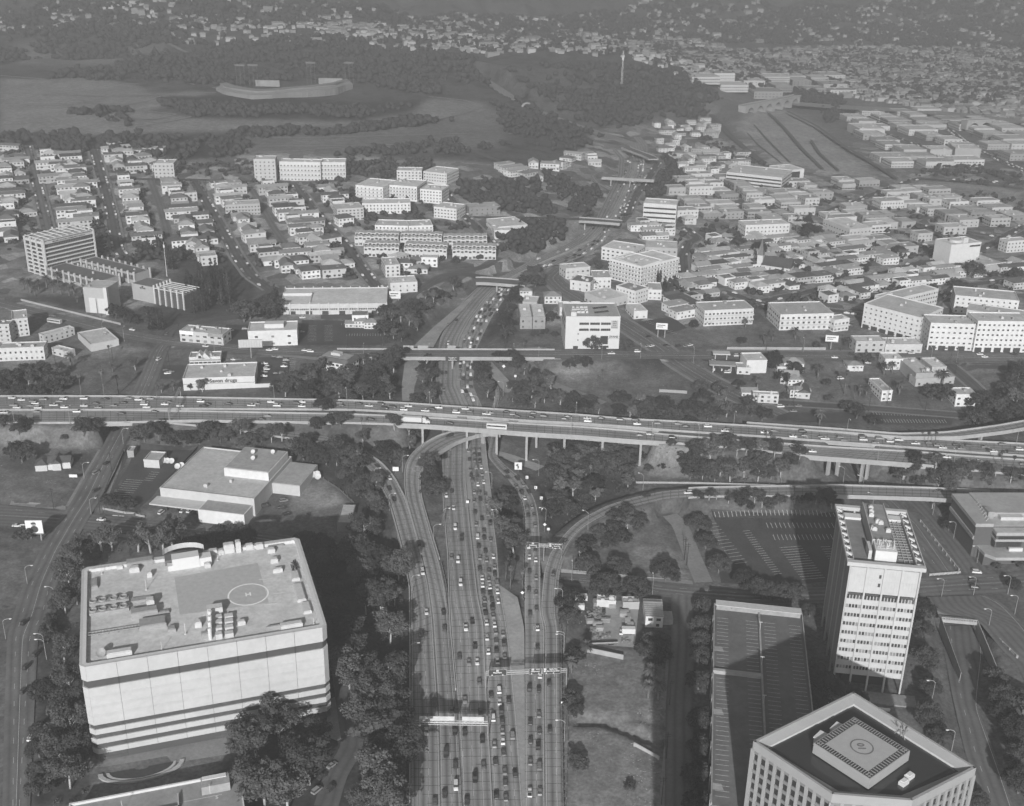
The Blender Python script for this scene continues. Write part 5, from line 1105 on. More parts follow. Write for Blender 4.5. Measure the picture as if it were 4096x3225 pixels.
# ------------------------------------------------------------------ church centre on the hill, far left
def holy_hill():
    fr=corner(('r4',265,112),('r4',575,42),('r4',140,84),29);base,rz,L,D=fr;H=29
    r=thing('office_block','eight-storey white-framed church centre with strip windows and open roof grid','building',base,rz);occupy(r,L,D)
    MB().b2(.6,L-.6,.6,D-.6,-2,H-1).build('core',M_GLASS,r);cols=max(3,int(D/6.5))
    for f in range(8):
        z=f*(H-2)/8;MB().b2(-.8,L+.8,-.9,D+.6,z-.25,z+.55).build('balcony_band',M_WALL,r,color=.66)
        mb=MB()
        for k in range(int(L/1.6)): mb.b2(k*1.6,k*1.6+.12,.35,.6,z+.55,z+3.1)
        mb.build('mullions',M_MID,r,kind='stuff')
    for k in range(cols+1): MB().b2(-1.6,-.4,k*D/cols-.55,k*D/cols+.55,-2,H+2.2).build('pier',M_WHITE,r)
    for x in (0,L): MB().b2(x-.6,x+.6,-1.2,-.2,-2,H+2.2).build('pier',M_WHITE,r)
    for k in range(1,4): MB().b2(L+.2,L+1.2,k*D/4-.5,k*D/4+.5,-2,H+2.2).build('pier',M_WHITE,r)
    MB().b2(-.5,L+.5,-.7,D+.4,H-1.6,H+.4).build('sign_band',M_WALL,r,color=.55);MB().b2(.3,L-.3,0,D-.3,H+.35,H+.5).build('roof',M_ROOF,r,color=.4)
    for k in range(9): MB().b2(k*L/8-.35,k*L/8+.35,-.6,D+.3,H+2.2,H+2.9).build('roof_beam',M_WHITE,r)
    for y in (-.4,D/2,D): MB().b2(-1,L+1,y-.35,y+.35,H+1.6,H+2.2).build('roof_beam',M_WHITE,r)
    text(r,'\uc608\uc218\uad50\ud68c  HOLY HILL COMMUNITY CHURCH',1.55,(L/2,-.75,H-.6),FACE,M_DARK)
    def wing(label,FL,FR,RL,h,wall,roof,fins,cat='building',name='church_wing'):
        q,l,d=flat_building(name,label,cat,corner(FL,FR,RL,h),h,wall,roof,win=False,units=1,parapet=.3);n=max(3,int(l/7))
        mb=MB()
        for k in range(n*4): mb.b2(k*l/n/4+.2,(k+1)*l/n/4-.2,-.06,.05,2.6,h-1.4)
        mb.build('windows',M_GLASS,q,kind='stuff')
        if fins:
            me=MB().b2(-.5,.5,-1.5,-.3,-1.5,h+2.2).mesh('fin',M_WHITE)
            for k in range(n+1): put('fin',me,q,(k*l/n,0,0));put('fin',me,q,(k*l/n,d+1.8,0))
        return q,l,d
    wing('near finned dark-roofed wing of the church centre',('r4',290,268),('r4',615,352),('r4',425,240),8,.42,.10,True)
    wing('far finned dark-roofed wing of the church centre',('r4',505,222),('r4',835,306),('r4',600,200),8,.42,.10,True)
    q,l,d=flat_building('church_hall','tall grey windowless hall of the church with two white panels','building',corner(('r4',512,386),('r4',655,396),('r4',650,345),20),20,.50,.36,win=False,units=1,parapet=.2)
    for x in (.2,.58): MB().b2(l*x,l*x+l*.3,-.25,0,-1,12).build('white_panel',M_WHITE,q)
    MB().b2(l*.44,l*.52,-.1,.1,-1,11).build('slot_window',M_DARK,q);MB().b2(l-1.2,l+1.5,-2.2,.6,-2,21.5).build('buttress',M_WHITE,q)
    q,l,d=flat_building('church_lobby','low porticoed church lobby with white roof frames and columns','building',corner(('r4',815,362),('r4',950,388),('r4',900,322),13),13,.45,.12,win=False,units=0,parapet=.2)
    for k in range(6): MB().b2(l,l+1.2,k*d/5-.5,k*d/5+.5,-2,15).build('fin',M_WHITE,q)
    for k in range(6): MB().b2(l,l+30,k*d/5-.3,k*d/5+.3,12.4,13).build('roof_beam',M_WHITE,q)
    MB().b2(l+.5,l+30,0,d,-2,11).build('lobby_wall',M_GLASS2,q)
    for k in range(1,6): MB().b2(l+k*6-.5,l+k*6+.5,-1,0,-3,15).build('fin',M_WHITE,q)
    text(q,'\uc608\uc218\uad50\ud68c',1.6,(l/2,-.2,10.6),FACE,M_DARK);MB().cyl((l*.5,-.2,12),(l*.5,.1,12),.8,n=12).build('emblem',M_DARK,q)
    p=P('r4',1035,320);w=thing('antenna_mast','slim white antenna mast rising beside the church lobby','mast',p);MB().cyl((0,0,0),(0,0,30),.35,.15,6).build('pole',M_WHITE,w);MB().box((0,0,26),(1.2,.5,2.5)).build('antenna',M_WHITE,w)
holy_hill()
# ------------------------------------------------------------------ commercial buildings by the boulevard
q,l,d=flat_building('parking_deck','long white parking deck with fins above the boulevard car park','car park',corner(('r4',1735,497),('r5',308,490),('r4',1760,396),7.5),7.5,.66,.46,win=False,units=0)
me=MB().b2(-.35,.35,-.6,0,-1,9.2).mesh('fin',M_WHITE)
for k in range(12): put('fin',me,q,(k*l/11,0,0));put('fin',me,q,(k*l/11,d+.6,0))
mb=MB()
for k in range(60): mb.b2(k*l/60+.2,(k+1)*l/60-.2,-.12,.1,3.2,4.4)
mb.build('openings',M_DARK,q,kind='stuff')
for k in range(6): MB().b2(l*.08+k*l*.155,l*.08+k*l*.155+5,-.1,.1,-.5,2.4).build('dark_bay',M_DARK,q)
MB().b2(0,l*.28,d*.55,d*.62,7.5,9.6).build('ramp_wall',M_WHITE,q);MB().b2(l*.27,l*.28,d*.1,d*.6,7.5,8.6).build('ramp_wall',M_WHITE,q)
q,l,d=flat_building('office_building','white two-storey office with white roof box beside the boulevard','building',corner(('r4',1535,664),('r4',1840,655),('r4',1560,606),11),11,.78,.40,floors=2,bay=9,w=2.4,hh=1.8,units=0,each=True)
MB().b2(l*.33,l*.72,d*.35,d*.7,11,14).build('penthouse',M_WHITE,q)
q,l,d=flat_building('shop_row','two-storey shop row with pale left front at the boulevard corner','shop',corner(('r4',1112,660),('r4',1380,684),('r4',1160,622),8),8,.62,.34,floors=2,bay=4.5,w=2.6,hh=1.6,units=6,each=True)
for k,t in enumerate((.8,.5,.3)): MB().b2(k*l/3+.1,(k+1)*l/3-.1,-.4,-.05,6.2,8.9).build('shop_front',M_WALL,q,color=t)
def savon():
    q,l,d=flat_building('drugstore','low white drugstore with its sign along the rear wall','shop',corner(('r4',1132,957),('r4',1578,942),('r4',1160,868),8),8,.76,.38,win=False,units=5)
    MB().b2(0,l,-.12,0,4.2,4.6).build('trim_band',M_MID,q);text(q,'Savon drugs',3.6,(l*.56,-.2,6.2),FACE,M_DARK)
    MB().b2(l,l+30,0,.4,-1,3).build('yard_wall',M_WHITE,q)
savon()
def burger():
    q,l,d=flat_building('restaurant','small white fast food restaurant with gabled sign roof','restaurant',corner(('r4',1172,826),('r4',1365,820),('r4',1182,792),6),6,.75,.25,floors=1,bay=3.2,w=2.4,hh=1.8,units=4,each=True)
    for x0 in (l*.18,l*.36): MB().add([(x0,-1.5,5.6),(x0+7,-1.5,5.6),(x0+3.5,-1.5,10),(x0,6,5.6),(x0+7,6,5.6),(x0+3.5,6,10)],((0,1,2),(5,4,3),(0,2,5,3),(1,4,5,2))).build('gable',M_WHITE,q)
    MB().b2(l*.18+2.6,l*.18+4.4,-1.7,-1.5,6.2,8).build('emblem',M_DARK,q);MB().b2(-.3,l+.3,-.6,0,4.0,4.6).build('fascia',M_MID,q)
burger()
def hip_roof(mb,x0,x1,y0,y1,z,h,ov=.6):
    x0 -= ov;x1 += ov;y0 -= ov;y1 += ov;L,D=x1-x0,y1-y0
    if L >= D: a,b=(x0+D/2,(y0+y1)/2,z+h),(x1-D/2,(y0+y1)/2,z+h);f=((0,1,5,4),(1,2,5),(2,3,4,5),(3,0,4),(3,2,1,0))
    else: a,b=((x0+x1)/2,y0+L/2,z+h),((x0+x1)/2,y1-L/2,z+h);f=((0,1,4),(1,2,5,4),(2,3,5),(3,0,4,5),(3,2,1,0))
    return mb.add([(x0,y0,z),(x1,y0,z),(x1,y1,z),(x0,y1,z),a,b],f)
def gable_roof(mb,x0,x1,y0,y1,z,h,along='x',ov=.6):
    x0 -= ov;x1 += ov;y0 -= ov;y1 += ov
    if along == 'x': v=[(x0,y0,z),(x1,y0,z),(x1,y1,z),(x0,y1,z),(x0,(y0+y1)/2,z+h),(x1,(y0+y1)/2,z+h)];f=((0,1,5,4),(2,3,4,5),(1,2,5),(3,0,4),(3,2,1,0))
    else: v=[(x0,y0,z),(x1,y0,z),(x1,y1,z),(x0,y1,z),((x0+x1)/2,y0,z+h),((x0+x1)/2,y1,z+h)];f=((0,1,4),(1,2,5,4),(2,3,5),(3,0,4,5),(3,2,1,0))
    return mb.add(v,f)
def bank():
    base,rz,L,D=corner(('r4',1968,818),('r5',20,842),('r4',1995,770),9);r=thing('office_building','two-storey office with dark mansard roof at the bridge end','building',base,rz);occupy(r,L+10,D)
    L += 6;MB().b2(0,L,0,D,-3,7).build('wall',M_WALL,r,color=.68)
    mb=MB();mb.prism([(-.8,-.8),(L+.8,-.8),(L+.8,D+.8),(-.8,D+.8)],7,9.6,[(1,1),(L-1,1),(L-1,D-1),(1,D-1)]);mb.build('mansard_roof',M_ROOF,r,color=.11)
    MB().b2(2,L-2,2,D-2,9.6,9.7).build('roof',M_ROOF,r,color=.3);MB().b2(L*.3,L*.6,D*.4,D*.7,9.6,11.5).build('roof_unit',M_PALE,r)
    me=MB().b2(-1.1,1.1,-.1,.1,0,1.5).mesh('window',M_GLASS)
    for f in (1.0,4.4):
        for k in range(7): put('window',me,r,((k+.5)*L/7,0,f))
        for k in range(4): put('window',me,r,(L,(k+.5)*D/4,f),math.pi/2)
bank()
# ------------------------------------------------------------------ the white school block
def school():
    fr=based(('r5',1412,768),('r5',1746,768),32);base,rz,L,D=fr;H=23.5;r=thing('school_building','big white school block with two rows of strip windows facing the boulevard','school',base,rz);occupy(r,L,D)
    MB().b2(0,L,0,D,-3,H).build('wall',M_WHITE,r)
    for x0,x1,y0,y1 in ((-.05,L+.05,-.05,.4),(-.05,L+.05,D-.4,D+.05),(-.05,.4,.4,D-.4),(L-.4,L+.05,.4,D-.4)): MB().b2(x0,x1,y0,y1,H,H+1).build('parapet',M_WHITE,r)
    MB().b2(.4,L-.4,.4,D-.4,H,H+.1).build('roof',M_ROOF,r,color=.36)
    for z in (18.2,13.7):
        for x in (.25,.45,.65): f=put('window',MB().b2(0,L*.175,-.14,.1,0,1.7).mesh('window',M_GLASS),r,(L*x,0,z));[MB().b2(L*.175*k/5-.06,L*.175*k/5+.06,-.2,-.14,0,1.7).build('mullion',M_MID,f) for k in range(1,5)]
    for z in (18.2,13.7): MB().b2(-.14,.1,D*.1,D*.9,z,z+1.7).build('side_window',M_GLASS,r)
    for z in (6.2,10.8): MB().b2(L*.225,L*.245,-.1,.1,z,z+1.0).build('vent',M_DARK,r)
    MB().b2(L*.65,L*.79,-.15,.1,3.6,9.8).build('display_window',M_GLASS,r);MB().b2(L*.63,L*.80,-2.6,0,1.9,2.4).build('entrance_canopy',M_DARK,r);MB().b2(L*.66,L*.77,-.1,.1,-.5,1.8).build('entrance',M_GLASS,r);MB().b2(L*.15,L*.24,-.1,.1,-.5,2.2).build('side_door',M_DARK,r)
    text(r,'EVANS',2.1,(L*.895,-.1,9.2),FACE,M_DARK,ext=.06);text(r,'COMMUNITY ADULT SCHOOL',.62,(L*.895,-.1,7.9),FACE,M_MID)
    s=put('banner',MB().b2(0,L*.125,-.12,0,0,6.2).mesh('banner',mat('banner_cloth',.42,.8,.05)),r,(L*.835,0,15.3))
    for k,t in enumerate(('OUR','KIDS','OUR','SCHOOLS')): text(s,t,1.3 if k<3 else 1.1,(L*.0625,-.18,5.3-k*1.4),FACE,M_DARK)
    rr=random.Random(5)
    for k in range(12): MB().box((0,0,.8),(rr.uniform(1.5,3),rr.uniform(1.5,3),1.6)).build('roof_unit',M_PALE,r,loc=(L*.18+(k % 4)*3,D*.35+(k//4)*5,H))
    for k in range(2): MB().box((0,0,.8),(11,2.6,.3)).box((0,.8,.4),(10,.3,.8)).build('solar_rack',M_GLASS,r,loc=(L*.68,D*(.35+.3*k),H),rz=.35)
    MB().b2(L*.1,L*.2,D*.1,D*.25,H,H+3).build('stair_house',M_WHITE,r)
school()
# ------------------------------------------------------------------ church with spire, fuel station
def spire_church():
    base,rz,L,D=corner(('r6',545,240),('r6',720,265),('r6',565,205),8);D=14;r=thing('church','white church with dark gabled roof and slender spire','church',base,rz);occupy(r,L,D)
    MB().b2(0,L,0,D,-2,7).build('wall',M_WHITE,r);mb=MB();gable_roof(mb,0,L,0,D,7,7,'x');mb.build('roof',M_ROOF,r,color=.07)
    t=put('tower',MB().b2(-5,0,1,6,-2,15).mesh('tower',M_WHITE),r);mb=MB();mb.add([(-5.2,.8,15),(.2,.8,15),(.2,6.2,15),(-5.2,6.2,15),(-2.5,3.5,30)],((0,1,4),(1,2,4),(2,3,4),(3,0,4)));mb.build('spire',M_ROOF,t,color=.16)
    for k in range(5): MB().b2(L*(k+.5)/5-.5,L*(k+.5)/5+.5,-.1,.1,2,5.5).build('window',M_GLASS,r)
spire_church()
def fuel_station():
    p=P('r6',295,905);r=thing('fuel_canopy','flat fuel station canopy on four posts at the boulevard corner','canopy',p,-.1)
    MB().b2(-9,9,-4,4,5,6).build('canopy',M_MID,r);MB().b2(-8.6,8.6,-3.6,3.6,6,6.05).build('canopy_roof',M_ROOF,r,color=.3)
    for x in (-6,6):
        for y in (-2.5,2.5): MB().cyl((x,y,-.5),(x,y,5),.3,n=8).build('post',M_WHITE,r)
    for x in (-5,0,5): MB().box((x,0,.8),(1,.7,1.8)).build('pump',M_PALE,r)
    p=P('r6',290,835);r=thing('fuel_canopy','small far fuel station canopy close to the boulevard','canopy',p,-.05);MB().b2(-6,6,-3,3,4.6,5.4).build('canopy',M_PALE,r)
    for x in (-4,4): MB().cyl((x,0,-.5),(x,0,4.6),.3,n=8).build('post',M_WHITE,r)
    OCC.append((p.x,p.y,20))
fuel_station()
# ------------------------------------------------------------------ apartment blocks, halls and shops measured one by one: label, name, roof corners, height, wall, roof, floors, style
EXPL=[
 ('white gabled apartment range left of two dingbats, on the weedy bank','apartment_building',('r6',190,535),('r6',495,522),('r6',130,482),12,.72,.30,3,'balcony'),
 ('white three-storey apartments with balconies behind the weedy slope','apartment_building',('r6',660,560),('r6',990,552),('r6',570,485),12,.74,.30,3,'balcony'),
 ('short white apartment block at the right end of the weedy slope','apartment_building',('r6',995,594),('r6',1088,582),('r6',1010,560),9,.76,.34,2,'balcony'),
 ('long white five-storey condominium range facing lower left','apartment_building',('r6',1180,490),('r6',1530,580),('r6',1330,432),19,.76,.36,5,None),
 ('rear wing of the white courtyard condominium','apartment_building',('r6',1340,470),('r6',1640,400),('r6',1300,425),15,.74,.38,4,None),
 ('white five-storey condominium at the boulevard corner, left of its taller twin','apartment_building',('r6',1592,612),('r6',1870,620),('r6',1625,560),20,.76,.38,5,None),
 ('huge white six-storey condominium along the boulevard at far right','apartment_building',('r6',1885,600),('r6',2215,604),('r6',1895,545),23,.8,.38,6,None),
 ('recessed entrance block between the two boulevard condominiums','apartment_building',('r6',1840,640),('r6',1905,640),('r6',1845,600),17,.6,.36,4,None),
 ('pale long flats behind the boulevard condominium at right','apartment_building',('r6',1815,530),('r6',2200,585),('r6',1830,485),17,.68,.36,4,None),
 ('white flats with dark stair bays near the right edge','apartment_building',('r6',1745,440),('r6',2140,475),('r6',1765,385),14,.78,.34,4,None),
 ('blank white windowless cube-like building in the old town','warehouse',('r6',1720,128),('r6',1905,110),('r6',1585,94),20,.80,.45,1,'blank'),
 ('two-storey shops with dark awnings on the boulevard','shop_building',('r6',1130,726),('r6',1310,724),('r6',1112,690),8,.55,.38,2,None),
 ('single-storey shop with white front beside the two-storey shops','shop_building',('r6',1312,745),('r6',1540,745),('r6',1320,702),6,.66,.42,1,None),
 ('white boxy workshop beside the fuel station','workshop',('r6',452,845),('r6',578,842),('r6',425,797),9,.78,.40,1,'blank'),
 ('low fuel station shop with white fascia','shop_building',('r6',392,888),('r6',475,890),('r6',382,856),4.5,.7,.3,1,None),
 ('plain two-storey white house block beside the boulevard, four windows','office_building',('r6',1310,835),('r6',1420,835),('r6',1280,795),8,.76,.45,2,None),
 ('long grey-roofed warehouse below the boulevard at right','warehouse',('r6',1500,925),('r6',1612,922),('r6',1425,828),8,.42,.36,1,'blank'),
 ('second pale-roofed warehouse right of the long one','warehouse',('r6',1600,885),('r6',1690,882),('r6',1525,828),8,.5,.48,1,'blank'),
 ('low annex with yard at the warehouse front','workshop',('r6',1500,960),('r6',1740,945),('r6',1510,928),5,.5,.36,1,None),
 ('narrow two-storey white rooming house among the palms','apartment_building',('r6',1290,1032),('r6',1355,1030),('r6',1225,955),7,.8,.30,2,None),
 ('white two-storey apartment house behind the ivy at right','apartment_building',('r6',1750,1055),('r6',1878,1055),('r6',1720,1012),8,.78,.36,2,None),
 ('low white apartment row below the fuel station','apartment_building',('r6',490,1050),('r6',650,1058),('r6',500,1032),6,.66,.34,2,None),
 ('white long flats with ten windows in the middle of the right district','apartment_building',('r3',445,1400),('r3',718,1390),('r3',445,1368),12,.78,.45,3,None),
 ('white angled condominium left wing by the freeway curve','apartment_building',('r5',1690,212),('r5',1885,262),('r5',1800,165),17,.84,.52,5,'balcony'),
 ('white angled condominium right wing by the freeway curve','apartment_building',('r5',1888,262),('r5',2118,205),('r5',1840,185),17,.84,.52,5,'balcony'),
 ('long low pale building behind the angled condominium','apartment_building',('r5',1640,140),('r5',1840,170),('r5',1720,100),11,.78,.46,3,None),
 ('flat-roofed brownish block beside the angled condominium top','warehouse',('r5',1910,140),('r5',2110,150),('r5',1920,95),9,.5,.40,2,None),
 ('pale hipped apartment block left of the condominium, near the ramp','apartment_building',('r5',1418,275),('r5',1570,262),('r5',1470,238),9,.66,.42,2,None),
 ('corner shop building with rounded white front near the ramp','shop_building',('r5',1445,345),('r5',1570,362),('r5',1480,308),8,.74,.13,2,None),
 ('white apartment bar right of the rounded corner shop','apartment_building',('r5',1590,330),('r5',1700,330),('r5',1560,285),9,.76,.30,2,None),
 ('broad low commercial building with pale parapet across the diagonal street','warehouse',('r5',1660,470),('r5',1800,438),('r5',1575,412),7,.58,.42,1,None),
 ('white apartment block with dark hipped roof on the diagonal street','apartment_building',('r5',1850,415),('r5',1930,390),('r5',1790,362),11,.78,.2,3,None),
 ('white slab apartments overhanging a car port near cypresses','apartment_building',('r5',1930,405),('r5',2012,408),('r5',1830,355),8,.76,.34,2,None),
 ('small white house-like shop beside the diagonal street','shop_building',('r5',1840,540),('r5',1925,535),('r5',1800,490),6,.76,.44,1,None),
 ('twin-roofed two-storey apartments with roof units beside the freeway hedge','apartment_building',('r5',1135,575),('r5',1210,575),('r5',1100,495),9,.36,.50,2,None),
 ('second of the twin-roofed apartments, right of the freeway hedge','apartment_building',('r5',1214,575),('r5',1292,575),('r5',1200,495),9,.36,.50,2,None),
 ('small bungalow row above the twin-roofed apartments','apartment_building',('r5',1150,480),('r5',1240,485),('r5',1130,440),6,.5,.45,1,None),
 ('low white annex behind the school block','school_annex',('r5',1380,515),('r5',1520,515),('r5',1340,478),6,.72,.45,1,None),
 ('glass-banded pale office cube beside the freeway bend','office_building',('r2',1900,1262),('r2',2105,1275),('r2',1890,1228),20,.74,.50,4,'bands'),
 ('long white flat-roofed school hall near the freeway cutting','school_building',('r2',1000,1410),('r2',1180,1395),('r2',915,1360),8,.7,.42,2,None),
 ('low two-storey white school wing in front of the long hall','school_building',('r2',975,1432),('r2',1080,1430),('r2',945,1400),8,.78,.46,2,None),
 ('dark two-storey school block among trees at the street corner','school_building',('r2',820,1290),('r2',1012,1278),('r2',840,1262),8,.3,.3,2,None),
 ('white bar of flats facing the big school lawn','apartment_building',('r2',600,1285),('r2',740,1300),('r2',660,1255),10,.8,.44,3,None),
 ('white gabled condominium with many balconies, lowest of the white group','apartment_building',('r2',235,1400),('r2',440,1405),('r2',300,1365),13,.84,.4,4,'balcony'),
 ('white condominium wing joined right of the lowest white one','apartment_building',('r2',445,1405),('r2',595,1400),('r2',470,1368),13,.84,.4,4,'balcony'),
 ('long white flats with car ports below, second row of condominiums','apartment_building',('r2',155,1265),('r2',455,1262),('r2',170,1235),10,.84,.5,3,None),
 ('white courtyard condominium, left of three on the slope','apartment_building',('r2',115,1150),('r2',285,1165),('r2',125,1100),14,.86,.5,4,'balcony'),
 ('white courtyard condominium, middle of three on the slope','apartment_building',('r2',325,1150),('r2',495,1162),('r2',335,1105),14,.86,.5,4,'balcony'),
 ('white courtyard condominium, right of three on the slope','apartment_building',('r2',515,1175),('r2',648,1185),('r2',520,1140),13,.86,.5,4,None),
 ('pale flats above the white condominiums, left','apartment_building',('r2',370,1060),('r2',525,1062),('r2',375,1038),10,.74,.44,3,None),
 ('pale flats above the white condominiums, right','apartment_building',('r2',535,1065),('r2',680,1080),('r2',590,1030),10,.74,.46,3,None),
 ('grey boxy flats left of the street below the condominiums','apartment_building',('r2',0,1300),('r2',165,1290),('r2',-10,1265),12,.62,.38,4,None),
 ('five-storey unfinished-looking concrete flats below the stadium hill','apartment_building',('r1',1570,990),('r1',1705,990),('r1',1580,968),24,.62,.4,6,None),
 ('long white terraced flats below the stadium hill, left range','apartment_building',('r1',1730,1005),('r1',1985,1010),('r1',1735,985),20,.78,.5,4,'balcony'),
 ('white terraced flats below the stadium hill, right range','apartment_building',('r1',1985,1010),('r1',2140,1010),('r1',1990,985),18,.78,.5,4,'balcony'),
 ('flat-roofed concrete flats under the wooded slope at left','apartment_building',('r1',950,1015),('r1',1075,1015),('r1',955,990),16,.6,.42,4,None),
 ('grey four-storey gallery flats beside the second hill street','apartment_building',('r1',1395,1275),('r1',1610,1265),('r1',1400,1248),11,.5,.4,3,'balcony'),
 ('white corner building with scalloped roofline at the hill street foot','shop_building',('r5',330,365),('r5',498,357),('r5',345,322),8,.74,.45,2,None),
 ('white apartments on posts near the foot of the hill street','apartment_building',('r5',300,255),('r5',390,250),('r5',275,205),10,.74,.36,3,None),
 ('flat-roofed white flats at the left frame edge with square windows','apartment_building',('r4',-20,770),('r4',270,760),('r4',-10,735),9,.70,.30,2,None),
 ('three-storey pale flats at the left frame edge','apartment_building',('r4',75,590),('r4',170,580),('r4',30,540),13,.70,.34,4,None),
 ('dark-roofed flats with balconies at the left frame edge','apartment_building',('r4',-20,620),('r4',55,620),('r4',-20,595),13,.6,.2,4,'balcony'),
 ('low flat motel behind the left boulevard','motel',('r4',270,690),('r4',460,640),('r4',265,670),6,.6,.42,2,None),
 ('flat-roofed garage at the boulevard crossing','garage',('r4',560,745),('r4',735,712),('r4',475,672),5,.6,.4,1,'blank'),
 ('small white workshop below the motel','workshop',('r4',320,765),('r4',420,790),('r4',330,740),4.5,.62,.42,1,None),
 ('long office with ribbon windows and courtyard near the rail yard','office_building',('r3',325,1068),('r3',670,1105),('r3',400,1022),13,.7,.42,3,'bands'),
 ('white block with large dark window wall near the rail yard','office_building',('r3',680,1060),('r3',808,1050),('r3',650,1025),14,.78,.48,1,'blank'),
 ('large low school-like building with wide pale roof','school_building',('r3',1090,1425),('r3',1225,1412),('r3',880,1365),10,.6,.50,2,None),
 ('columned white civic building at the right edge','office_building',('r3',2070,1500),('r3',2200,1490),('r3',2090,1475),11,.74,.4,3,None),
 ('big white shed with stepped roof in the industrial district','warehouse',('r3',1150,800),('r3',1310,800),('r3',1140,765),11,.62,.56,1,'blank'),
 ('grey bus depot shed right of the rail yard','warehouse',('r3',1590,930),('r3',1745,930),('r3',1600,905),9,.55,.45,1,None),
 ('broad blank warehouse at the rail yard edge, right','warehouse',('r3',1745,920),('r3',1905,925),('r3',1760,895),13,.48,.48,1,'blank'),
]
def explicit():
    for i,(lab,nm,FL,FR,RL,h,wall,roof,fl,st) in enumerate(EXPL):
        fr=corner(FL,FR,RL,h);far=fr[0].y>1000
        q,l,d=flat_building(nm,lab,nm.split('_')[0] if nm.split('_')[0] in ('shop','school','office','workshop','warehouse','motel','garage') else 'apartments',fr,h,wall,roof,floors=fl,bay=3.4 if nm.startswith('apart') else 4.2,w=1.5,hh=1.4,units=3 if l_area(fr)>300 else 1,each=(not far and st not in ('blank','bands')),win=st not in ('blank','bands'),style=st if st in ('balcony','eaves') else None,seed=i)
        if st == 'bands':
            for f in range(fl):
                z=.8+f*(h-1)/fl;MB().b2(.5,l-.5,-.08,.1,z,z+1.7).build('strip_window',M_GLASS,q);MB().b2(l-.1,l+.08,.5,d-.5,z,z+1.7).build('strip_window',M_GLASS,q);MB().b2(-.08,.1,.5,d-.5,z,z+1.7).build('strip_window',M_GLASS,q)
        if lab.startswith('white block with large'): MB().b2(l*.1,l*.8,-.1,.1,4,12).build('window_wall',M_GLASS,q)
        if lab.startswith('blank white'): MB().cyl((l*.4,d*.5,h),(l*.4,d*.5,h+2.2),6,n=20).build('roof_drum',M_WHITE,q);MB().b2(l*.5,l*.66,d*.2,d*.35,h,h+4.5).build('stair_house',M_WHITE,q);MB().b2(l*.62,l*.98,-.1,.1,h-3.2,h-1.6).build('louvre',M_DARK,q)
        if 'huge white six' in lab or 'long white five' in lab or 'boulevard corner, left' in lab:
            mb=MB()
            for k in range(int(l/7)): mb.b2(k*7+1,k*7+6,-.12,.1,-.5,3.4)
            mb.build('ground_floor_openings',M_DARK,q,kind='stuff')
def l_area(fr): return fr[2]*fr[3]
explicit()
# white stepped town house terraces
def terrace(label,FL,FR,D,h,n):
    a,b=P(*FL),P(*FR);rz=math.atan2(b.y-a.y,b.x-a.x);L=(b-a).xy.length;r=thing('townhouse_terrace',label,'terrace',(a.x,a.y,min(a.z,b.z)),rz);occupy(r,L,D);w=L/n
    wl=MB().b2(.05,w-.05,0,D,-3,h-2.2).b2(.05,w-.05,D*.35,D,h-2.2,h).b2(.3,.7,0,D*.35,h-2.2,h-1).b2(w-.7,w-.3,0,D*.35,h-2.2,h-1).mesh('unit_wall',M_WHITE);rf=MB().b2(.3,w-.3,D*.38,D-.3,h,h+.05).b2(.8,w-.8,.2,D*.34,h-2.2,h-2.15).mesh('unit_roof',mat('pale_roof',.42,.9,.15))
    wn=MB().b2(.7,1.7,-.1,.05,.6,2.6).b2(w-1.7,w-.7,-.1,.05,.6,2.6).b2(.7,w-.7,-.1,.05,h-5,h-3.4).b2(.7,w-.7,D*.35-.1,D*.35+.05,h-1.9,h-.5).mesh('windows',M_GLASS)
    for k in range(n): o=put('unit',wl,r,(k*w,0,(k % 2)*.5));put('unit_roof',rf,o);put('windows',wn,o,kind='stuff')
for a in (('white stepped terrace nearest the ramp bend, front row left',('r5',168,198),('r5',385,200),16,11,9),('white stepped terrace, front row middle',('r5',415,202),('r5',680,212),16,11,11),('white stepped terrace, front row right beside the freeway trees',('r5',715,212),('r5',985,218),16,11,11),
          ('white stepped terrace, back row left',('r5',110,130),('r5',382,135),15,11,11),('white stepped terrace, back row middle',('r5',392,135),('r5',650,140),15,11,11),('white stepped terrace, back row right',('r5',660,150),('r5',930,152),15,11,10)): terrace(*a)
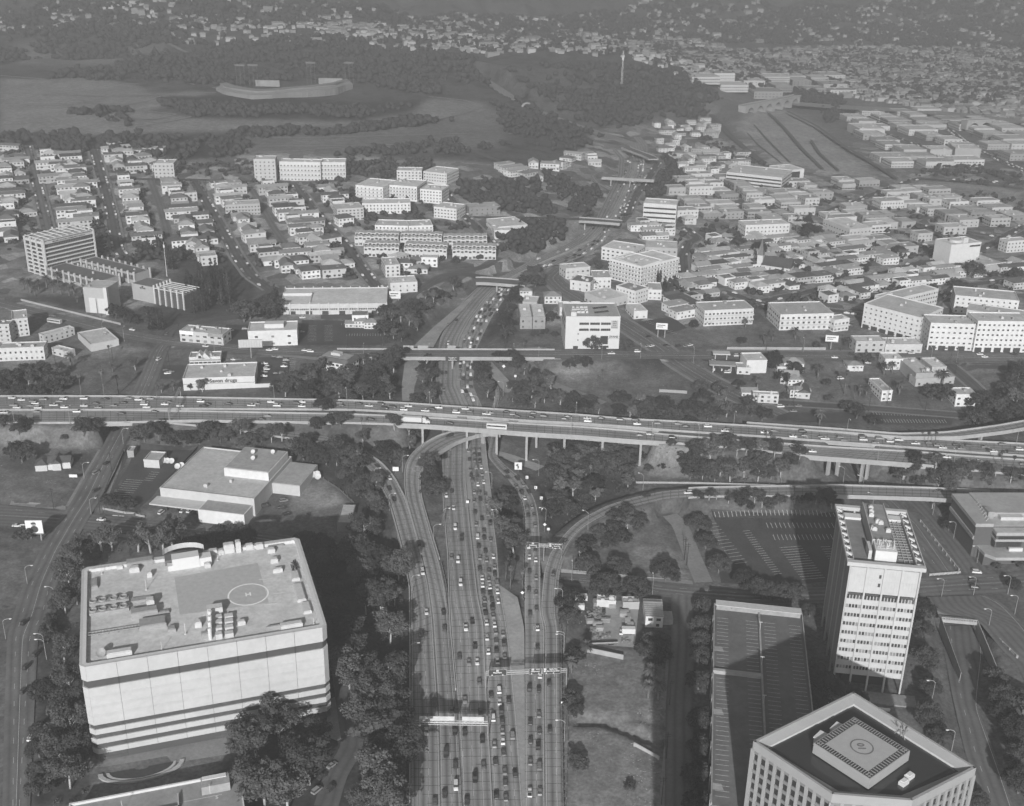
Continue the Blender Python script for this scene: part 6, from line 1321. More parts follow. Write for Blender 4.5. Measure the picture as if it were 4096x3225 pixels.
# ------------------------------------------------------------------ stadium
def stadium():
    near=K('r1 1338 562;1400 590;1480 604;1570 618;1680 612;1790 606;1900 604;2000 598;2090 588;r2 50 566;100 552')
    pts=[P(*q) for q in near];o=pts[5];r=thing('stadium','pale curved baseball stadium stand on the hilltop','stadium',(o.x,o.y,o.z));c=resample(pts,60);cen=np.array([c[:,0].mean(),c[:,1].mean()+160])
    def ring(k0,z0,k1,z1):
        vs=[];
        for p in c:
            for k,z in ((k0,z0),(k1,z1)): q=p[:2]+(cen-p[:2])*k;vs.append((q[0]-o.x,q[1]-o.y,z))
        return vs,[(2*i,2*i+2,2*i+3,2*i+1) for i in range(len(c)-1)]
    M_CONC=mat('stadium_concrete',.25,.8,.15,.2);M_STEEL=mat('mast_steel',.13,.6)
    for nm,a,m in (('outer_wall',(0,-8,0,7),M_CONC),('concourse_roof',(0,7,.05,9),M_CONC),('upper_wall',(.05,9,.05,12),M_CONC),('roof_rim',(.045,12,.12,12.4),M_CONC),('seating',(.12,11,.62,-10),mat('seating_deck',.11,.9,.15))): mb=MB();mb.add(*ring(*a));mb.build(nm,m,r)
    for i in range(4,58,2): q=c[i];MB().box((q[0]-o.x,q[1]-o.y,-2),(.8,.8,15)).build('column',M_CONC,r)
    MB().b2(-8,8,20,26,3,11).build('press_box',M_CONC,r);
    for g,x,y in (('r1',1495,550),('r1',1575,548),('r1',1930,520),('r2',78,530)):
        p=P(g,x,y);
        for dx in (-6,0,6): MB().cyl((p.x-o.x+dx,p.y-o.y,-10),(p.x-o.x+dx,p.y-o.y,34),.3,n=5).build('light_mast',M_STEEL,r)
        MB().box((p.x-o.x,p.y-o.y,35),(15,1,2.5)).build('light_bank',M_STEEL,r)
    for g,x,y in (('r1',1660,540),('r1',2050,528)): p=P(g,x,y);MB().box((p.x-o.x,p.y-o.y,8),(36,3,9)).build('scoreboard',M_CONCD,r)
stadium()
p=P('r2',1762,560);w=thing('radio_mast','lattice radio mast on the wooded hill','mast',p);mb=MB()
for dx,dy in ((-1.6,-1),(1.6,-1),(0,1.8)): mb.cyl((dx,dy,0),(dx*.4,dy*.4,62),.35,.25,4)
for k in range(20): z=k*3;s=1-.6*z/62;mb.cyl((-1.6*s,-s,z),(1.6*s,-s,z+3),.2,n=4)
mb.build('lattice',M_PALE,w);MB().box((0,-1,50),(3,1,6)).build('antenna',M_WHITE,w)
# ------------------------------------------------------------------ houses: prototypes (front towards -y, origin at the middle of the footprint)
M_HROOF=mat('shingle_roof',.2,.95,.2,.8,objcol=True,amt2=.15,scale2=.2)
def proto(kind,v):
    rn=random.Random(hash(kind) % 1000+v*13 if False else sum(map(ord,kind))*7+v*131);W=MB();R_=MB();N=MB();T=MB();H_=MB()
    if kind == 'hip': w,d,h=rn.uniform(11,14),rn.uniform(9,12),rn.choice((3.6,6.2,6.4));hip_roof(R_,-w/2,w/2,-d/2,d/2,h,rn.uniform(1.8,2.6))
    elif kind == 'gable': w,d,h=rn.uniform(11,15),rn.uniform(8,11),rn.choice((3.8,6.0,6.4));gable_roof(R_,-w/2,w/2,-d/2,d/2,h,rn.uniform(1.8,2.8),'x')
    elif kind == 'front_gable': w,d,h=rn.uniform(9,12),rn.uniform(11,16),rn.choice((3.8,5.8));gable_roof(R_,-w/2,w/2,-d/2,d/2,h,rn.uniform(2.2,3.2),'y');W.add([(-w/2,-d/2,h),(w/2,-d/2,h),(0,-d/2,h+2.0)],((0,1,2),))
    elif kind == 'long_flats': w,d,h=rn.uniform(20,27),rn.uniform(8,10),6.2;gable_roof(R_,-w/2,w/2,-d/2,d/2,h,1.5,'x',.9)
    elif kind == 'box_flats': w,d,h=rn.uniform(17,24),rn.uniform(10,13),rn.choice((6.4,6.6,9.2));R_.b2(-w/2-.5,w/2+.5,-d/2-.7,d/2+.5,h,h+.35);R_.box((w*.2,0,h+.8),(2,1.6,1.0))
    else: w,d,h=rn.uniform(10,13),rn.uniform(10,12),6.6;R_.b2(-w/2+.3,w/2-.3,-d/2+.3,d/2-.3,h-.3,h);W.b2(-w/2-.05,w/2+.05,-d/2-.05,-d/2+.3,h-.2,h+.9);W.b2(-w/2-.05,-w/2+.3,-d/2+.3,d/2,h-.2,h+.5);W.b2(w/2-.3,w/2+.05,-d/2+.3,d/2,h-.2,h+.5)
    W.b2(-w/2,w/2,-d/2,d/2,-4,h)
    fl=max(1,round(h/3.1));fh=h/fl
    for f in range(fl):
        z=f*fh+1.0;n=max(2,int(w/3.1))
        for k in range(n):
            if rn.random()<.12: continue
            x=-w/2+(k+.5)*w/n;ww=rn.choice((1.2,1.4,1.9));N.b2(x-ww/2,x+ww/2,-d/2-.08,-d/2+.05,z,z+1.3)
        for k in range(max(2,int(d/3.6))):
            y=-d/2+(k+.5)*d/max(2,int(d/3.6))
            for s in (-1,1): N.b2(s*w/2-.07,s*w/2+.07,y-.6,y+.6,z,z+1.2)
    if kind in ('long_flats','box_flats') and rn.random()<.6:
        T.b2(-w/2,w/2,-d/2-1.3,-d/2,fh-.18,fh);T.b2(-w/2,w/2,-d/2-1.3,-d/2-1.2,fh,fh+.9)
    elif kind in ('hip','gable','front_gable'):
        px=rn.uniform(-w*.2,w*.2);T.b2(px-2,px+2,-d/2-1.8,-d/2,2.5,2.8);T.b2(px-1.8,px-1.6,-d/2-1.7,-d/2-1.5,-2,2.5);T.b2(px+1.6,px+1.8,-d/2-1.7,-d/2-1.5,-2,2.5)
    if kind in ('hip','gable') and rn.random()<.6: H_.b2(w*.22,w*.22+.8,-.2,.6,h,h+3.2)
    if kind in ('front_gable','hip') and h>5 and rn.random()<.4: gable_roof(R_,-w*.2,w*.2,-d/2-2.2,0,3.2,1.4,'y',.3);W.b2(-w*.2,w*.2,-d/2-2.2,-d/2,-3,3.2)
    return dict(w=w,d=d,h=h,wall=W.mesh('wall',M_WALL),roof=R_.mesh('roof',M_HROOF),win=N.mesh('windows',M_GLASS),trim=T.mesh('porch',M_WALL) if T.f else None,chim=H_.mesh('chimney',M_WALL) if H_.f else None)
KINDS_=('hip','gable','front_gable','long_flats','box_flats','parapet_box')
PROTO={k: [proto(k,v) for v in range(4)] for k in KINDS_}
LOOK={'hip': 'hip-roofed house','gable': 'side-gabled house','front_gable': 'front-gabled house','long_flats': 'long gabled flats','box_flats': 'flat-roofed apartments','parapet_box': 'parapeted square house'}
NHOUSE=[0]
def tone_word(t): return 'white' if t>.6 else 'pale' if t>.48 else 'grey' if t>.34 else 'dark grey'
def house(kind,v,p,rz,label,group,wall=None,roof=None,sc=1.0,rnd=random):
    q=PROTO[kind][v % 4];wall=wall if wall is not None else rnd.choice((.56,.62,.7,.74,.78,.8,.46,.7));roof=roof if roof is not None else rnd.choice((.1,.16,.24,.3,.36,.42,.48))
    nm='house' if kind in ('hip','gable','front_gable','parapet_box') else 'apartment_house'
    r=thing(nm,label(tone_word(wall),LOOK[kind]),'house' if nm == 'house' else 'apartments',p,rz,group);r.scale=(sc,sc,sc)
    put('wall',q['wall'],r,color=wall*.9);rf=put('roof',q['roof'],r,color=roof);put('windows',q['win'],r,kind='stuff')
    if q['trim']: put('porch',q['trim'],r,color=min(.66,wall*.95))
    if q['chim']: put('chimney',q['chim'],rf,color=.3)
    OCC.append((p[0],p[1],max(q['w'],q['d'])*.42*sc));NHOUSE[0] += 1
    return q
# rows climbing the hill on the left: (description, [line of house centres], turn)
ROWS=[('leftmost hill row',K('r1 30 1000;60 1300;60 1520')),('row left of the first hill street',K('r1 100 930;130 1120;200 1420')),('row right of the first hill street',K('r1 285 960;320 1150;385 1420')),
        ('row left of the palm-lined second hill street',K('r1 420 975;500 1150;545 1400')),('row right of the second hill street',K('r1 700 975;790 1200;880 1420;930 1540')),('row right of the first back alley',K('r1 870 990;1040 1100;1120 1300;1190 1549;r4 1240 150;1290 240')),
        ('row right of the third hill street',K('r1 1340 1140;1440 1290;1540 1450;r4 1590 100;1650 190;1700 260')),('row left of the fourth hill street',K('r1 1640 1140;1760 1300;1880 1480;r4 1950 130;2030 230;2090 330')),
        ('row beside the third hill street lower end',K('r1 1500 1160;1590 1290;1690 1480;r4 1760 110;1850 250;1930 340')),('row right of the fourth hill street',K('r1 2020 1170;2110 1300;r2 20 1370;60 1400')),
        ('row below the white terraces',K('r5 230 260;330 290;400 270;520 290;600 290')),('upper row below the white terraces',K('r5 350 225;440 250;500 240;600 250;680 260')),
        ('row beside the dark school block',K('r2 1010 1040;1100 1080;1190 1110;1260 1110')),('cluster below the stadium slope',K('r2 1420 1000;1520 960;1580 1000;1600 1040')),('cluster of tall flats near the cutting',K('r2 1180 1030;1240 1040;1340 1050;1440 1020')),
        ('pair behind the boulevard car park',K('r5 100 610;170 610;215 615')),('row on the first ridge',K('r1 60 930;290 985;410 985')),('middle row right of the second hill street',K('r1 820 1000;900 1200;980 1420;1010 1540')),('row left of the third hill street',K('r1 1130 1130;1230 1330;1310 1500;r4 1370 150')),('inner row right of the first hill street',K('r1 350 960;430 1200;470 1420')),('row hugging the fourth hill street',K('r1 1780 1190;1860 1330;1960 1480;r4 2050 130;2130 260')),('inner row right of the third hill street',K('r1 1420 1160;1520 1330;1640 1540;r4 1720 170;1790 300')),('upper hillside row under the woods',K('r1 690 920;760 975;960 955'))]
def hill_rows():
    rn=random.Random(11)
    for desc,line in ROWS:
        pts=[P(*q) for q in line];s=[0]
        for i in range(len(pts)-1): s.append(s[-1]+(pts[i+1]-pts[i]).xy.length)
        u=6.0;items=[]
        while u<s[-1]:
            i=max(j for j in range(len(s)) if s[j] <= u);i=min(i,len(pts)-2);f=(u-s[i])/max(1e-6,s[i+1]-s[i]);p=pts[i].lerp(pts[i+1],f);t=(pts[i+1]-pts[i]).xy.normalized()
            kind=rn.choices(KINDS_,(3,2,2,2.4,2.2,1.6))[0];v=rn.randrange(4);q=PROTO[kind][v]
            rz=math.atan2(t.y,t.x)+math.pi/2
            while rz>math.pi/2: rz -= math.pi
            while rz<-math.pi/2: rz += math.pi
            x,y=p.x+rn.uniform(-2,2),p.y
            if abs(rz)>1.0: rz=rn.uniform(-.2,.2)
            if not occ_hit(x,y,1.0,4.5) and road_dist(x,y)>4.5: items.append((x,y,rz,kind,v))
            else: u += 3;continue
            x0=(x,y);OCC.append((x,y,5.5));u += max(q['d']*1.15+rn.uniform(1.5,4.5),12.0)
        items.sort(key=lambda a: -a[1])
        for k,(x,y,rz,kind,v) in enumerate(items):
            house(kind,v,(x,y,float(ground_z(x,y))),rz,lambda t,l,k=k: '%s %s, %s down in the %s' % (t,l,nth(k),desc),'houses in the '+desc,sc=1.15,rnd=rn)
hill_rows()
def inside1(pl,x,y): return bool(inside(pl,np.array([x]),np.array([y]))[0])
def fill(desc,poly,ang,sx,sy,kinds,weights,rn,sc=(1,1),walls=None,roofs=None,cap=200,prob=.93,groupname='houses'):
    pl=[P(*q) for q in poly];cx=sum(p.x for p in pl)/len(pl);cy_=sum(p.y for p in pl)/len(pl);ca,sa=math.cos(ang),math.sin(ang);n=0;rows={}
    R_=max((p.xy-Vector((cx,cy_))).length for p in pl)
    for j in range(-int(R_/sy)-1,int(R_/sy)+2):
        for i in range(-int(R_/sx)-1,int(R_/sx)+2):
            u=i*sx+rn.uniform(-.12,.12)*sx+(j % 2)*sx*.3;v=j*sy+rn.uniform(-.12,.12)*sy;x,y=cx+u*ca-v*sa,cy_+u*sa+v*ca
            if not inside1(pl,x,y) or rn.random()>prob: continue
            kind=rn.choices(kinds,weights)[0];vv=rn.randrange(4);q=PROTO[kind][vv];s=rn.uniform(*sc);r=max(q['w'],q['d'])*.40*s
            if not free(x,y,r*.62,.2): continue
            rows.setdefault(j,[]).append((x,y,kind,vv,s));OCC.append((x,y,r*.72))
    for a,j in enumerate(sorted(rows)):
        for b,(x,y,kind,vv,s) in enumerate(sorted(rows[j])):
            if n >= cap: return
            house(kind,vv,(x,y,float(ground_z(x,y))),ang+rn.choice((0,0,0,math.pi/2))*(0 if kind in ('long_flats','box_flats') and rn.random()<.5 else 1),lambda t,l: '%s %s, %s from left, %s row of %s' % (t,l,nth(b),nth(a),desc),groupname,rn.choice(walls) if walls else None,rn.choice(roofs) if roofs else None,s,rn);n += 1
rn=random.Random(5)
HW=(2,2,2,2.2,2,1.5)
fill('the spire church district',K('r6 0 90;600 90;1180 130;1150 480;560 480;0 470'),.42,16.5,14,KINDS_,HW,rn,groupname='houses of the right-hand district')
fill('the courtyard condominium slope',K('r6 1180 130;1580 230;2169 240;2169 390;1660 390;1180 420'),.35,17,14.5,KINDS_,HW,rn,groupname='houses of the right-hand slope')
fill('the diagonal street',K('r5 1990 420;2169 440;r6 120 470;110 600;r5 2110 560;1930 470'),.5,16,14,KINDS_,HW,rn,groupname='houses by the diagonal street')
fill('the freeway bend',K('r2 1850 1385;2169 1370;r3 200 1480;r6 100 80;r5 2169 160;1900 80;1820 50'),.25,17,15,KINDS_,HW,rn,groupname='houses by the freeway bend')
fill('the lots below the boulevard',K('r6 640 840;760 840;820 1070;660 1080'),-.1,16,20,KINDS_[:3],(1,1,1),rn,groupname='houses below the boulevard')
fill('the hills by the tunnel road',K('r2 1940 770;2169 760;r3 280 760;300 860;0 860;r2 1980 830'),.2,23,22,KINDS_,HW,rn,groupname='houses by the tunnel road',cap=28)
fill('the old town edge',K('r2 1990 880;2169 900;r3 190 920;510 990;300 1080;0 1060;r2 2030 1000'),.2,22,20,KINDS_,HW,rn,groupname='houses of the old town edge',cap=40)
# flat commercial buildings of the old town
def commercial(desc,poly,ang,sx,sy,rn,cap,hs=(5,9),group='old town commercial buildings',each=0):
    pl=[P(*q) for q in poly];cx=sum(p.x for p in pl)/len(pl);cy_=sum(p.y for p in pl)/len(pl);ca,sa=math.cos(ang),math.sin(ang);rows={};n=0;R_=max((p.xy-Vector((cx,cy_))).length for p in pl)
    for j in range(-int(R_/sy)-1,int(R_/sy)+2):
        for i in range(-int(R_/sx)-1,int(R_/sx)+2):
            u=i*sx+rn.uniform(-.15,.15)*sx;v=j*sy+rn.uniform(-.15,.15)*sy;x,y=cx+u*ca-v*sa,cy_+u*sa+v*ca;w=sx*rn.uniform(.55,.98);d=sy*rn.uniform(.6,.95)
            if not inside1(pl,x,y) or not free(x,y,min(w,d)*.36,.2): continue
            rows.setdefault(j,[]).append((x,y,w,d));OCC.append((x,y,min(w,d)*.52))
    for a,j in enumerate(sorted(rows)):
        for b,(x,y,w,d) in enumerate(sorted(rows[j])):
            if n >= cap: return
            h=rn.uniform(*hs);wall=rn.choice((.3,.4,.5,.56,.62,.68,.72));roof=rn.choice((.24,.3,.36,.42,.46));bx,by=x-ca*w/2+sa*d/2,y-sa*w/2-ca*d/2
            flat_building('commercial_building','%s flat-roofed building, %s from left, %s row of %s' % (tone_word(wall),nth(b),nth(a),desc),'building',(Vector((bx,by,float(ground_z(x,y)))),ang,w,d),h,wall,roof,floors=max(1,int(h/3.6)),bay=rn.choice((3.5,4.5,6)),w=rn.choice((1.5,2.4)),hh=1.5,sides='fl',units=rn.choice((0,1,2)),group=group,seed=n,occ=False);n += 1
commercial('the long ribbon-window office',K('r3 0 1090;900 1140;1300 1150;1650 1200;1650 1400;1230 1440;700 1440;380 1360;0 1380'),.22,29,22,rn,130)
commercial('the columned civic building',K('r3 1650 1230;2169 1290;2169 1470;1600 1450'),.2,34,25,rn,45)
commercial('the blank white cube',K('r6 560 10;1250 20;1560 90;1500 190;900 110;520 80'),.3,27,21,rn,45)
commercial('the rail yard shed',K('r3 1020 690;1640 700;2169 800;2169 1060;1400 1040;1200 900'),.12,48,44,rn,60,(6,10),'industrial sheds beyond the rail yard')
commercial('the arched bridge',K('r3 100 480;900 480;1100 520;1100 600;780 600;400 580;120 560'),.1,55,60,rn,26,(7,12),'sheds by the arched bridge')
# ------------------------------------------------------------------ far houses, one mass
def far_houses():
    rn=np.random.default_rng(3);V=[];Fc=[];T=[];mb=MB()
    zones=[(K('r3 0 300;1000 290;2300 300;2300 640;1650 680;1030 600;1000 480;0 480'),3400,1.0),(K('r2 250 150;1000 190;2169 240;r3 300 280;300 470;r2 2000 420;1200 330;700 330;200 270'),1500,1.0),
             (K('r1 950 150;2169 90;r2 300 180;300 300;r1 1800 270;1100 260'),420,1.0),(K('r1 0 20;2169 10;r2 2169 10;r3 2200 20;2200 290;r2 2169 240;900 180;r1 1500 100;0 200'),1000,1.0),(K('r3 1650 680;2300 640;2300 800'),150,1.2),(K('r1 -300 900;-20 900;-20 1549;-300 1549'),40,1)]
    for poly,n,s in zones:
        pl=[P(*q) for q in poly];xs=[p.x for p in pl];ys=[p.y for p in pl];k=0;tries=0
        while k<n and tries<n*12:
            tries += 1;x,y=rn.uniform(min(xs),max(xs)),rn.uniform(min(ys),max(ys))
            if not inside1(pl,x,y): continue
            z=float(ground_z(x,y));w,d,h=rn.uniform(6,12)*s,rn.uniform(6,10)*s,rn.uniform(3,5.5);a=rn.choice((.2,.3,1.7,.1))+rn.uniform(-.1,.1)
            if rn.random()<.12: w *= 2;d *= 1.6;h += 2
            o=len(mb.v);n0=len(mb.f);mb.box((x,y,z+h/2-2),(w,d,h+4),a);wt=rn.uniform(.2,.5);rt=rn.uniform(.14,.36)
            if rn.random()<.75:
                ca,sa=math.cos(a),math.sin(a);q=lambda u,v,zz: (x+u*ca-v*sa,y+u*sa+v*ca,zz)
                mb.add([q(-w/2-.5,-d/2-.5,z+h),q(w/2+.5,-d/2-.5,z+h),q(w/2+.5,d/2+.5,z+h),q(-w/2-.5,d/2+.5,z+h),q(-w/2,0,z+h+2.4),q(w/2,0,z+h+2.4)],((0,1,5,4),(2,3,4,5),(1,2,5),(3,0,4)))
            nf=len(mb.f)-n0;T += [wt]*6+[rt]*(nf-6);k += 1
    me=mb.mesh('distant_houses',mat('distant_house_paint',1.0,.9,0,build=lambda t,N,L,cur,noise,math_,pos: math_('MULTIPLY',cur,attr(N,'tone'))))
    a=me.attributes.new('tone','FLOAT','FACE');a.data.foreach_set('value',np.array(T,np.float32));put('distant_houses',me,kind='stuff',label='countless small houses spread over the far hills and valley',cat='houses')
far_houses()
print('houses',NHOUSE[0])
# ------------------------------------------------------------------ trees
def leafmat(name,v,amt=.35):
    def f(t,N,L,cur,noise,math_,pos):
        oi=N.new('ShaderNodeObjectInfo');return math_('MULTIPLY',cur,math_('ADD',.62,math_('MULTIPLY',oi.outputs['Random'],.8)))
    return mat(name,v,.9,amt,.7,spec=.15,amt2=.25,scale2=.12,build=f)
M_BARK=mat('bark',.12,.9,.3,2.0);M_BARKW=mat('pale_bark',.36,.85,.25,1.5)
M_LEAF={'ficus': leafmat('ficus_leaves',.05,.3),'euc': leafmat('eucalyptus_leaves',.075,.35),'oak': leafmat('scrub_leaves',.052),'airy': leafmat('light_leaves',.09),'conifer': leafmat('pine_needles',.04),'palm': leafmat('palm_fronds',.09,.3),'skirt': leafmat('dead_fronds',.15)}
def clumps(centres,n,rn,size,fuzz=1.0,up=.35):
    """small leaf faces spread over the shells of many clumps"""
    V=np.empty((n*4,3));
    wts=np.array([c[3]**2 for c in centres]);wts /= wts.sum();idx=rn.choice(len(centres),n,p=wts);C=np.array(centres)[idx]
    d=rn.normal(size=(n,3));d[:,2]=d[:,2]*.85+.15;d /= np.linalg.norm(d,axis=1)[:,None]
    r=C[:,3]*(.55+.5*rn.random(n)**.5)*(1+.12*rn.normal(size=n)*fuzz);p=C[:,:3]+d*r[:,None]*np.array([1,1,.8])
    nrm=d+rn.normal(size=(n,3))*.55;nrm[:,2] += up;nrm /= np.linalg.norm(nrm,axis=1)[:,None]
    t=np.cross(nrm,rn.normal(size=(n,3)));t /= np.linalg.norm(t,axis=1)[:,None];b=np.cross(nrm,t);s=size*(.6+.8*rn.random(n))[:,None];e=s*(.5+.5*rn.random(n))[:,None]
    V[0::4]=p-t*s-b*e*.3;V[1::4]=p+b*e-t*s*.1;V[2::4]=p+t*s+b*e*.2;V[3::4]=p-b*e*.8+t*s*.15
    return V
def leaf_mesh(name,V,m):
    n=len(V)//4;me=bpy.data.meshes.new(name);me.vertices.add(len(V));me.vertices.foreach_set('co',V.ravel());me.loops.add(len(V));me.loops.foreach_set('vertex_index',np.arange(len(V)));me.polygons.add(n);me.polygons.foreach_set('loop_start',np.arange(0,len(V),4));me.update();me.materials.append(m);return me
def tree_proto(kind,v):
    rn=np.random.default_rng(sum(map(ord,kind))*11+v);T=MB();cs=[]
    if kind == 'ficus':      # dense dome, h 12, r 7
        T.tube([(0,0,-1),(0,0,2),(.3,.2,4)],[.6,.5,.4],7)
        for k in range(5): a=k*1.26;T.cyl((0,0,2.5),(2.6*math.cos(a),2.6*math.sin(a),6),.3,.12,5)
        for k in range(46):
            a=rn.uniform(0,6.28);u=rn.random()**.5;x,y=5.6*u*math.cos(a),5.6*u*math.sin(a);z=3.6+6.6*math.sqrt(max(0,1-u*u))*rn.uniform(.55,1.0);cs.append((x,y,z,rn.uniform(1.1,2.0)))
        V=clumps(cs,5200,rn,.34,.6)
    elif kind in ('euc','airy'):
        H=18 if kind == 'euc' else 11;lean=rn.uniform(-1.2,1.2,2);top=(lean[0],lean[1],H*.75);T.tube([(0,0,-1),(lean[0]*.3,lean[1]*.3,H*.3),(lean[0]*.7,lean[1]*.7,H*.55),top],[.42,.34,.24,.1],6)
        for k in range(11 if kind == 'euc' else 9):
            a=rn.uniform(0,6.28);f=rn.uniform(.25,.7);s=Vector((lean[0]*f,lean[1]*f,H*f));ln=H*rn.uniform(.2,.36);e=s+Vector((math.cos(a)*ln*.75,math.sin(a)*ln*.75,ln*.8));T.cyl(s,e,.17,.06,5)
            for q in range(4): g=s.lerp(e,rn.uniform(.6,1.15));cs.append((g.x+rn.normal()*H*.05,g.y+rn.normal()*H*.05,g.z+rn.normal()*H*.04+.3,rn.uniform(.07,.125)*H))
        for q in range(6): cs.append((lean[0]*.9+rn.normal()*H*.07,lean[1]*.9+rn.normal()*H*.07,H*rn.uniform(.68,.93),rn.uniform(.06,.1)*H))
        V=clumps(cs,5200 if kind == 'euc' else 3300,rn,.36 if kind == 'euc' else .28,1.3)
    elif kind == 'oak':      # rounded scrub tree h 8
        T.tube([(0,0,-1),(.2,0,1.5),(.1,.3,3)],[.4,.3,.2],6)
        for k in range(4): a=k*1.57+.3;T.cyl((0,0,1.4),(2*math.cos(a),2*math.sin(a),4.4),.2,.08,5)
        for k in range(26): a=rn.uniform(0,6.28);u=rn.random()**.6;cs.append((3.7*u*math.cos(a)+rn.normal()*.4,3.7*u*math.sin(a)+rn.normal()*.4,2.4+5*math.sqrt(max(0,1-u*u))*rn.uniform(.4,1),rn.uniform(.7,1.5)))
        V=clumps(cs,2600,rn,.30,1.0)
    elif kind == 'shrub':
        T.cyl((0,0,-.3),(0,0,.8),.1,.05,5)
        for k in range(9): a=rn.uniform(0,6.28);u=rn.random();cs.append((1.1*u*math.cos(a),1.1*u*math.sin(a),.5+.9*rn.random(),rn.uniform(.4,.7)))
        V=clumps(cs,520,rn,.2,.8)
    elif kind == 'conifer':
        T.tube([(0,0,-1),(0,0,14)],[.35,.08],6)
        for k in range(60): z=rn.uniform(1.2,15.5);r=(1-z/16.5)*2.7*rn.uniform(.5,1);a=rn.uniform(0,6.28);cs.append((r*math.cos(a),r*math.sin(a),z,rn.uniform(.5,.95)*(1.15-z/22)))
        V=clumps(cs,2600,rn,.26,.9)
    elif kind == 'cypress':
        T.cyl((0,0,-1),(0,0,9),.2,.05,5)
        for k in range(26): z=.6+k*.38;cs.append((rn.normal()*.12,rn.normal()*.12,z,.85*math.sin(math.pi*min(1,(z+1.5)/12.5))**.6))
        V=clumps(cs,1300,rn,.2,.5)
    elif kind in ('fan_palm','date_palm'):
        H=17 if kind == 'fan_palm' else 8;r0=.34 if kind == 'fan_palm' else .55;ln=rn.uniform(-.5,.5);T.tube([(0,0,-1),(ln*.4,0,H*.5),(ln,0,H)],[r0*1.2,r0,r0*.8],7)
        V=[];nf=34 if kind == 'fan_palm' else 46;R_=1.9 if kind == 'fan_palm' else 3.6
        for k in range(nf):
            a=rn.uniform(0,6.28);el=rn.uniform(-.5,1.35) if kind == 'date_palm' else rn.uniform(-.9,1.2);d=np.array([math.cos(a),math.sin(a),0]);sd=np.array([-math.sin(a),math.cos(a),0]);p=np.array([ln,0,H]);seg=5;wid=(.42 if kind == 'date_palm' else .75)
            for q in range(seg):
                f0,f1=q/seg,(q+1)/seg;c=lambda f: p+d*R_*f*math.cos(el*(1-.2*f))+np.array([0,0,R_*f*math.sin(el)-R_*.42*f*f]);w0,w1=(wid*math.sin(math.pi*(.12+.8*f)) for f in (f0,f1));dr=np.array([0,0,-.25*wid])
                for s in (-1,1): V += [c(f0),c(f1),c(f1)+sd*s*w1+dr,c(f0)+sd*s*w0+dr]
        if kind == 'fan_palm':
            for k in range(60): a=rn.uniform(0,6.28);z=H-rn.uniform(.2,3.2);r=.75*(1-(H-z)/5);q=np.array([ln+r*math.cos(a),r*math.sin(a),z]);s=np.array([-math.sin(a),math.cos(a),0])*.3;V += [q-s,q+s,q+s+np.array([-.3*math.cos(a),-.3*math.sin(a),-1.2]),q-s+np.array([-.3*math.cos(a),-.3*math.sin(a),-1.2])]
        V=np.array(V)
    mk={'shrub': 'oak','cypress': 'conifer','fan_palm': 'palm','date_palm': 'palm'}.get(kind,kind)
    return leaf_mesh('crown',V,M_LEAF[mk]),T.mesh('trunk',M_BARKW if kind in ('euc','airy') else M_BARK,True)
TP={k: [tree_proto(k,v) for v in range(n)] for k,n in (('ficus',4),('euc',5),('airy',5),('oak',5),('shrub',3),('conifer',3),('cypress',2),('fan_palm',3),('date_palm',3))}
TH_={'ficus': 12,'euc': 18,'airy': 11,'oak': 8,'shrub': 2,'conifer': 16,'cypress': 11,'fan_palm': 18,'date_palm': 9}
TNAME={'ficus': ('ficus_tree','dense dark round-headed tree','tree'),'euc': ('eucalyptus_tree','tall loose eucalyptus','tree'),'airy': ('street_tree','thin light-leaved tree','tree'),'oak': ('scrub_tree','bushy rounded tree','tree'),'shrub': ('shrub','small round shrub','shrub'),'conifer': ('pine_tree','dark pointed conifer','tree'),'cypress': ('cypress_tree','narrow columnar cypress','tree'),'fan_palm': ('fan_palm','tall thin fan palm','palm'),'date_palm': ('date_palm','thick feathery date palm','palm')}
TCOUNT=[0];_tr=random.Random(21)
def tree(kind,p,h,label,group):
    nm,_,cat=TNAME[kind];c,t=_tr.choice(TP[kind]);s=h/TH_[kind]*_tr.uniform(.92,1.08);r=thing(nm,label,cat,p,_tr.uniform(0,6.28),group);w=1.0 if 'palm' in kind or kind in ('cypress','ficus') else 1.28;r.scale=(s*w*_tr.uniform(.9,1.1),s*w*_tr.uniform(.9,1.1),s*(1.0 if w == 1 else 1.08))
    put('crown',c,r);put('trunk',t,r);TCOUNT[0] += 1;return r
def trees(desc,kind,pts,h,jitter=.15,z=None):
    ps=[(P(*q[:3],z),q[3] if len(q)>3 else h) for q in pts];ps.sort(key=lambda a: a[0].x)
    for i,(p,hh) in enumerate(ps): tree(kind,(p.x,p.y,p.z-.2),hh*_tr.uniform(1-jitter,1+jitter),'%s, %s' % (TNAME[kind][1],desc) if len(ps) == 1 else '%s, %s from left %s' % (TNAME[kind][1],nth(i),desc),'%s %s' % (TNAME[kind][0].replace('_',' '),desc))
def grove(desc,poly,n,kinds,hs,mind=4.0,road=.3):
    pl=[P(*q) for q in poly];xs=[p.x for p in pl];ys=[p.y for p in pl];got=[];t=0
    while len(got)<n and t<n*60:
        t += 1;x,y=_tr.uniform(min(xs),max(xs)),_tr.uniform(min(ys),max(ys))
        if inside1(pl,x,y) and road_dist(x,y)>road and all((x-a)**2+(y-b)**2>mind**2 for a,b,*_ in got) and not occ_hit(x,y,.9): got.append((x,y,_tr.choice(kinds)))
    by={}
    for g in got: by.setdefault(g[2],[]).append(g)
    for k,lst in by.items():
        for i,(x,y,_) in enumerate(sorted(lst)): tree(k,(x,y,float(ground_z(x,y))-.2),_tr.uniform(*hs)*(TH_[k]/12 if k in ('fan_palm','shrub') else 1),'%s, %s from left %s' % (TNAME[k][1],nth(i),desc),'%s %s' % (TNAME[k][0].replace('_',' '),desc))
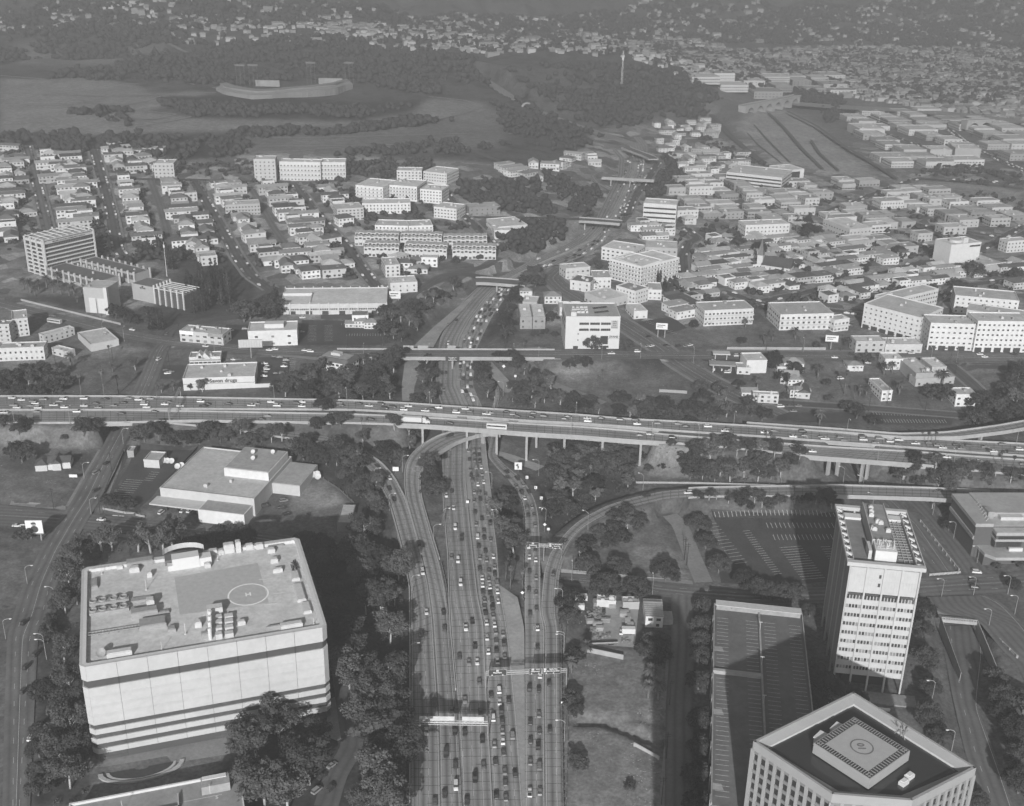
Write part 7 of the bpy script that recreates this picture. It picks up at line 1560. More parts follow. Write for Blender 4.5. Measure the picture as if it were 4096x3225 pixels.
grove('in the belt between white block and ramp lanes',K('s2 880 720;1230 780;1340 1000;1355 1500;1000 1500;900 1100'),11,['euc','oak','euc'],(11,16),6,3.0)
grove('in the lower belt beside the ramp lanes',K('t2 1060 300;1370 200;1385 1560;900 1560;1080 900'),9,['euc','oak','euc'],(10,15),6,3.0)
grove('below the white block at the bottom',K('t2 -300 900;380 900;470 1560;-60 1560;-60 1200'),3,['euc'],(12,15),7)
# close to the camera
trees('beside the left edge of the freeway','euc',K('s2 985 800 19;1010 1010 17;1270 1120 17;1120 1390 20;1200 1650 17;t2 1240 930 16;1210 640 18;1150 1490 18;1290 1250 16;1010 1640 16;1240 1700 17'),18)
trees('between the white block and the driveway','euc',K('t2 975 885 21;865 560 17;900 380 17;520 1385 20;60 1180 19;130 1560 18;330 1620 17;260 1060 18;600 1080 14;s2 850 1690 15'),18)
trees('behind the white block in its shade','ficus',K('s2 470 900 15;600 930 15;720 960 13;560 1060 14;650 1130 13;700 1250 11;740 1400 11;780 1560 10'),14)
trees('along the pavement left of the white block','ficus',K('t1 385 640 11;365 1000 8;345 1150 9;345 1330 9;335 1480 9'),9)
trees('in the small kerb row left of the white block','oak',K('s1 530 1200 4.5;500 1280 4.5;480 1360 5;450 1480 5;425 1570 5.5;405 1650 5.5;t1 430 60 6;420 130 6'),5)
trees('in the strip left of the white block','euc',K('t1 560 330 16;620 620 16;560 880 15;640 1000 15;700 1220 15;540 1220 14;610 1420 15;680 800 14;s1 560 1400 14;600 1180 14;660 1320 13'),15)
trees('behind the white block along the cross street','airy',K('s1 620 960 10;700 900 11;780 880 11;870 870 12;960 860 12;1180 870 13;1290 880 15;1395 850 15;1480 840 15;1560 780 12'),12)
trees('behind the white block right of the curved screen','ficus',K('s1 1640 800 8;1760 800 8;1880 800 11;1980 800 11;2090 790 9'),9)
trees('along the left studio wall','oak',K('s1 940 470 6;1010 490 6;1070 510 6;1110 500 6'),6)
trees('beside the billboard at left','oak',K('s1 170 760 6;230 770 7;330 740 5'),6)
trees('round the vacant corner by the street','ficus',K('s3 745 1065 12;1010 1075 12.5;900 1250 13;1165 1262 13;1410 1125 12.5'),12,.06)
trees('along the car park left edge','ficus',K('s3 1690 700 12;1755 840 10;1865 1050 12;2080 1170 11'),12,.06)
trees('in the dark row beside the parking structure','ficus',K('s3 1730 1400 10;1720 1560 10;1710 1700 11;t3 1740 330 11;1720 560 11;1750 900 11;1730 1130 11;1710 1370 11;1700 1620 11'),11,.08)
trees('in front of the tower and car park','ficus',K('s4 60 1150 11;150 1175 10;270 1190 11;360 1180 10'),10.5,.08)
trees('at the tower foot','ficus',K('t4 500 470 12;600 520 11;500 690 11;720 560 8;850 620 8;s4 470 1320 9'),11)
trees('right of the tower','ficus',K('s4 1360 1330 11;1360 1480 11;t4 1380 330 12;1420 540 10;1400 780 10;1500 940 9'),11)
trees('along the underpass road at bottom right','ficus',K('t4 1930 480 11;1990 640 12;1980 760 11;2090 900 13;2130 1120 13;2160 700 12;2120 1330 12;1800 1420 7'),12)
trees('at the street corner by the stepped block','ficus',K('s4 1570 640 9;2080 1110 9;1950 940 5;2120 930 6'),8)
trees('below the stepped block','euc',K('s4 1480 330 14;1560 400 14;1620 300 12;1440 470 10'),13)
trees('beside the junk yard','date_palm',K('t3 735 300 9;620 420 7'),8);trees('on the vacant lot','date_palm',K('t3 1310 520 9;1285 640 9;1370 650 9'),9)
trees('below the junk yard','oak',K('t3 1320 330 10;1240 280 6;660 1240 6;620 700 7;660 780 6;640 320 7;s3 600 1350 10;580 1480 9;1320 1700 9;t3 1130 1440 3'),8)
trees('on the median island between the lanes','fan_palm',K('s3 50 1110 11;90 1190 12;190 1190 11'),11,.08);trees('left of the free-flowing lanes','fan_palm',[('s2',1640,650,10)],10)
trees('below the wooded slope','fan_palm',K('s3 770 280 11;835 230 9;r5 1575 1549 11;1610 1549 10'),10)
grove('on the wooded interchange slope',K('s3 360 60;1100 60;1150 340;820 440;560 640;380 560'),28,['airy','oak','oak','airy'],(8,12),5,3.0)
grove('below the curving right ramp',K('s3 640 700;900 560;1250 470;1220 640;1100 780;840 860;620 1000'),10,['airy','oak','oak'],(7,9),5,2.0)
grove('between jammed lanes and the collector',K('s3 -60 330;120 430;200 560;195 880;30 930;-10 650'),10,['airy','oak'],(8,11),5)
grove('on the island of the two left ramps',K('r5 120 1340;300 1340;560 1280;420 1430;380 1549;260 1480'),10,['oak','airy'],(7,10),5)
grove('between flyover and free-flowing lanes',K('s2 1490 140;1600 90;1620 400;1530 390'),6,['oak'],(7,9),4)
grove('beside the left descending ramp',K('s2 640 -60;860 70;1060 270;1180 460;1180 560;900 420;760 200'),16,['oak','airy','oak'],(7,11),4.5)
grove('along the crossing freeway embankment at left',K('r4 860 1265;1500 1300;1900 1380;2160 1440;2160 1549;1750 1400;1200 1360;860 1330'),34,['oak','oak','airy','euc'],(8,11),5.5)
trees('below the crossing freeway at far left','oak',K('r4 120 1290 9;160 1270 8;520 1300 11;580 1290 10;400 1330 4;140 1470 11;20 1260 8;100 1440 9'),9)
trees('on the crossing freeway median','oak',K('r4 2000 1150 8;2060 1255 9;2110 1250 9;1970 1265 7'),8)
grove('above the crossing freeway at far left',K('r4 0 940;200 920;400 950;440 1050;0 1055'),16,['oak','airy','oak'],(8,11),6)
trees('on the vacant left hillside','fan_palm',K('r4 505 1062 17;648 1062 18;735 1050 15;680 830 10;625 940 9;975 1085 11'),14,.05);trees('on the vacant left hillside','date_palm',K('r4 440 890 10;1080 1030 8;700 910 6'),9)
trees('behind the drugstore','airy',K('r4 1255 1035 7;1000 1040 8;840 900 8;1180 1030 4'),8)
grove('left of the freeway between boulevard and viaduct',K('r4 1850 940;r5 140 860;480 850;400 1000;390 1085;0 1085;r4 1700 1060'),36,['oak','oak','airy'],(8,12),6)
grove('between slope ramp and freeway under the boulevard',K('r5 530 860;600 850;610 1110;490 1110'),10,['oak','airy'],(7,10),5)
grove('between freeway and gore ramp',K('r5 850 880;950 920;980 1060;950 1130;860 1110'),9,['airy','oak'],(7,10),4.5)
grove('right of the gore ramp',K('r5 1060 850;1170 850;1260 970;1400 1060;1850 1130;r6 120 1180;100 1225;r5 1700 1180;1050 1130;1090 1000'),44,['oak','airy','oak'],(7,11),6)
trees('in the round cluster under the boulevard','oak',K('r5 1010 860 10;870 880 7;560 870 9;420 840 9;350 870 12'),9)
grove('left bank of the freeway above the boulevard',K('r5 280 580;420 520;540 470;680 410;820 370;700 460;520 640;440 745;290 745'),22,['oak','airy','oak','euc'],(7,13),6)
grove('hedge right of the jammed freeway',K('r5 1060 400;1150 370;1130 480;1090 620;1060 740;1020 730'),14,['oak'],(6,8),5)
grove('bank above the flat street bridge',K('r5 1150 330;1320 260;1360 330;1250 400;1160 380'),10,['oak','airy'],(8,12),5)
trees('in front of the white school','ficus',[('r5',1580,772,12)],12,0);trees('beside the white school','oak',K('r5 1800 770 9;1330 600 8;1290 680 5;1230 690 5;1350 700 5'),7);trees('beside the school car park','fan_palm',[('r5',1155,805,12)],12,0)
trees('on the vacant lot below the school','fan_palm',K('r5 1610 1010 9;1640 960 8'),8);trees('on the vacant lot below the school','oak',K('r5 1440 890 7;1480 870 8;1540 880 7'),7)
grove('dotted on the pale bank below the viaduct',K('r5 1600 1345;r6 80 1360;170 1470;r5 2000 1549;1720 1450'),40,['shrub','shrub','oak'],(3,5),3)
grove('along the ramp at the wooded bank',K('r5 1320 1420;1700 1350;1800 1500;1700 1549;1300 1549'),20,['oak','airy','oak'],(7,11),5)
grove('in front of the right viaduct',K('r6 60 1480;330 1380;750 1420;830 1480;700 1560;100 1600'),32,['oak','airy','oak','euc'],(8,12),5)
grove('along the ramp above the car park',K('s4 0 360;560 375;680 410;660 480;0 480;s3 1480 450;1500 430'),20,['oak','airy'],(5,8),4)
grove('behind the ramp bridge at right',K('s4 1150 190;2150 190;2169 300;1450 300;1150 250'),26,['oak','airy','oak'],(7,10),5)
grove('between the viaducts at right',K('r6 420 1060;560 1180;560 1225;120 1210;200 1090'),14,['oak','airy'],(8,12),5)
trees('along the near viaduct at right','fan_palm',K('r6 590 1395 12;1565 1375 11;1610 1380 11;2015 1510 12;2090 1540 11'),11);trees('along the viaduct at centre','fan_palm',K('r5 1580 1215 8;1800 1340 14;155 1290 11'),11)
trees('on the lots below the boulevard','date_palm',K('r6 890 950 10;515 1020 8;1395 1050 11;1660 1000 10;900 1240 10;1530 980 7;1300 930 9;1350 920 9;1190 1060 8;1150 1060 8;440 640 8;560 740 9;610 720 9;750 710 9'),9)
trees('rising over the lots below the boulevard','fan_palm',K('r6 1055 1050 15;1115 1080 12;1180 870 12;1190 770 8;700 1020 12;1440 680 8'),12)
trees('on the lots below the boulevard','oak',K('r6 170 1040 9;400 1020 8;670 980 9;740 930 10;600 870 9;610 900 8;945 1000 6;1600 1080 10;1660 1090 11;960 1090 5;1130 1200 11;1080 1160 9;420 740 6;880 760 5;1100 760 9;680 1080 5;1240 1240 7'),8)
grove('thicket at the right frame edge',K('r6 1800 1150;2000 1050;2169 900;2169 1230;1800 1260'),24,['oak','oak','airy'],(8,12),6)
trees('before the white balcony flats','ficus',K('r6 205 620 6;252 615 6;327 608 6;370 608 6;460 610 6;690 625 5;820 630 5;865 635 5;930 640 5;985 645 6;120 640 7'),6)
grove('on the church hill',K('r4 1130 340;1400 300;1430 420;1430 540;1180 560'),26,['conifer'],(14,20),4.5,.5)
grove('by the lower church bend',K('r4 1470 540;1680 450;1740 520;1740 590;1480 610'),16,['conifer','oak'],(12,16),4.5,.5)
trees('below the church lobby','conifer',K('r4 980 640 16;1010 650 14;940 650 14;1070 280 18;1040 260 17;920 190 15;990 180 15;870 200 13'),15)
grove('on the church bank over the boulevard',K('r4 650 530;950 560;930 640;740 610'),10,['oak'],(5,8),5);trees('along the church drive','date_palm',K('r4 150 400 9;190 420 9;240 400 9;290 390 10;330 420 9;380 430 9;430 440 9;460 430 9;510 450 9;220 440 8;480 480 7;360 360 9'),9)
trees('before the boulevard office','ficus',K('r4 1615 720 8;1660 720 8;1720 722 8;1805 735 7'),8);trees('near the right old town church','cypress',K('r6 665 360 16;r5 1920 350 12;1950 360 13;1985 370 14;2000 395 15;2030 410 15;2050 425 14'),13)
trees('among the right-hand houses','oak',K('r6 400 150 12;520 190 14;540 180 12;300 170 10;1390 195 12;1160 300 9;1850 330 13;2110 350 13;1740 400 11;1700 215 8;r3 830 1480 15;870 1470 13;820 1400 10;750 1390 10;r5 1600 280 10;r6 1180 860 8;740 290 8;830 310 8;970 350 8'),10)
print('trees',TCOUNT[0])
# ------------------------------------------------------------------ masses of far trees
def far_trees():
    rn=np.random.default_rng(9);ico=bmesh.new();bmesh.ops.create_icosphere(ico,subdivisions=1,radius=1);B=np.array([v.co[:] for v in ico.verts]);Fi=np.array([[v.index for v in f.verts] for f in ico.faces]);ico.free()
    groups={'distant_woods': [],'street_greenery': []}
    zones=[('distant_woods',K('r1 0 860;700 870;1480 830;1550 960;1200 1000;0 905'),420,(4,7.5)),('distant_woods',K('r1 960 640;1300 650;1700 675;2169 680;r2 550 640;450 690;r1 2169 735;1200 730'),330,(4,7)),('distant_woods',K('r1 1400 830;2169 800;r2 700 720;720 760;0 840;r1 1450 860'),260,(4,7)),
             ('distant_woods',K('r1 1150 330;1500 250;r2 200 260;800 350;1000 560;560 600;r1 2169 500;1400 540;250 500;700 420'),1700,(3.5,8)),('distant_woods',K('r2 1000 480;1700 410;2169 480;r3 300 600;180 740;r2 1900 760;1650 860;1300 760;1050 600'),900,(3,7.5)),('distant_woods',K('r2 950 640;1500 830;1560 900;1300 980;1000 900;600 880;0 960;0 990;900 960;1100 880'),260,(3.5,6.5)),
             ('distant_woods',K('r1 0 20;2169 20;r2 2169 20;r3 2200 20;2200 300;r2 2169 250;800 190;r1 1400 230;900 340;0 400'),5200,(4,9)),('distant_woods',K('r3 0 300;2300 290;2300 640;1650 660;1030 600;0 480'),3000,(3.5,7)),('distant_woods',K('r2 250 150;2169 240;r3 300 470;r2 2000 420;1200 330;200 270'),1500,(3.5,7)),
             ('distant_woods',K('r1 380 690;800 690;800 790;500 720'),60,(4,7)),('distant_woods',K('r3 700 590;1050 580;1020 660;740 640'),120,(4,7)),('distant_woods',K('r3 930 480;1000 480;1040 740;940 770'),150,(4,7)),
             ('street_greenery',K('r1 0 920;1550 1000;2169 1130;r2 700 1150;1000 1549;r5 500 420;r4 2169 350;1600 300;700 150;r1 0 1549'),620,(1.6,3.6)),('street_greenery',K('r6 0 90;1180 110;2169 240;2169 400;1150 470;100 600;r5 1990 420'),420,(1.6,3.8)),('street_greenery',K('r3 0 1080;2169 1200;2169 1540;0 1540'),330,(1.6,3.6)),
             ('street_greenery',K('r2 640 1150;1250 1130;1340 1340;1020 1330;800 1280'),170,(3,6)),('street_greenery',K('r2 1050 1400;1350 1380;1450 1500;r5 1250 170;1000 200;980 100'),170,(3,5.5)),('street_greenery',K('r2 1250 1000;1500 1180;1700 1200;1600 1380;1450 1320;1300 1150'),120,(2.5,5)),('street_greenery',K('r2 1850 1040;2080 960;2169 1180;1880 1240;1800 1340'),110,(2.5,5)),
             ('street_greenery',K('r1 560 900;640 930;720 1300;r4 740 150;600 180;r1 600 1250'),90,(2.2,4)),('street_greenery',K('r1 150 900;200 900;310 1400;230 1300'),70,(2,4)),('street_greenery',K('r3 180 840;600 1010;500 1040;120 900'),60,(2,4)),('street_greenery',K('r3 1620 990;2169 1090;2169 1180;1500 1100'),90,(2,4)),('street_greenery',K('r2 0 1000;640 1000;640 1120;0 1100'),110,(2.5,5)),
             ('street_greenery',K('r4 560 80;1150 60;1200 240;820 260;600 190'),70,(2,4.5)),('street_greenery',K('r2 1640 560;1800 560;1800 760;1600 760'),60,(3,5))]
    for nm,poly,n,hs in zones:
        pl=[P(*q) for q in poly];xs=[p.x for p in pl];ys=[p.y for p in pl];k=0;t=0
        while k<n and t<n*15:
            t += 1;x,y=rn.uniform(min(xs),max(xs)),rn.uniform(min(ys),max(ys))
            if not inside1(pl,x,y): continue
            if nm == 'street_greenery' and (road_dist(x,y)<.2 or occ_hit(x,y,.75)): continue
            if nm == 'distant_woods' and (road_dist(x,y)<1 or (rn.random()<.9 and math.sin(x/63+1.3)*math.cos(y/88)+.6*math.sin((x+y)/41)+.4*math.sin((x-2*y)/29)<-.25)): continue
            groups[nm].append((x,y,float(ground_z(x,y)),rn.uniform(*hs)));k += 1
    for nm,lst in groups.items():
        A=np.array(lst);subs=3 if nm == 'street_greenery' else 2;n=len(A)*subs;A=np.repeat(A,subs,0);off=rn.normal(size=(n,3))*A[:,3:4]*np.array([.55,.55,.25]);s=A[:,3]*rn.uniform(.45,.8,n)
        V=B[None]*(s[:,None,None]*(1+.28*rn.normal(size=(n,len(B),1))));V[:,:,2] *= .9
        c=A[:,:3]+off;c[:,2] += A[:,3]*.75;V=V+c[:,None];Fq=(Fi[None]+(np.arange(n)*len(B))[:,None,None]).reshape(-1,3)
        me=bpy.data.meshes.new(nm);V=V.reshape(-1,3);me.vertices.add(len(V));me.vertices.foreach_set('co',V.ravel());me.loops.add(Fq.size);me.loops.foreach_set('vertex_index',Fq.ravel());me.polygons.add(len(Fq));me.polygons.foreach_set('loop_start',np.arange(0,Fq.size,3));me.update()
        me.materials.append(leafmat('woodland_leaves',.058,.45));put(nm,me,kind='stuff',label='dark woods covering the far hills and stadium slopes' if nm == 'distant_woods' else 'small garden trees and hedges between the distant houses',cat='trees')
        if nm == 'distant_woods': put('distant_leaves',leaf_mesh('distant_leaves',clumps([(a[0],a[1],a[2],b*1.08) for a,b in zip(c,s)],130000,rn,.95,1.3),leafmat('woodland_leaves',.058)),kind='stuff',label='ragged leafy tops of the far woods',cat='leaves')
        if nm == 'street_greenery':     # leafy skin so near ones break up
            V=clumps([(a[0],a[1],a[2],b*1.05) for a,b in zip(c,s)],26000,rn,.42,1.2);put('street_greenery_leaves',leaf_mesh('street_greenery_leaves',V,leafmat('woodland_leaves',.058)),kind='stuff',label='loose leaves on the garden trees between the houses',cat='leaves')
far_trees()

# undergrowth filling the wooded banks
def undergrowth():
    rn=np.random.default_rng(15);C=[]
    zones=['s3 360 60;1100 60;1150 340;820 440;560 640;380 560','s3 640 700;900 560;1250 470;1220 640;1100 780;840 860;620 1000','s3 -60 330;120 430;200 560;195 880;30 930;-10 650','s2 640 -60;860 70;1060 270;1180 460;1180 560;900 420;760 200','r4 860 1265;1500 1300;1900 1380;2160 1440;2160 1549;1750 1400;1200 1360;860 1330','r4 1850 940;r5 140 860;480 850;400 1000;390 1085;0 1085;r4 1700 1060','r5 1060 850;1170 850;1260 970;1400 1060;1850 1130;r6 120 1180;100 1225;r5 1700 1180;1050 1130;1090 1000','r5 280 580;420 520;540 470;680 410;820 370;700 460;520 640;440 745;290 745','r6 60 1480;330 1380;750 1420;830 1480;700 1560;100 1600','s4 0 360;560 375;680 410;660 480;0 480','s4 1150 190;2150 190;2169 300;1450 300;1150 250','r6 1800 1150;2000 1050;2169 900;2169 1230;1800 1260','s2 900 800;1330 880;1360 1300;t2 1385 1500;1000 1573;1080 700;s2 900 1100','t1 480 0;700 0;780 1573;480 1573;500 700','r5 1320 1420;1700 1350;1800 1500;1700 1549;1300 1549','r5 1060 400;1150 370;1130 480;1090 620;1060 740;1020 730','r4 0 940;200 920;400 950;440 1050;0 1055','s2 400 700;760 780;720 1300;620 1200','s1 560 850;1500 760;2000 720;1900 780;700 960','t4 420 350;660 480;900 620;500 720;400 620','t4 1880 350;2169 500;2169 1435;2060 1100;1960 800']
    for z in zones:
        pl=[P(*q) for q in keyz(z)];xs=[p.x for p in pl];ys=[p.y for p in pl];n=int(abs(sum(pl[i-1].x*pl[i].y-pl[i].x*pl[i-1].y for i in range(len(pl))))/2/14)
        for _ in range(min(n,700)):
            for t in range(8):
                x,y=rn.uniform(min(xs),max(xs)),rn.uniform(min(ys),max(ys))
                if inside1(pl,x,y) and road_dist(x,y)>.6 and not occ_hit(x,y,.8): C.append((x,y,float(ground_z(x,y))+.3,rn.uniform(.7,1.9)));break
    V=clumps(C,95000,rn,.34,1.2);put('undergrowth',leaf_mesh('undergrowth',V,leafmat('undergrowth_leaves',.06,.5)),kind='stuff',label='tangled low scrub covering the wooded freeway banks',cat='scrub')
def keyz(s):
    out=[];g=None
    for tok in s.split(';'):
        t=tok.split()
        if t[0][0].isalpha(): g=t.pop(0)
        out.append((g,float(t[0]),float(t[1])))
    return out
undergrowth()
# ------------------------------------------------------------------ vehicles
M_CAR=mat('car_paint',.5,.3,.05,1.0,objcol=True,spec=.6);M_TYRE=mat('tyre_rubber',.02,.8);M_RIM=mat('wheel_rim',.3,.4,metal=.5)
def loft(mb,secs):
    """closed sections (x, half width, z low, z high) joined along x"""
    vs=[];
    for x,w,z0,z1 in secs: vs += [(x,-w,z0),(x,w,z0),(x,w,z0+(z1-z0)*.7),(x,w*.88,z1),(x,-w*.88,z1),(x,-w,z0+(z1-z0)*.7)]
    fs=[(6*i+k,6*i+(k+1) % 6,6*i+6+(k+1) % 6,6*i+6+k) for i in range(len(secs)-1) for k in range(6)]
    return mb.add(vs,fs+[(5,4,3,2,1,0),tuple(6*(len(secs)-1)+k for k in range(6))])
def cabin(mb,x0,x1,x2,x3,w,z0,z1): return mb.add([(x0,-w,z0),(x0,w,z0),(x3,w,z0),(x3,-w,z0),(x1,-w*.8,z1),(x1,w*.8,z1),(x2,w*.8,z1),(x2,-w*.8,z1)],((0,1,5,4),(1,2,6,5),(2,3,7,6),(3,0,4,7),(4,5,6,7)))
def car_proto(kind):
    b=MB();g=MB()
    if kind == 'sedan': loft(b,[(-2.35,.70,.35,.72),(-2.2,.86,.28,.92),(-1.2,.9,.25,.98),(.9,.9,.25,.95),(2.0,.86,.28,.80),(2.35,.68,.35,.62)]);cabin(g,-1.75,-1.0,.35,1.15,.80,.93,1.40);b.box((-.33,0,1.42),(1.35,1.24,.06));R_=1.45
    elif kind == 'van': loft(b,[(-2.4,.84,.4,1.15),(-2.2,.95,.35,1.2),(1.2,.95,.35,1.2),(2.0,.9,.35,1.0),(2.45,.75,.4,.75)]);cabin(g,-2.35,-2.1,.7,1.45,.9,1.15,1.82);b.box((-.7,0,1.86),(2.8,1.45,.1));R_=1.5
    elif kind == 'pickup': loft(b,[(-2.6,.84,.45,1.0),(-2.5,.93,.4,1.05),(.2,.93,.4,1.05),(1.8,.92,.4,1.02),(2.6,.78,.45,.8)]);cabin(g,-.55,-.35,.8,1.4,.84,1.03,1.68);b.box((.22,0,1.70),(1.1,1.3,.07));R_=1.6
    if kind == 'pickup': g.b2(-2.45,-.7,-.72,.72,1.06,1.07)
    for sx in (-1,1): b.box((sx*2.25,0,.45),(.25,1.5,.22))
    return b.mesh('car',M_CAR),g.mesh('windows',M_GLASS),R_
CP_={k: car_proto(k) for k in ('sedan','van','pickup')}
WHEEL=MB().cyl((0,-.1,0),(0,.1,0),.33,n=10).mesh('wheel',M_TYRE)
_cr=random.Random(31)
def keyc(s):
    out=[];g=None
    for tok in s.split(';'):
        t=tok.split()
        if not t: continue
        if not t[0][0].isdigit() and t[0][0] != '-': g=t.pop(0)
        out.append((g,float(t[0]),float(t[1]),t[2] if len(t)>2 else ''))
    return out
def add_car(p,heading,f,label,group,wheels):
    kind='van' if 'v' in f else 'pickup' if 'p' in f else ('sedan' if _cr.random()<.78 else 'van');tone=_cr.uniform(.6,.75) if 'w' in f else _cr.uniform(.015,.05) if 'd' in f else _cr.uniform(.07,.28)
    b,g,R_=CP_[kind];word='white' if tone>.5 else 'black' if tone<.055 else 'dark grey' if tone<.16 else 'grey'
    o=put(kind if kind != 'sedan' else 'car',b,None,p,heading,label % (word+' '+{'sedan': 'saloon car','van': 'van','pickup': 'pickup truck'}[kind]),{'sedan': 'car','van': 'van','pickup': 'pickup'}[kind],group,color=tone);put('windows',g,o)
    if wheels:
        for sx in (-1,1):
            for sy in (-1,1): put('wheel',WHEEL,o,(sx*R_,sy*.82,.33))
    OCCC.append((p[0],p[1]));return o
OCCC=[]
def cars_on(road,s,desc,order='y',away=False,zf=None):
    q=ROADS[road];C=q['C'];items=[]
    for g,x,y,f in keyc(s):
        p=P(g,x,y+3,zf) if zf is not None else P(g,x,y+3,lambda X,Y: np.interp(Y,C[::(1 if C[0,1]<C[-1,1] else -1),1],C[::(1 if C[0,1]<C[-1,1] else -1),2]))
        i=int(np.argmin((C[:,0]-p.x)**2+(C[:,1]-p.y)**2));i=min(max(i,1),len(C)-2);t=C[i+1]-C[i-1];a=math.atan2(t[1],t[0])
        if order == 'y' and (math.sin(a)>0) != away: a += math.pi
        items.append((p.x,p.y,C[i,2]+.02,a,f))
    items.sort(key=(lambda k: k[1]) if order == 'y' else (lambda k: k[0]))
    for n,(x,y,z,a,f) in enumerate(items): add_car((x,y,z),a+_cr.uniform(-.02,.02),f,'%%s %s, %s %s' % (desc,nth(n),'from bottom' if order == 'y' else 'from left'),'vehicles '+desc,y<560)
cars_on('freeway_road#jam','s2 1865 5;1908 5;1955 5;1914 48;1957 42 d;1873 80 d;1918 100;1962 100 d;1975 150 w;1881 165;1930 153;1983 205;1887 215 d;1940 225;1995 275 w;1897 265;1946 295 w;1914 360;1955 372;2010 380;1913 435;1966 420 d;2021 455;1922 530 d;2031 550;1980 585 d;1931 635;2050 628 d;1997 690;1943 745 wv;2000 748 d;2055 768;1953 820 d;2010 862 d;1963 920;2020 940;2078 910 w;1961 1015 d;2040 1035;2089 1000;1983 1092 w;2038 1108;2091 1060 d;1986 1155 w;2048 1170 w;2106 1140;1989 1213 d;2050 1222 d;2112 1210 w;2001 1285;2064 1280 d;2117 1293 w;2000 1337;2069 1352 d;2010 1390 d;2075 1415;2019 1475 w;2087 1495 w;2023 1605 w;2097 1555;2101 1632;t2 2055 110 w;2133 140;2068 235 w;2137 220 d;2147 315 w;2160 570 w;2092 605 d;2165 670 w;2109 810 wv;2120 1040;2129 1190;2137 1480 d;t3 25 75;33 165 d;40 275;75 655 d;10 745 d;18 830 d;20 920;107 965;25 1010 w;30 1110;40 1270;130 1290 d;45 1370;50 1500','in the jammed freeway lanes',away=True)
cars_on('freeway_road#main','s2 1669 258;1677 390 w;1724 353 d;1739 497 w;1752 667 w;1808 757 d;1720 918;1776 948 w;1798 1143 w;1843 1520 wp;1898 1465 d;1921 1675 d;t2 1871 30 w;1953 185 d;1817 280;1899 330;1970 325 w;1989 498;1864 655;1999 760;1862 935 d;2015 995 d;2025 1225;1952 1335 dv;1881 1530 d;1790 740','in the free-flowing freeway lanes')
cars_on('ramp_road#A','s2 1087 140 d;1190 243 w;1187 330 d;1228 425 d;1474 1047 wv;1507 1385 w;1463 1570;t2 1485 75;1604 685;1530 930 w;1603 1540;1410 800','on the left outer ramp lanes')
cars_on('ramp_road#B','s2 1443 805 dp;1652 1388 d;1661 1525;t2 1687 35;1752 745;1776 925 d;1700 1120 dv;1782 1215 d;1786 1405 wv;1688 1470 d','on the lanes below the flyover')
cars_on('freeway_road#collector','s3 55 188 d;62 238;145 245 d;135 310;195 300;182 362 d;243 357 d;207 412 w;228 498;272 485;240 558 d;291 555;300 640;245 705;246 825 w;301 847 d;251 915 w;305 940 w;251 1035 d;308 1090;247 1190 d;307 1222;311 1358;257 1398 d;320 1525 w;t3 327 30;325 195 d;347 440 w;255 555 d;337 560 d;337 780;262 845 d;342 925;265 1005 d;330 1055 d;262 1190;340 1230;258 1460 wp;345 1450','in the collector lanes right of the median',away=True)
cars_on('ramp_road#right','s3 557 785;455 1065 d;t3 425 505 d;432 910 d','on the outer right ramp',away=True)
cars_on('ramp_road#right','s3 1252 382 d;1606 368 w;1808 360 d','on the long right ramp','x',zf=8.0)
cars_on('freeway_road#westbound','r4 75 1073 w;135 1085 w;205 1095;270 1083;220 1107 w;395 1080 w;370 1095;522 1078 wv;650 1082 dp;335 1118 wp;85 1118;190 1122;107 1133 w;237 1135 w;400 1131 w;522 1122 w;592 1107 d;610 1133;705 1120;765 1103 d;797 1075;860 1085 wv;932 1078;897 1100 w;895 1114 wv;910 1130 w;1022 1112 w;1050 1100 d;1118 1122 w;1245 1096 wv;1285 1112 d;1262 1125 dp;1417 1110 d;1560 1120 wp;1590 1108;1680 1098 w;1717 1122 w;1735 1110;1837 1108 dv;1872 1098 w;1872 1125 w;2000 1103 d;2105 1105;2115 1120 d;r5 135 1108 d;200 1123 wp;272 1113 v;295 1140 d;345 1132 d;443 1123 w;415 1147 w;548 1153 wp;632 1133 w;590 1142 d;740 1163 w;797 1142 wv;820 1158;927 1173 wp;950 1165;1052 1160 d;1095 1177;1115 1187 d;1205 1193 d;1216 1170;1283 1188 d;1430 1190;1410 1204;1552 1200 w;1555 1218 w;1638 1200 d;1755 1210;1850 1213 d;1860 1235 w;1988 1233;2115 1235;r6 75 1250 d;210 1250 w;315 1278 w;335 1265 d;560 1287 w;620 1278;797 1283 d;738 1313 w;812 1307;915 1315;935 1327 wp;1035 1320;1055 1335;1170 1315 dv;1172 1333 wv;1275 1325;1340 1344 wv;1250 1350;1392 1334 wv;1390 1360;1495 1356 wp;1580 1352;1635 1367;1665 1382 w;1750 1365 d;1780 1388;1828 1370;1930 1377;1980 1405 w;2035 1360;2140 1393 w;2090 1412','on the far crossing carriageway','x',zf=z101)
cars_on('freeway_road#eastbound','r4 25 1165 wp;230 1159;478 1159 w;752 1170 d;958 1159 d;577 1211 w;783 1220;1010 1216 d;1660 1185;1622 1205 d;r5 210 1206 d;700 1230 d;1877 1305;1940 1300;2080 1322 d;r6 330 1345 wv;745 1372 w;858 1405 w;1632 1425 d;1690 1440 w;1887 1466 w;2165 1485','on the near crossing carriageway','x',zf=z101)
cars_on('ramp_road#B','s2 1467 72 w;r5 697 1325 d','on the curved flyover',zf=11.5)
cars_on('freeway_road#main','r5 690 735 w;675 915 d;660 1020;640 1045 d;740 590 d;690 615','in the emptier lanes near the boulevard bridge')
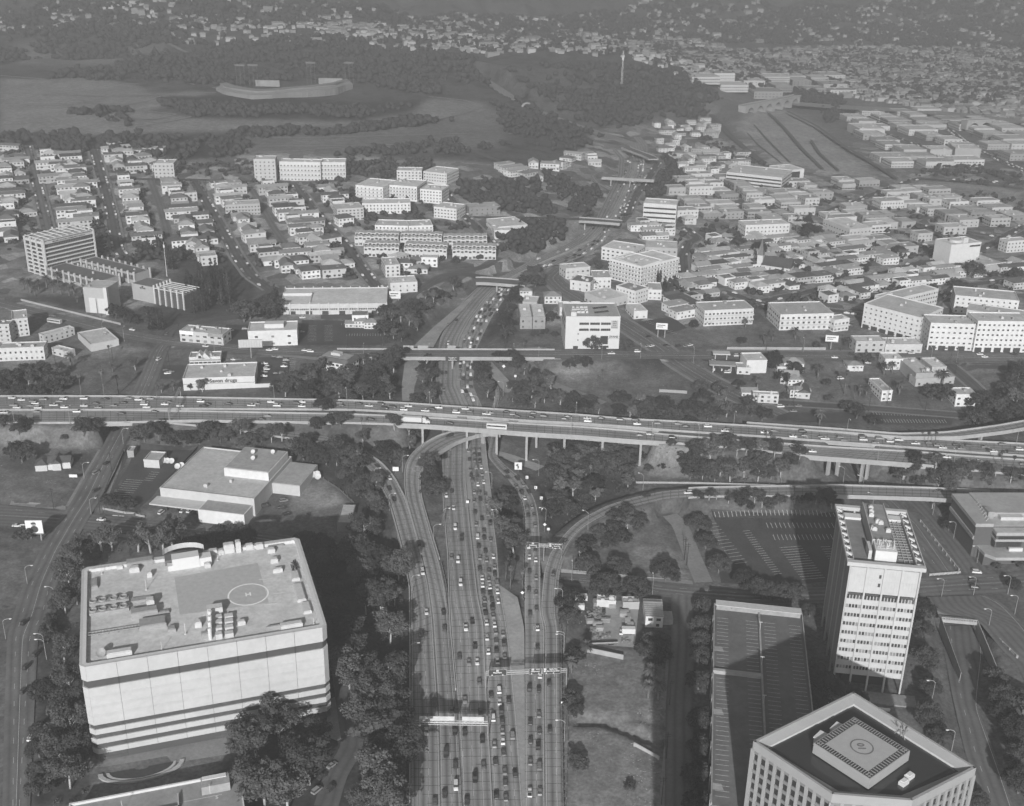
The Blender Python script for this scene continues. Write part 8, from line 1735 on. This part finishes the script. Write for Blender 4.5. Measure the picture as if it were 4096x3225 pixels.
cars_on('boulevard_road','r4 820 650 w;1275 752 w;1670 776 w;1705 771 w;1890 778 w;1925 785 w;330 560;r5 1060 802 wv;1700 798 wp;1862 786 wv;r6 250 815;390 812 wv;995 822 w;1470 795 wv;1895 802 w;1925 818 w;2110 800 dp;1100 800 d','on the boulevard','x',zf=zsb)
def parked(desc,s,heading,group=None):
    its=sorted(((P(g,x,y),f) for g,x,y,f in keyc(s)),key=lambda k: k[0].x)
    for n,(p,f) in enumerate(its): add_car((p.x,p.y,p.z+.3 if p.y<700 else p.z+.25),heading+_cr.uniform(-.08,.08),f,'%%s %s, %s from left' % (desc,nth(n)),'vehicles '+desc,p.y<560)
parked('parked in the drugstore car park','r4 1637 942 w;1640 915;1652 900 w;1660 880 d;1640 865 w;1712 926 d;1752 926;1755 938 d;1760 882 w;1768 862 d;1775 845;1700 825 d;1735 826',.05);parked('parked by the restaurant','r4 1450 840 w;1480 840;1420 845 d;1030 905 d;1040 925 w;1060 915',.2)
parked('on the tree-lined driveway','t2 712 1230;630 1325 d;700 1435 d;582 1450',1.0);parked('on the left street','s1 215 1485 d;t1 315 265 d;235 375 d;212 585 d',1.4);parked('half hidden by the kerb trees at left','t1 275 990 wv',1.5)
parked('on the street towards the viaduct','s1 912 122 d;822 205;820 358 d;r4 712 1277 d;985 838 wv;1037 680',1.2);parked('at the left crossing','s1 868 606 w;905 633 d',-.1);parked('behind the billboard at left','s1 145 658 w;200 650',.1)
parked('on the dirt yard','s2 290 445 v;272 500 d;130 490 d;315 556 d',.3);parked('at the studio loading bay','s1 1380 545 wv;1560 530 w;1620 530 wv;1685 535 d;1530 515 d',1.3);parked('near the street corner right of the tower','s4 1792 978 w;1765 1040 d;1780 1100 d',-.15)
parked('in the junk yard','s3 1035 1565 w;885 1385 d;1180 1690 v',1.5);parked('parked below the fuel station','r6 660 1132 w;715 1130;770 1128;740 1160;150 1500;800 970 d;810 995 d;1030 958 w;1200 860 w;300 860;240 850 w;330 920 wv;350 1033 d',.1);parked('in the boulevard car park','r4 1875 580 w;1430 660 w;1520 650;1870 670',.1);parked('by the car wash','r5 2035 750 d;2060 755;r6 25 755 d;75 755;100 750 w;r5 1950 755 w;1925 755;1930 695 d',.6)
# distant traffic, one mass
def far_cars():
    mb=MB();T=[];rn=random.Random(77)
    def row(q,offs,y0,y1,gap,den,rel=False):
        C,A,B=q['C'],q['A'],q['B'];o=0 
        for off in offs:
            u=rn.uniform(0,10)
            while u<q['s'][-1]:
                i=int(np.searchsorted(q['s'],u));i=min(max(i,1),len(C)-1)
                if y0<C[i,1]<y1 and rn.random()<den:
                    d=A[i]-B[i];w=np.linalg.norm(d[:2]);p=B[i]+d*(off if rel else off/w);t=C[i]-C[i-1];a=math.atan2(t[1],t[0]);n0=len(mb.f);mb.box((p[0],p[1],p[2]+.6),(4.6,1.8,.8),a);mb.box((p[0],p[1],p[2]+1.2),(2.2,1.5,.5),a);T.extend([rn.choice((.03,.08,.15,.3,.6,.65))]*(len(mb.f)-n0))
                u += gap*rn.uniform(.8,1.6)
    row(jm,(.14,.34,.54,.74),690,1000,8,.85,True);row(jm,(.16,.4,.64),1000,1650,9,.6,True);row(mn,(5,8.5,12),1000,1650,28,.5)
    for i,c in enumerate(HILLST): q=ROADS['street_road#hill%d' % i];row(q,(1.2,q['w'][0]-1.2),800,2000,7.5,.62)
    for i in range(12): q=ROADS['street_road#town%d' % i];row(q,(1.2,q['w'][0]-1.2),800,2500,8,.55)
    me=mb.mesh('distant_cars',mat('distant_car_paint',1.0,.4,0,spec=.5,build=lambda t,N,L,cur,noise,math_,pos: math_('MULTIPLY',cur,attr(N,'tone'))));a=me.attributes.new('tone','FLOAT','FACE');a.data.foreach_set('value',np.array(T,np.float32));put('distant_cars',me,kind='stuff',label='queues of tiny distant cars and cars parked along far streets',cat='cars')
far_cars()
def big_rig():
    i=int(np.argmin(abs(E1['C'][:,0]-P('r5',500,1222,20).x)));c=E1['C'][i];t=E1['C'][i+1]-E1['C'][i-1];a=math.atan2(t[1],t[0]);o=E1['B'][i]*.45+E1['C'][i]*.55
    r=thing('articulated_truck','long white box truck crossing the near viaduct','truck',(o[0],o[1],o[2]+.02),a)
    MB().b2(-10,4.2,-1.3,1.3,1.15,4.1).build('trailer',M_WHITE,r);MB().b2(-10,4,-.9,.9,.8,1.15).build('chassis',M_DARK,r);cb=put('cab',loft(MB(),[(4.7,1.2,.7,3.9),(6.4,1.2,.7,3.8),(7.2,1.15,.7,2.6),(8.9,1.0,.7,1.9),(9.2,.9,.7,1.6)]).mesh('cab',M_WHITE),r);cabin(MB(),6.3,6.35,6.9,7.25,1.1,2.5,3.3).build('windscreen',M_GLASS,cb)
    w=MB().cyl((0,-.15,0),(0,.15,0),.52,n=12).mesh('wheel',M_TYRE)
    for x in (-8.8,-7.5,3.0,4.6,5.7,8.2):
        for y in (-1.1,1.1): put('wheel',w,r,(x,y,.52))
    i=int(np.argmin(abs(E1['C'][:,0]-P('r5',1010,1252,20).x)));t=E1['C'][i+1]-E1['C'][i-1];o=E1['B'][i]*.5+E1['C'][i]*.5
    r=thing('coach','white coach with a dark window band on the near viaduct','bus',(o[0],o[1],o[2]+.02),math.atan2(t[1],t[0]));loft(MB(),[(-6,1.2,.4,3.3),(-5.8,1.28,.35,3.45),(5.7,1.28,.35,3.45),(6.1,1.15,.4,3.2)]).build('body',M_WHITE,r);MB().b2(-5.6,5.4,-1.31,1.31,1.7,2.6).build('side_windows',M_GLASS,r);MB().b2(6.0,6.14,-1.0,1.0,1.5,2.9).build('windscreen',M_GLASS,r)
    for x in (-4.2,-3.0,3.9):
        for y in (-1.1,1.1): put('wheel',w,r,(x,y,.5))
    p=P('r4',340,607,zsb);r=thing('coach','grey city bus on the boulevard at far left','bus',p,-.35);loft(MB(),[(-6,1.2,.4,3.0),(-5.8,1.25,.35,3.1),(5.7,1.25,.35,3.1),(6.0,1.2,.4,2.9)]).build('body',M_PALE,r);MB().b2(-5.6,5.6,-1.28,1.28,1.5,2.4).build('side_windows',M_GLASS,r)
big_rig()
# ------------------------------------------------------------------ signs, gantries, lamps, poles, billboards
M_SIGN=mat('sign_green',.055,.5,.05);M_SIGNW=mat('sign_white',.72,.5,.03)
def truss(mb,L,z,w=1.1,h=1.1,n=None):
    n=n or max(4,int(L/1.8))
    for y in (-w/2,w/2):
        for zz in (z,z+h): mb.cyl((0,y,zz),(L,y,zz),.11,n=5)
    for k in range(n):
        x0,x1=L*k/n,L*(k+1)/n
        for y in (-w/2,w/2): mb.cyl((x0,y,z if k % 2 else z+h),(x1,y,z+h if k % 2 else z),.07,n=4)
        mb.cyl((x0,-w/2,z),(x0,w/2,z),.06,n=4);mb.cyl((x0,-w/2,z+h),(x1,w/2,z+h),.06,n=4)
    return mb
def gantry(label,a,b,zt,panels,back=False,posts=(0,1),za=None):
    A,B=P(*a,za),P(*b,za);L=(B-A).xy.length;r=thing('sign_gantry',label,'gantry',A,math.atan2(B.y-A.y,B.x-A.x));truss(MB(),L,zt).build('truss',M_STEEL,r)
    for f in posts: MB().cyl((L*f,0,-1),(L*f,0,zt+1),.28,.22,8).build('post',M_STEEL,r)
    for x0,x1,h,lines in panels:
        p=put('sign_panel',MB().b2(0,(x1-x0)*L,-.08,.08,0,h).mesh('sign_panel',M_PALE if back else M_SIGN),r,(x0*L,.75 if back else -.75,zt-.3));w=(x1-x0)*L
        if not back:
            for xx in ((0,w,0,.05),(0,w,h-.05,h),(0,.05,.05,h-.05),(w-.05,w,.05,h-.05)): MB().b2(xx[0],xx[1],-.11,-.085,xx[2],xx[3]).build('border',M_SIGNW,p)
            for s,sz,fx,fz in lines:
                if s[0] == '#': MB().b2(w*fx-.5,w*fx+.5,-.12,-.085,h*fz-.4,h*fz+.4).build('route_shield',M_SIGNW,p);text(p,s[1:],.55,(w*fx,-.14,h*fz),FACE,M_DARK)
                elif s == 'v': MB().add([(w*fx-.3,-.12,h*fz),(w*fx+.3,-.12,h*fz),(w*fx,-.12,h*fz-.45),(w*fx-.09,-.12,h*fz+.35),(w*fx+.09,-.12,h*fz+.35),(w*fx+.09,-.12,h*fz),(w*fx-.09,-.12,h*fz)],((0,2,1),(3,6,5,4))).build('arrow',M_SIGNW,p)
                else: text(p,s,sz,(w*fx,-.1,h*fz),FACE,M_SIGNW)
        else: [MB().b2(w*k/6-.06,w*k/6+.06,.09,.2,0,h).build('rib',M_STEEL,p) for k in range(1,6)]
    return r
gantry('long truss gantry with pale sign backs over the lower left lanes',('t2',1340,985),('t2',2064,990),7.4,[(.18,.60,3.3,()),(.69,.95,3.3,())],True)
gantry('truss gantry with three dark direction signs over the lower right lanes',('t2',2046,560),('t3',574,545),7.6,[(.03,.25,3.0,(('#110',0,.5,.84),('Pasadena',.95,.5,.52),('v',0,.2,.15),('v',0,.8,.15))),(.53,.68,3.0,(('#101',0,.3,.8),('NORTH',.5,.72,.8),('Hollywood',.8,.5,.48),('v',0,.2,.15),('v',0,.8,.15))),(.70,.92,3.0,(('#5',0,.12,.78),('Santa Ana',.85,.58,.78),('#10',0,.12,.45),('San Bernardino',.85,.58,.45),('v',0,.2,.13),('v',0,.6,.13)))])
gantry('single-post butterfly gantry with two dark direction signs above the collector',('s3',228,925),('s3',530,935),7.0,[(0,.33,2.9,(('#101',0,.5,.8),('Hollywood',.85,.5,.45),('v',0,.2,.15),('v',0,.8,.15))),(.6,1.0,2.9,(('#10',0,.14,.75),('San Bernardino',.75,.6,.75),('#5',0,.14,.4),('Santa Ana',.75,.6,.4),('v',0,.3,.13),('v',0,.8,.13)))],posts=(.48,),za=5.0)
gantry('dark lattice gantry across the crossing freeway at left',('r4',1052,1228),('r4',1122,1078),7.0,[],posts=(0,1),za=15.8)
def plate(label,p,w,h,lines=(),dark=False,hp=2.0,rot=0.0,name='road_sign',diamond=False,cat='sign',post=True,z=None,arrow=None):
    q=P(*p,z);r=thing(name,label,cat,q,rot);m=M_SIGN if dark else M_SIGNW
    if diamond: MB().add([(0,-.05,hp),(w/2,-.05,hp+w/2),(0,-.05,hp+w),(-w/2,-.05,hp+w/2),(0,.05,hp),(w/2,.05,hp+w/2),(0,.05,hp+w),(-w/2,.05,hp+w/2)],((0,1,2,3),(7,6,5,4),(0,4,5,1),(1,5,6,2),(2,6,7,3),(3,7,4,0))).build('face',m,r)
    else: MB().b2(-w/2,w/2,-.06,.06,hp,hp+h).build('face',m,r)
    if post: MB().cyl((0,.1,-.5),(0,.1,hp+h*.8),.09,n=5).build('post',M_STEEL,r)
    for s,sz,fz in lines: text(r,s,sz,(0,-.09,hp+h*fz),FACE,M_SIGNW if dark else M_DARK)
    if arrow: MB().add([(-.1*w,-.09,hp+.15*h),(.08*w,-.09,hp+.15*h),(.08*w,-.09,hp+.55*h),(-.1*w,-.09,hp+.45*h),(-.02*w,-.09,hp+.85*h),(-.38*w,-.09,hp+.62*h),(-.02*w,-.09,hp+.4*h)],((0,1,2,3),(4,5,6))).build('arrow',M_DARK,r)
    return r
q=SB;i=int(np.argmin(abs(SB['C'][:,0]-P('r5',715,840,14).x)));b=SB['B'][i]
r=thing('bridge_sign','dark three-line direction sign hung on the boulevard bridge','sign',(b[0],b[1]-1.2,11.8));MB().b2(-4.8,4.8,-.1,.1,0,3.3).build('panel',M_SIGN,r);MB().b2(-.6,.6,-.2,.8,-6,0).build('bracket',M_CONC,r)
for s,z in (('Sunset Blvd  1/4',2.6),('Hill St  1/2',1.65),('Academy Rd  3/4',.7)): text(r,s,.85,(0,-.14,z),FACE,M_SIGNW)
for n,(x0,x1) in enumerate(((410,475),(500,565),(685,735))):
    a_,b_=P('r5',x0,762,14.6),P('r5',x1,762,14.6);r=thing('parapet_sign','pale back of a sign on the far bridge parapet, %s from left' % nth(n),'sign',(a_.x,a_.y,13.8),group='sign backs on the far bridge parapet');MB().b2(0,b_.x-a_.x,0,.3,.2,2.6).build('panel',M_CONC,r);[MB().b2(k*(b_.x-a_.x)/5,k*(b_.x-a_.x)/5+.2,-.15,0,-1,2.6).build('bracket',M_STEEL,r) for k in range(1,5)]
for n,(g,x,y,w) in enumerate((('r5',1033,905,2.6),('r5',1058,1030,2.6),('r5',1170,1035,3.8),('r5',830,750,2.0),('r5',993,545,2.0))): plate('white diamond warning sign by the freeway, %s' % ('nearest under the boulevard bridge','at the gore ramp tip','the largest','among the jammed cars','the uppermost')[n],(g,x,y),w,w,hp=2.2 if n<3 else 1.6,diamond=True)
plate('white square sign above the largest diamond',('r5',1105,960),1.6,1.6);plate('big white sign with bent left arrow below the viaduct',('s3',155,190),4.2,4.6,hp=1.6,arrow=True)
for n,(x,y) in enumerate(((230,262),(305,350),(352,440),(366,540))): plate('small white curve arrow board, %s along the collector bend' % nth(n),('s3',x,y),1.5,1.8,hp=1.2,arrow=True)
plate('white diamond over a square plate beside the collector',('s3',380,700),1.9,1.9,hp=3.4,diamond=True);plate('white square advisory plate right of the collector diamond',('s3',412,712),1.4,1.4,hp=1.8);plate('white diamond sign on the median island',('s3',190,1270),1.8,1.8,hp=2.4,diamond=True)
plate('small white plate on the median barrier',('s2',1858,475),1.5,1.5,hp=1.5);plate('small white board at the studio roadside',('s1',628,248),4.5,1.8,hp=1.0);plate('white plate right of the jammed lanes',('s2',2078,455),1.4,1.4,hp=1.4);plate('white road sign on the lower right ramp edge',('t3',548,715),2.0,.8,hp=2)
plate('pale grey board behind the left ramp',('s2',1245,200),3.4,2.6,hp=1.4)
def billboard(label,p,w,h,hp,rot,art,z=None,posts=1):
    q=P(*p,z);r=thing('billboard',label,'billboard',q,rot);MB().b2(-w/2,w/2,-.3,.3,hp,hp+h).build('panel',M_SIGNW if art != 'grey' else M_PALE,r);MB().b2(-w/2-.2,w/2+.2,-.9,.4,hp-.3,hp).build('catwalk',M_STEEL,r)
    for k in range(posts): MB().cyl(((k-(posts-1)/2)*w*.6,.2,-1),((k-(posts-1)/2)*w*.6,.2,hp),.45,n=8).build('post',M_STEEL,r)
    if art == 'round':
        for cx,cz,R_,m in ((0,.32,.27,M_DARK),(0,.74,.17,M_MID)): MB().cyl((cx*w,-.36,hp+cz*h),(cx*w,-.3,hp+cz*h),R_*h,n=20).build('printed_shape',m,r)
        MB().b2(-.16*w,.1*w,-.38,-.3,hp+.74*h,hp+.84*h).build('printed_shape',M_DARK,r)
    if art == 'lines':
        for k,ww in enumerate((.7,.5)): MB().b2(-w*.4,w*(ww-.4),-.36,-.3,hp+h*(.6-.3*k),hp+h*(.72-.3*k)).build('printed_shape',M_DARK,r)
    if art == 'grey': [MB().b2(-w/2+k*w/9-.08,-w/2+k*w/9+.08,-.4,-.3,hp,hp+h).build('rib',M_STEEL,r) for k in range(1,9)]
billboard('white billboard with two dark round shapes at the left crossing',('s1',310,760),8.5,7.2,3.5,.05,'round',posts=2);billboard('grey billboard on a single pole over the boulevard',('r4',1558,825),16,5.5,8,.12,'grey');billboard('tilted white billboard above the weedy slope',('r6',970,770),9,4.5,6,-.15,'lines');billboard('white billboard on legs in the car wash lot',('r5',2008,700),8.5,4.5,7,-.1,'lines',posts=2);billboard('dark stacked billboard at the long parking deck',('r5',360,470),9,6,2,0,'lines',posts=2)
# lamps
LP_=MB().cyl((0,0,-.5),(0,0,9.2),.16,.09,6).mesh('pole',M_STEEL);LA=MB().tube([(0,0,9.1),(.8,0,10.0),(2.0,0,10.35),(3.0,0,10.3)],.07,5).mesh('arm',M_PALE);LH=MB().box((3.3,0,10.25),(1.1,.42,.2)).box((3.3,0,10.1),(.6,.3,.12)).mesh('lamp_head',M_SIGNW)
def lamps(desc,s,a,zf=None):
    for n,(g,x,y,f) in enumerate(keyc(s)): p=P(g,x,y,zf);r=thing('street_lamp','curved-arm lamp post %s, %s of its row' % (desc,nth(n)),'street lamp',p,a,'lamp posts '+desc);put('pole',LP_,r);put('arm',LA,r);put('lamp_head',LH,r)
lamps('right of the lower freeway','t3 558 1010;552 250;s3 548 1720;530 1345;525 985',math.pi);lamps('along the right ramp','s3 750 680;1220 350;s4 245 270;735 270;885 340;965 480',math.pi*.8);lamps('beside the collector bend','s3 390 640;330 220',math.pi);lamps('left of the lower freeway','t2 1398 1060;1398 330;s2 1385 1230',.1);lamps('along the two left ramps','s2 1190 520;1065 300;1303 190;1570 790;1650 650',.2)
lamps('right of the jammed lanes','s2 2065 330;2120 660;r5 870 1150;1030 1060',math.pi);lamps('on the left street','s1 235 1150;50 1615;780 560;720 250;r4 765 1360',.2);lamps('along the kerb beside the white block','s1 475 1330;390 1740;t1 405 300;640 880',math.pi);lamps('on the near viaduct','r4 90 1232;435 1232;r5 860 1320;1450 1310;1950 1340;r6 150 1352;820 1430;1260 1465;1730 1500',math.pi/2,z101);lamps('on the far viaduct','r4 1700 1080;2150 1092;r5 575 1118;975 1150;1480 1185;r6 370 1240;1070 1290;2120 1360',-math.pi/2,z101)
lamps('on the boulevard','r4 640 690;770 720;1330 800;r5 165 830;570 830;1095 830;1250 850;1640 830;1880 830;r6 120 850;800 790;1590 850;1750 850',math.pi/2);lamps('round the corner junction right of the tower','s4 1515 1165;1768 1150;1885 1420;1610 705;1795 900;2040 1140;2095 1300;1445 520;t4 1440 600;1595 1000',math.pi);lamps('along the vacant lot street','s3 672 1050;612 1130;1300 1240',math.pi/2)
PO=MB().cyl((0,0,-1),(0,0,13),.2,.13,6).mesh('pole',mat('dark_timber',.035,.9));PX=MB().box((0,0,12),(2.6,.14,.16)).box((0,0,11),(2.2,.14,.16)).mesh('cross_arm',mat('dark_timber',.035,.9))
def poles(desc,s):
    for n,(g,x,y,f) in enumerate(keyc(s)): p=P(g,x,y);r=thing('utility_pole','dark timber utility pole %s, %s of its line' % (desc,nth(n)),'utility pole',p,.2,'utility poles '+desc);put('pole',PO,r);put('cross_arm',PX,r)
poles('at the left crossing','s1 955 190;858 560;460 508;910 715;1110 900;110 100;r4 70 1460');poles('by the vacant lot lane','t3 1440 1170;1400 1560;1470 700;s3 1595 985;1575 940');poles('along the boulevard','r4 1050 880;700 850;640 650;345 870;1115 700;1380 740;r5 65 750;290 750;1040 770;r6 570 780;800 780;1030 780;1310 780;1710 860');poles('on the lots below the boulevard','r6 1320 1110;1555 1160;740 1110;1205 1160;160 1140;510 1160;1740 930');poles('on the hill streets','r1 620 1180;780 1350;1280 1200;1990 1500;r2 680 1210;750 1270;1455 1100;r4 765 220;1220 260;r5 430 380')
# ------------------------------------------------------------------ yard, small houses, fences
def yard():
    rn_=random.Random(6)
    flat_building('yard_shed','low white shed at the top of the junk yard','shed',corner(('s3',828,1290),('s3',990,1300),('s3',832,1245),3.4),3.4,.66,.34,win=False,units=3)
    flat_building('yard_shed','grey shed with hipped cover at the junk yard corner','shed',corner(('s3',1050,1310),('s3',1190,1310),('s3',1060,1265),3.4),3.4,.45,.3,win=False,units=1)
    spots=[(690,1290,1),(665,1365,1),(810,1320,0),(840,1380,2),(890,1320,2),(960,1345,3),(790,1400,2),(860,1440,2),(900,1470,0),(770,1480,3),(830,1500,0),(800,1540,2),(850,1540,3),(905,1590,2),(1050,1420,3),(1100,1440,0),(1090,1480,3),(1110,1510,3),(1095,1570,1),(1075,1640,2),(870,1660,4),(820,1610,2),(1060,1400,0),(760,1440,2)]
    nm=('timber_stack','storage_trailer','scrap_heap','sheet_pile','flatbed_trailer')
    for n,(x,y,k) in enumerate(spots):
        p=P('s3',x,y);r=thing(nm[k],'%s in the cluttered junk yard, %s in its rows' % (('grey timber stack','white storage trailer','small scrap heap','pale pile of sheets','long flatbed trailer')[k],nth(n)),nm[k].replace('_',' ').split()[-1],(p.x,p.y,p.z+.1),rn_.choice((0,1.57,.1)),'clutter in the junk yard')
        if k == 1: MB().b2(-3,3,-1.3,1.3,.6,3.2).build('box',M_WHITE,r);MB().box((0,0,.3),(3,2,.6)).build('wheels',M_TYRE,r)
        elif k == 4: MB().b2(-7,7,-1.3,1.3,.7,1.0).build('bed',M_DARK,r);MB().box((4,0,.4),(2.4,2.2,.7)).build('wheels',M_TYRE,r);MB().b2(-7,7,-1.3,-1.2,1.0,1.8).build('side_board',M_MID,r)
        else:
            mb=MB()
            for j in range(12 if k == 2 else 7): 
                if k == 2: mb.box((rn_.uniform(-2,2),rn_.uniform(-1.6,1.6),rn_.uniform(.2,.9)),(rn_.uniform(.4,1.6),rn_.uniform(.3,1.4),rn_.uniform(.3,1)),rn_.uniform(0,3))
                else: mb.box((rn_.uniform(-.2,.2),rn_.uniform(-.2,.2),.2+j*.28),(4.2 if k == 0 else 3.2,1.4 if k == 0 else 2.2,.2),rn_.uniform(-.05,.05))
            mb.build('pieces',(M_MID,M_WHITE,mat('scrap',.2,.8,.5,2),M_CONC)[k],r,kind='stuff')
    a,rz,L,D=corner(('s3',1245,1420),('s3',1395,1425),('s3',1262,1300),6);r=thing('house','white two-storey house with patched pale roof beside the junk yard','house',a,rz)
    MB().b2(0,L,0,D,-2,6).build('wall',M_WHITE,r);rf=put('roof',MB().b2(-.3,L+.3,-.3,D+.3,6,6.25).mesh('roof',mat('patched_roof',.42,.9,.25,.5)),r)
    for k in range(7): MB().b2(-.3,L+.3,k*D/7-.08,k*D/7+.08,6.25,6.3).build('tar_seam',M_DARK,rf)
    for x in (.15,.62): MB().b2(L*x,L*x+2,-.1,.1,3.6,5).build('window',M_GLASS,r)
    MB().b2(L*.62,L*.8,-.1,.1,.6,2).build('window',M_GLASS,r);MB().b2(0,L+1,D+.3,D+6,-1,4).build('annex',M_WALL,r,color=.5);MB().b2(L,L+5,D*.2,D*.8,-1,3).build('lean_to',M_CONCD,r)
    a,rz,L,D=based(('s1',305,185),('s1',600,172),11);r=thing('house','boarded white clapboard bungalow on the vacant left lot','house',a,rz);MB().b2(0,L*.34,0,8,-1,4).b2(L*.34,L*.5,1,8,-1,3.6).b2(L*.5,L*.74,0,10,-1,4.4).b2(L*.74,L,2,11,-1,4).build('wall',M_WHITE,r)
    mb=MB();hip_roof(mb,0,L*.34,0,8,4,2.4,.5);gable_roof(mb,L*.5,L*.74,0,10,4.4,2.6,'y',.4);gable_roof(mb,L*.34,L,2,11,4,2.4,'x',.4);mb.build('roof',M_HROOF,r,color=.09)
    mb=MB()
    for k in range(9): mb.b2(.1,L*.34-.1,-.04,0,.2+k*.42,.26+k*.42);mb.b2(L*.5+.1,L*.74-.1,-.04,0,.2+k*.42,.26+k*.42)
    mb.build('clapboards',M_MID,r,kind='stuff')
    for n,(g,x,y,w,d,kind) in enumerate((('r6',755,1055,10,10,'hip'),('r6',740,985,9,9,'hip'),('r6',670,915,9,16,'parapet_box'),('r6',1110,880,10,12,'hip'),('r6',460,1050,7,8,'gable'),('r5',1335,475,14,9,'hip'),('r5',1170,440,11,9,'hip'),('r5',100,625,8,7,'gable'),('r5',155,628,8,7,'hip'),('r5',215,632,9,8,'hip'),('r5',1560,390,10,9,'box_flats'))):
        p=P(g,x,y);house(kind,n,p,.05,lambda t,l,n=n: '%s %s, %s of the separate small houses by the boulevard' % (t,l,nth(n)),'separate small houses by the boulevard',.7,.25,.8 if w<12 else 1.0)
    p=P('s1',1100,575);r=thing('bus_shelter','small bus shelter with benches at the left crossing','shelter',p,-.1);MB().b2(-2,3,0,1.6,2.3,2.5).build('roof',M_PALE,r);MB().b2(-2,3,1.5,1.6,0,2.3).build('back',M_GLASS2,r);MB().b2(-9,-6,0,.6,.4,.6).b2(-5.4,-2.6,0,.6,.4,.6).build('bench',M_PALE,r)
    for lab,s in (('chain-link fence right of the lower freeway',K('t3 590 300;592 900;575 1600')),('chain-link fence round the dirt yard',K('s2 340 170;600 240;760 340;890 460')),('dark hedge-like fence on the studio street side',K('s1 1060 20;990 190;960 250;890 390')),('white kerb wall round the studio corner',K('s1 880 510;1160 560;1240 575')),('fence of the ramp above the car park',K('s3 1160 285;1700 290;s4 200 290'))):
        pts=resample([P(*q) for q in s],24);dark='dark' in lab or 'chain' in lab;o=pts[12];r=thing('fence',lab,'fence',tuple(o));wall_strip(MB(),pts-o,.12 if dark else .4,0,1.7 if 'hedge' in lab else 1.2,).build('panel',M_DARK if 'hedge' in lab else M_CONC if not dark else mat('chain_link',.1,.7),r);pm=MB().cyl((0,0,-.5),(0,0,2),.08,n=5).mesh('post',M_STEEL)
        for k in range(0,24,2): put('post',pm,r,tuple(pts[k]-o))
yard()

bpy.data.scenes.remove(TSC)
# loose stones and litter on the vacant lots
def litter():
    rn=np.random.default_rng(44);mb=MB()
    for z,n in (('t3 700 320;860 320;860 430;700 430',130),('t3 1080 1100;1380 1150;1360 1573;1060 1573',330),('t3 620 900;1380 1050;1360 1573;600 1573',260),('s1 0 0;800 0;560 470;0 450',260),('r5 1300 860;2000 860;2169 1040;1500 1040',300),('r4 400 800;900 800;780 1040;100 1040',260),('s3 640 1250;760 1250;740 1500;620 1500',120),('t3 1200 720;1420 720;1400 900;1180 900',120)):
        pl=[P(*q) for q in keyz(z)];xs=[p.x for p in pl];ys=[p.y for p in pl];k=0
        for _ in range(n*4):
            x,y=rn.uniform(min(xs),max(xs)),rn.uniform(min(ys),max(ys))
            if k<n*.25 and inside1(pl,x,y) and road_dist(x,y)>0: s=rn.uniform(.12,.42);mb.box((x,y,float(ground_z(x,y))+s*.2),(s*rn.uniform(.8,2.2),s,s*.7),rn.uniform(0,3),.7);k += 1
    mb.build('rubble',mat('rubble_stone',.24,.9,.5,3),kind='stuff',label='pale stones and litter strewn over the vacant lots',cat='rubble')
litter()
# ------------------------------------------------------------------ haze
def haze():
    m=bpy.data.materials.new('haze_air');m.use_nodes=True;N=m.node_tree.nodes;N.clear();o=N.new('ShaderNodeOutputMaterial')
    v=N.new('ShaderNodeVolumePrincipled');v.inputs['Density'].default_value=HAZE;v.inputs['Color'].default_value=(.40,.40,.40,1);v.inputs['Anisotropy'].default_value=.2
    m.node_tree.links.new(v.outputs[0],o.inputs['Volume'])
    MB().b2(-9500,9500,-300,11500,-30,360).build('haze',m,kind='stuff')
HAZE=.00046
haze()
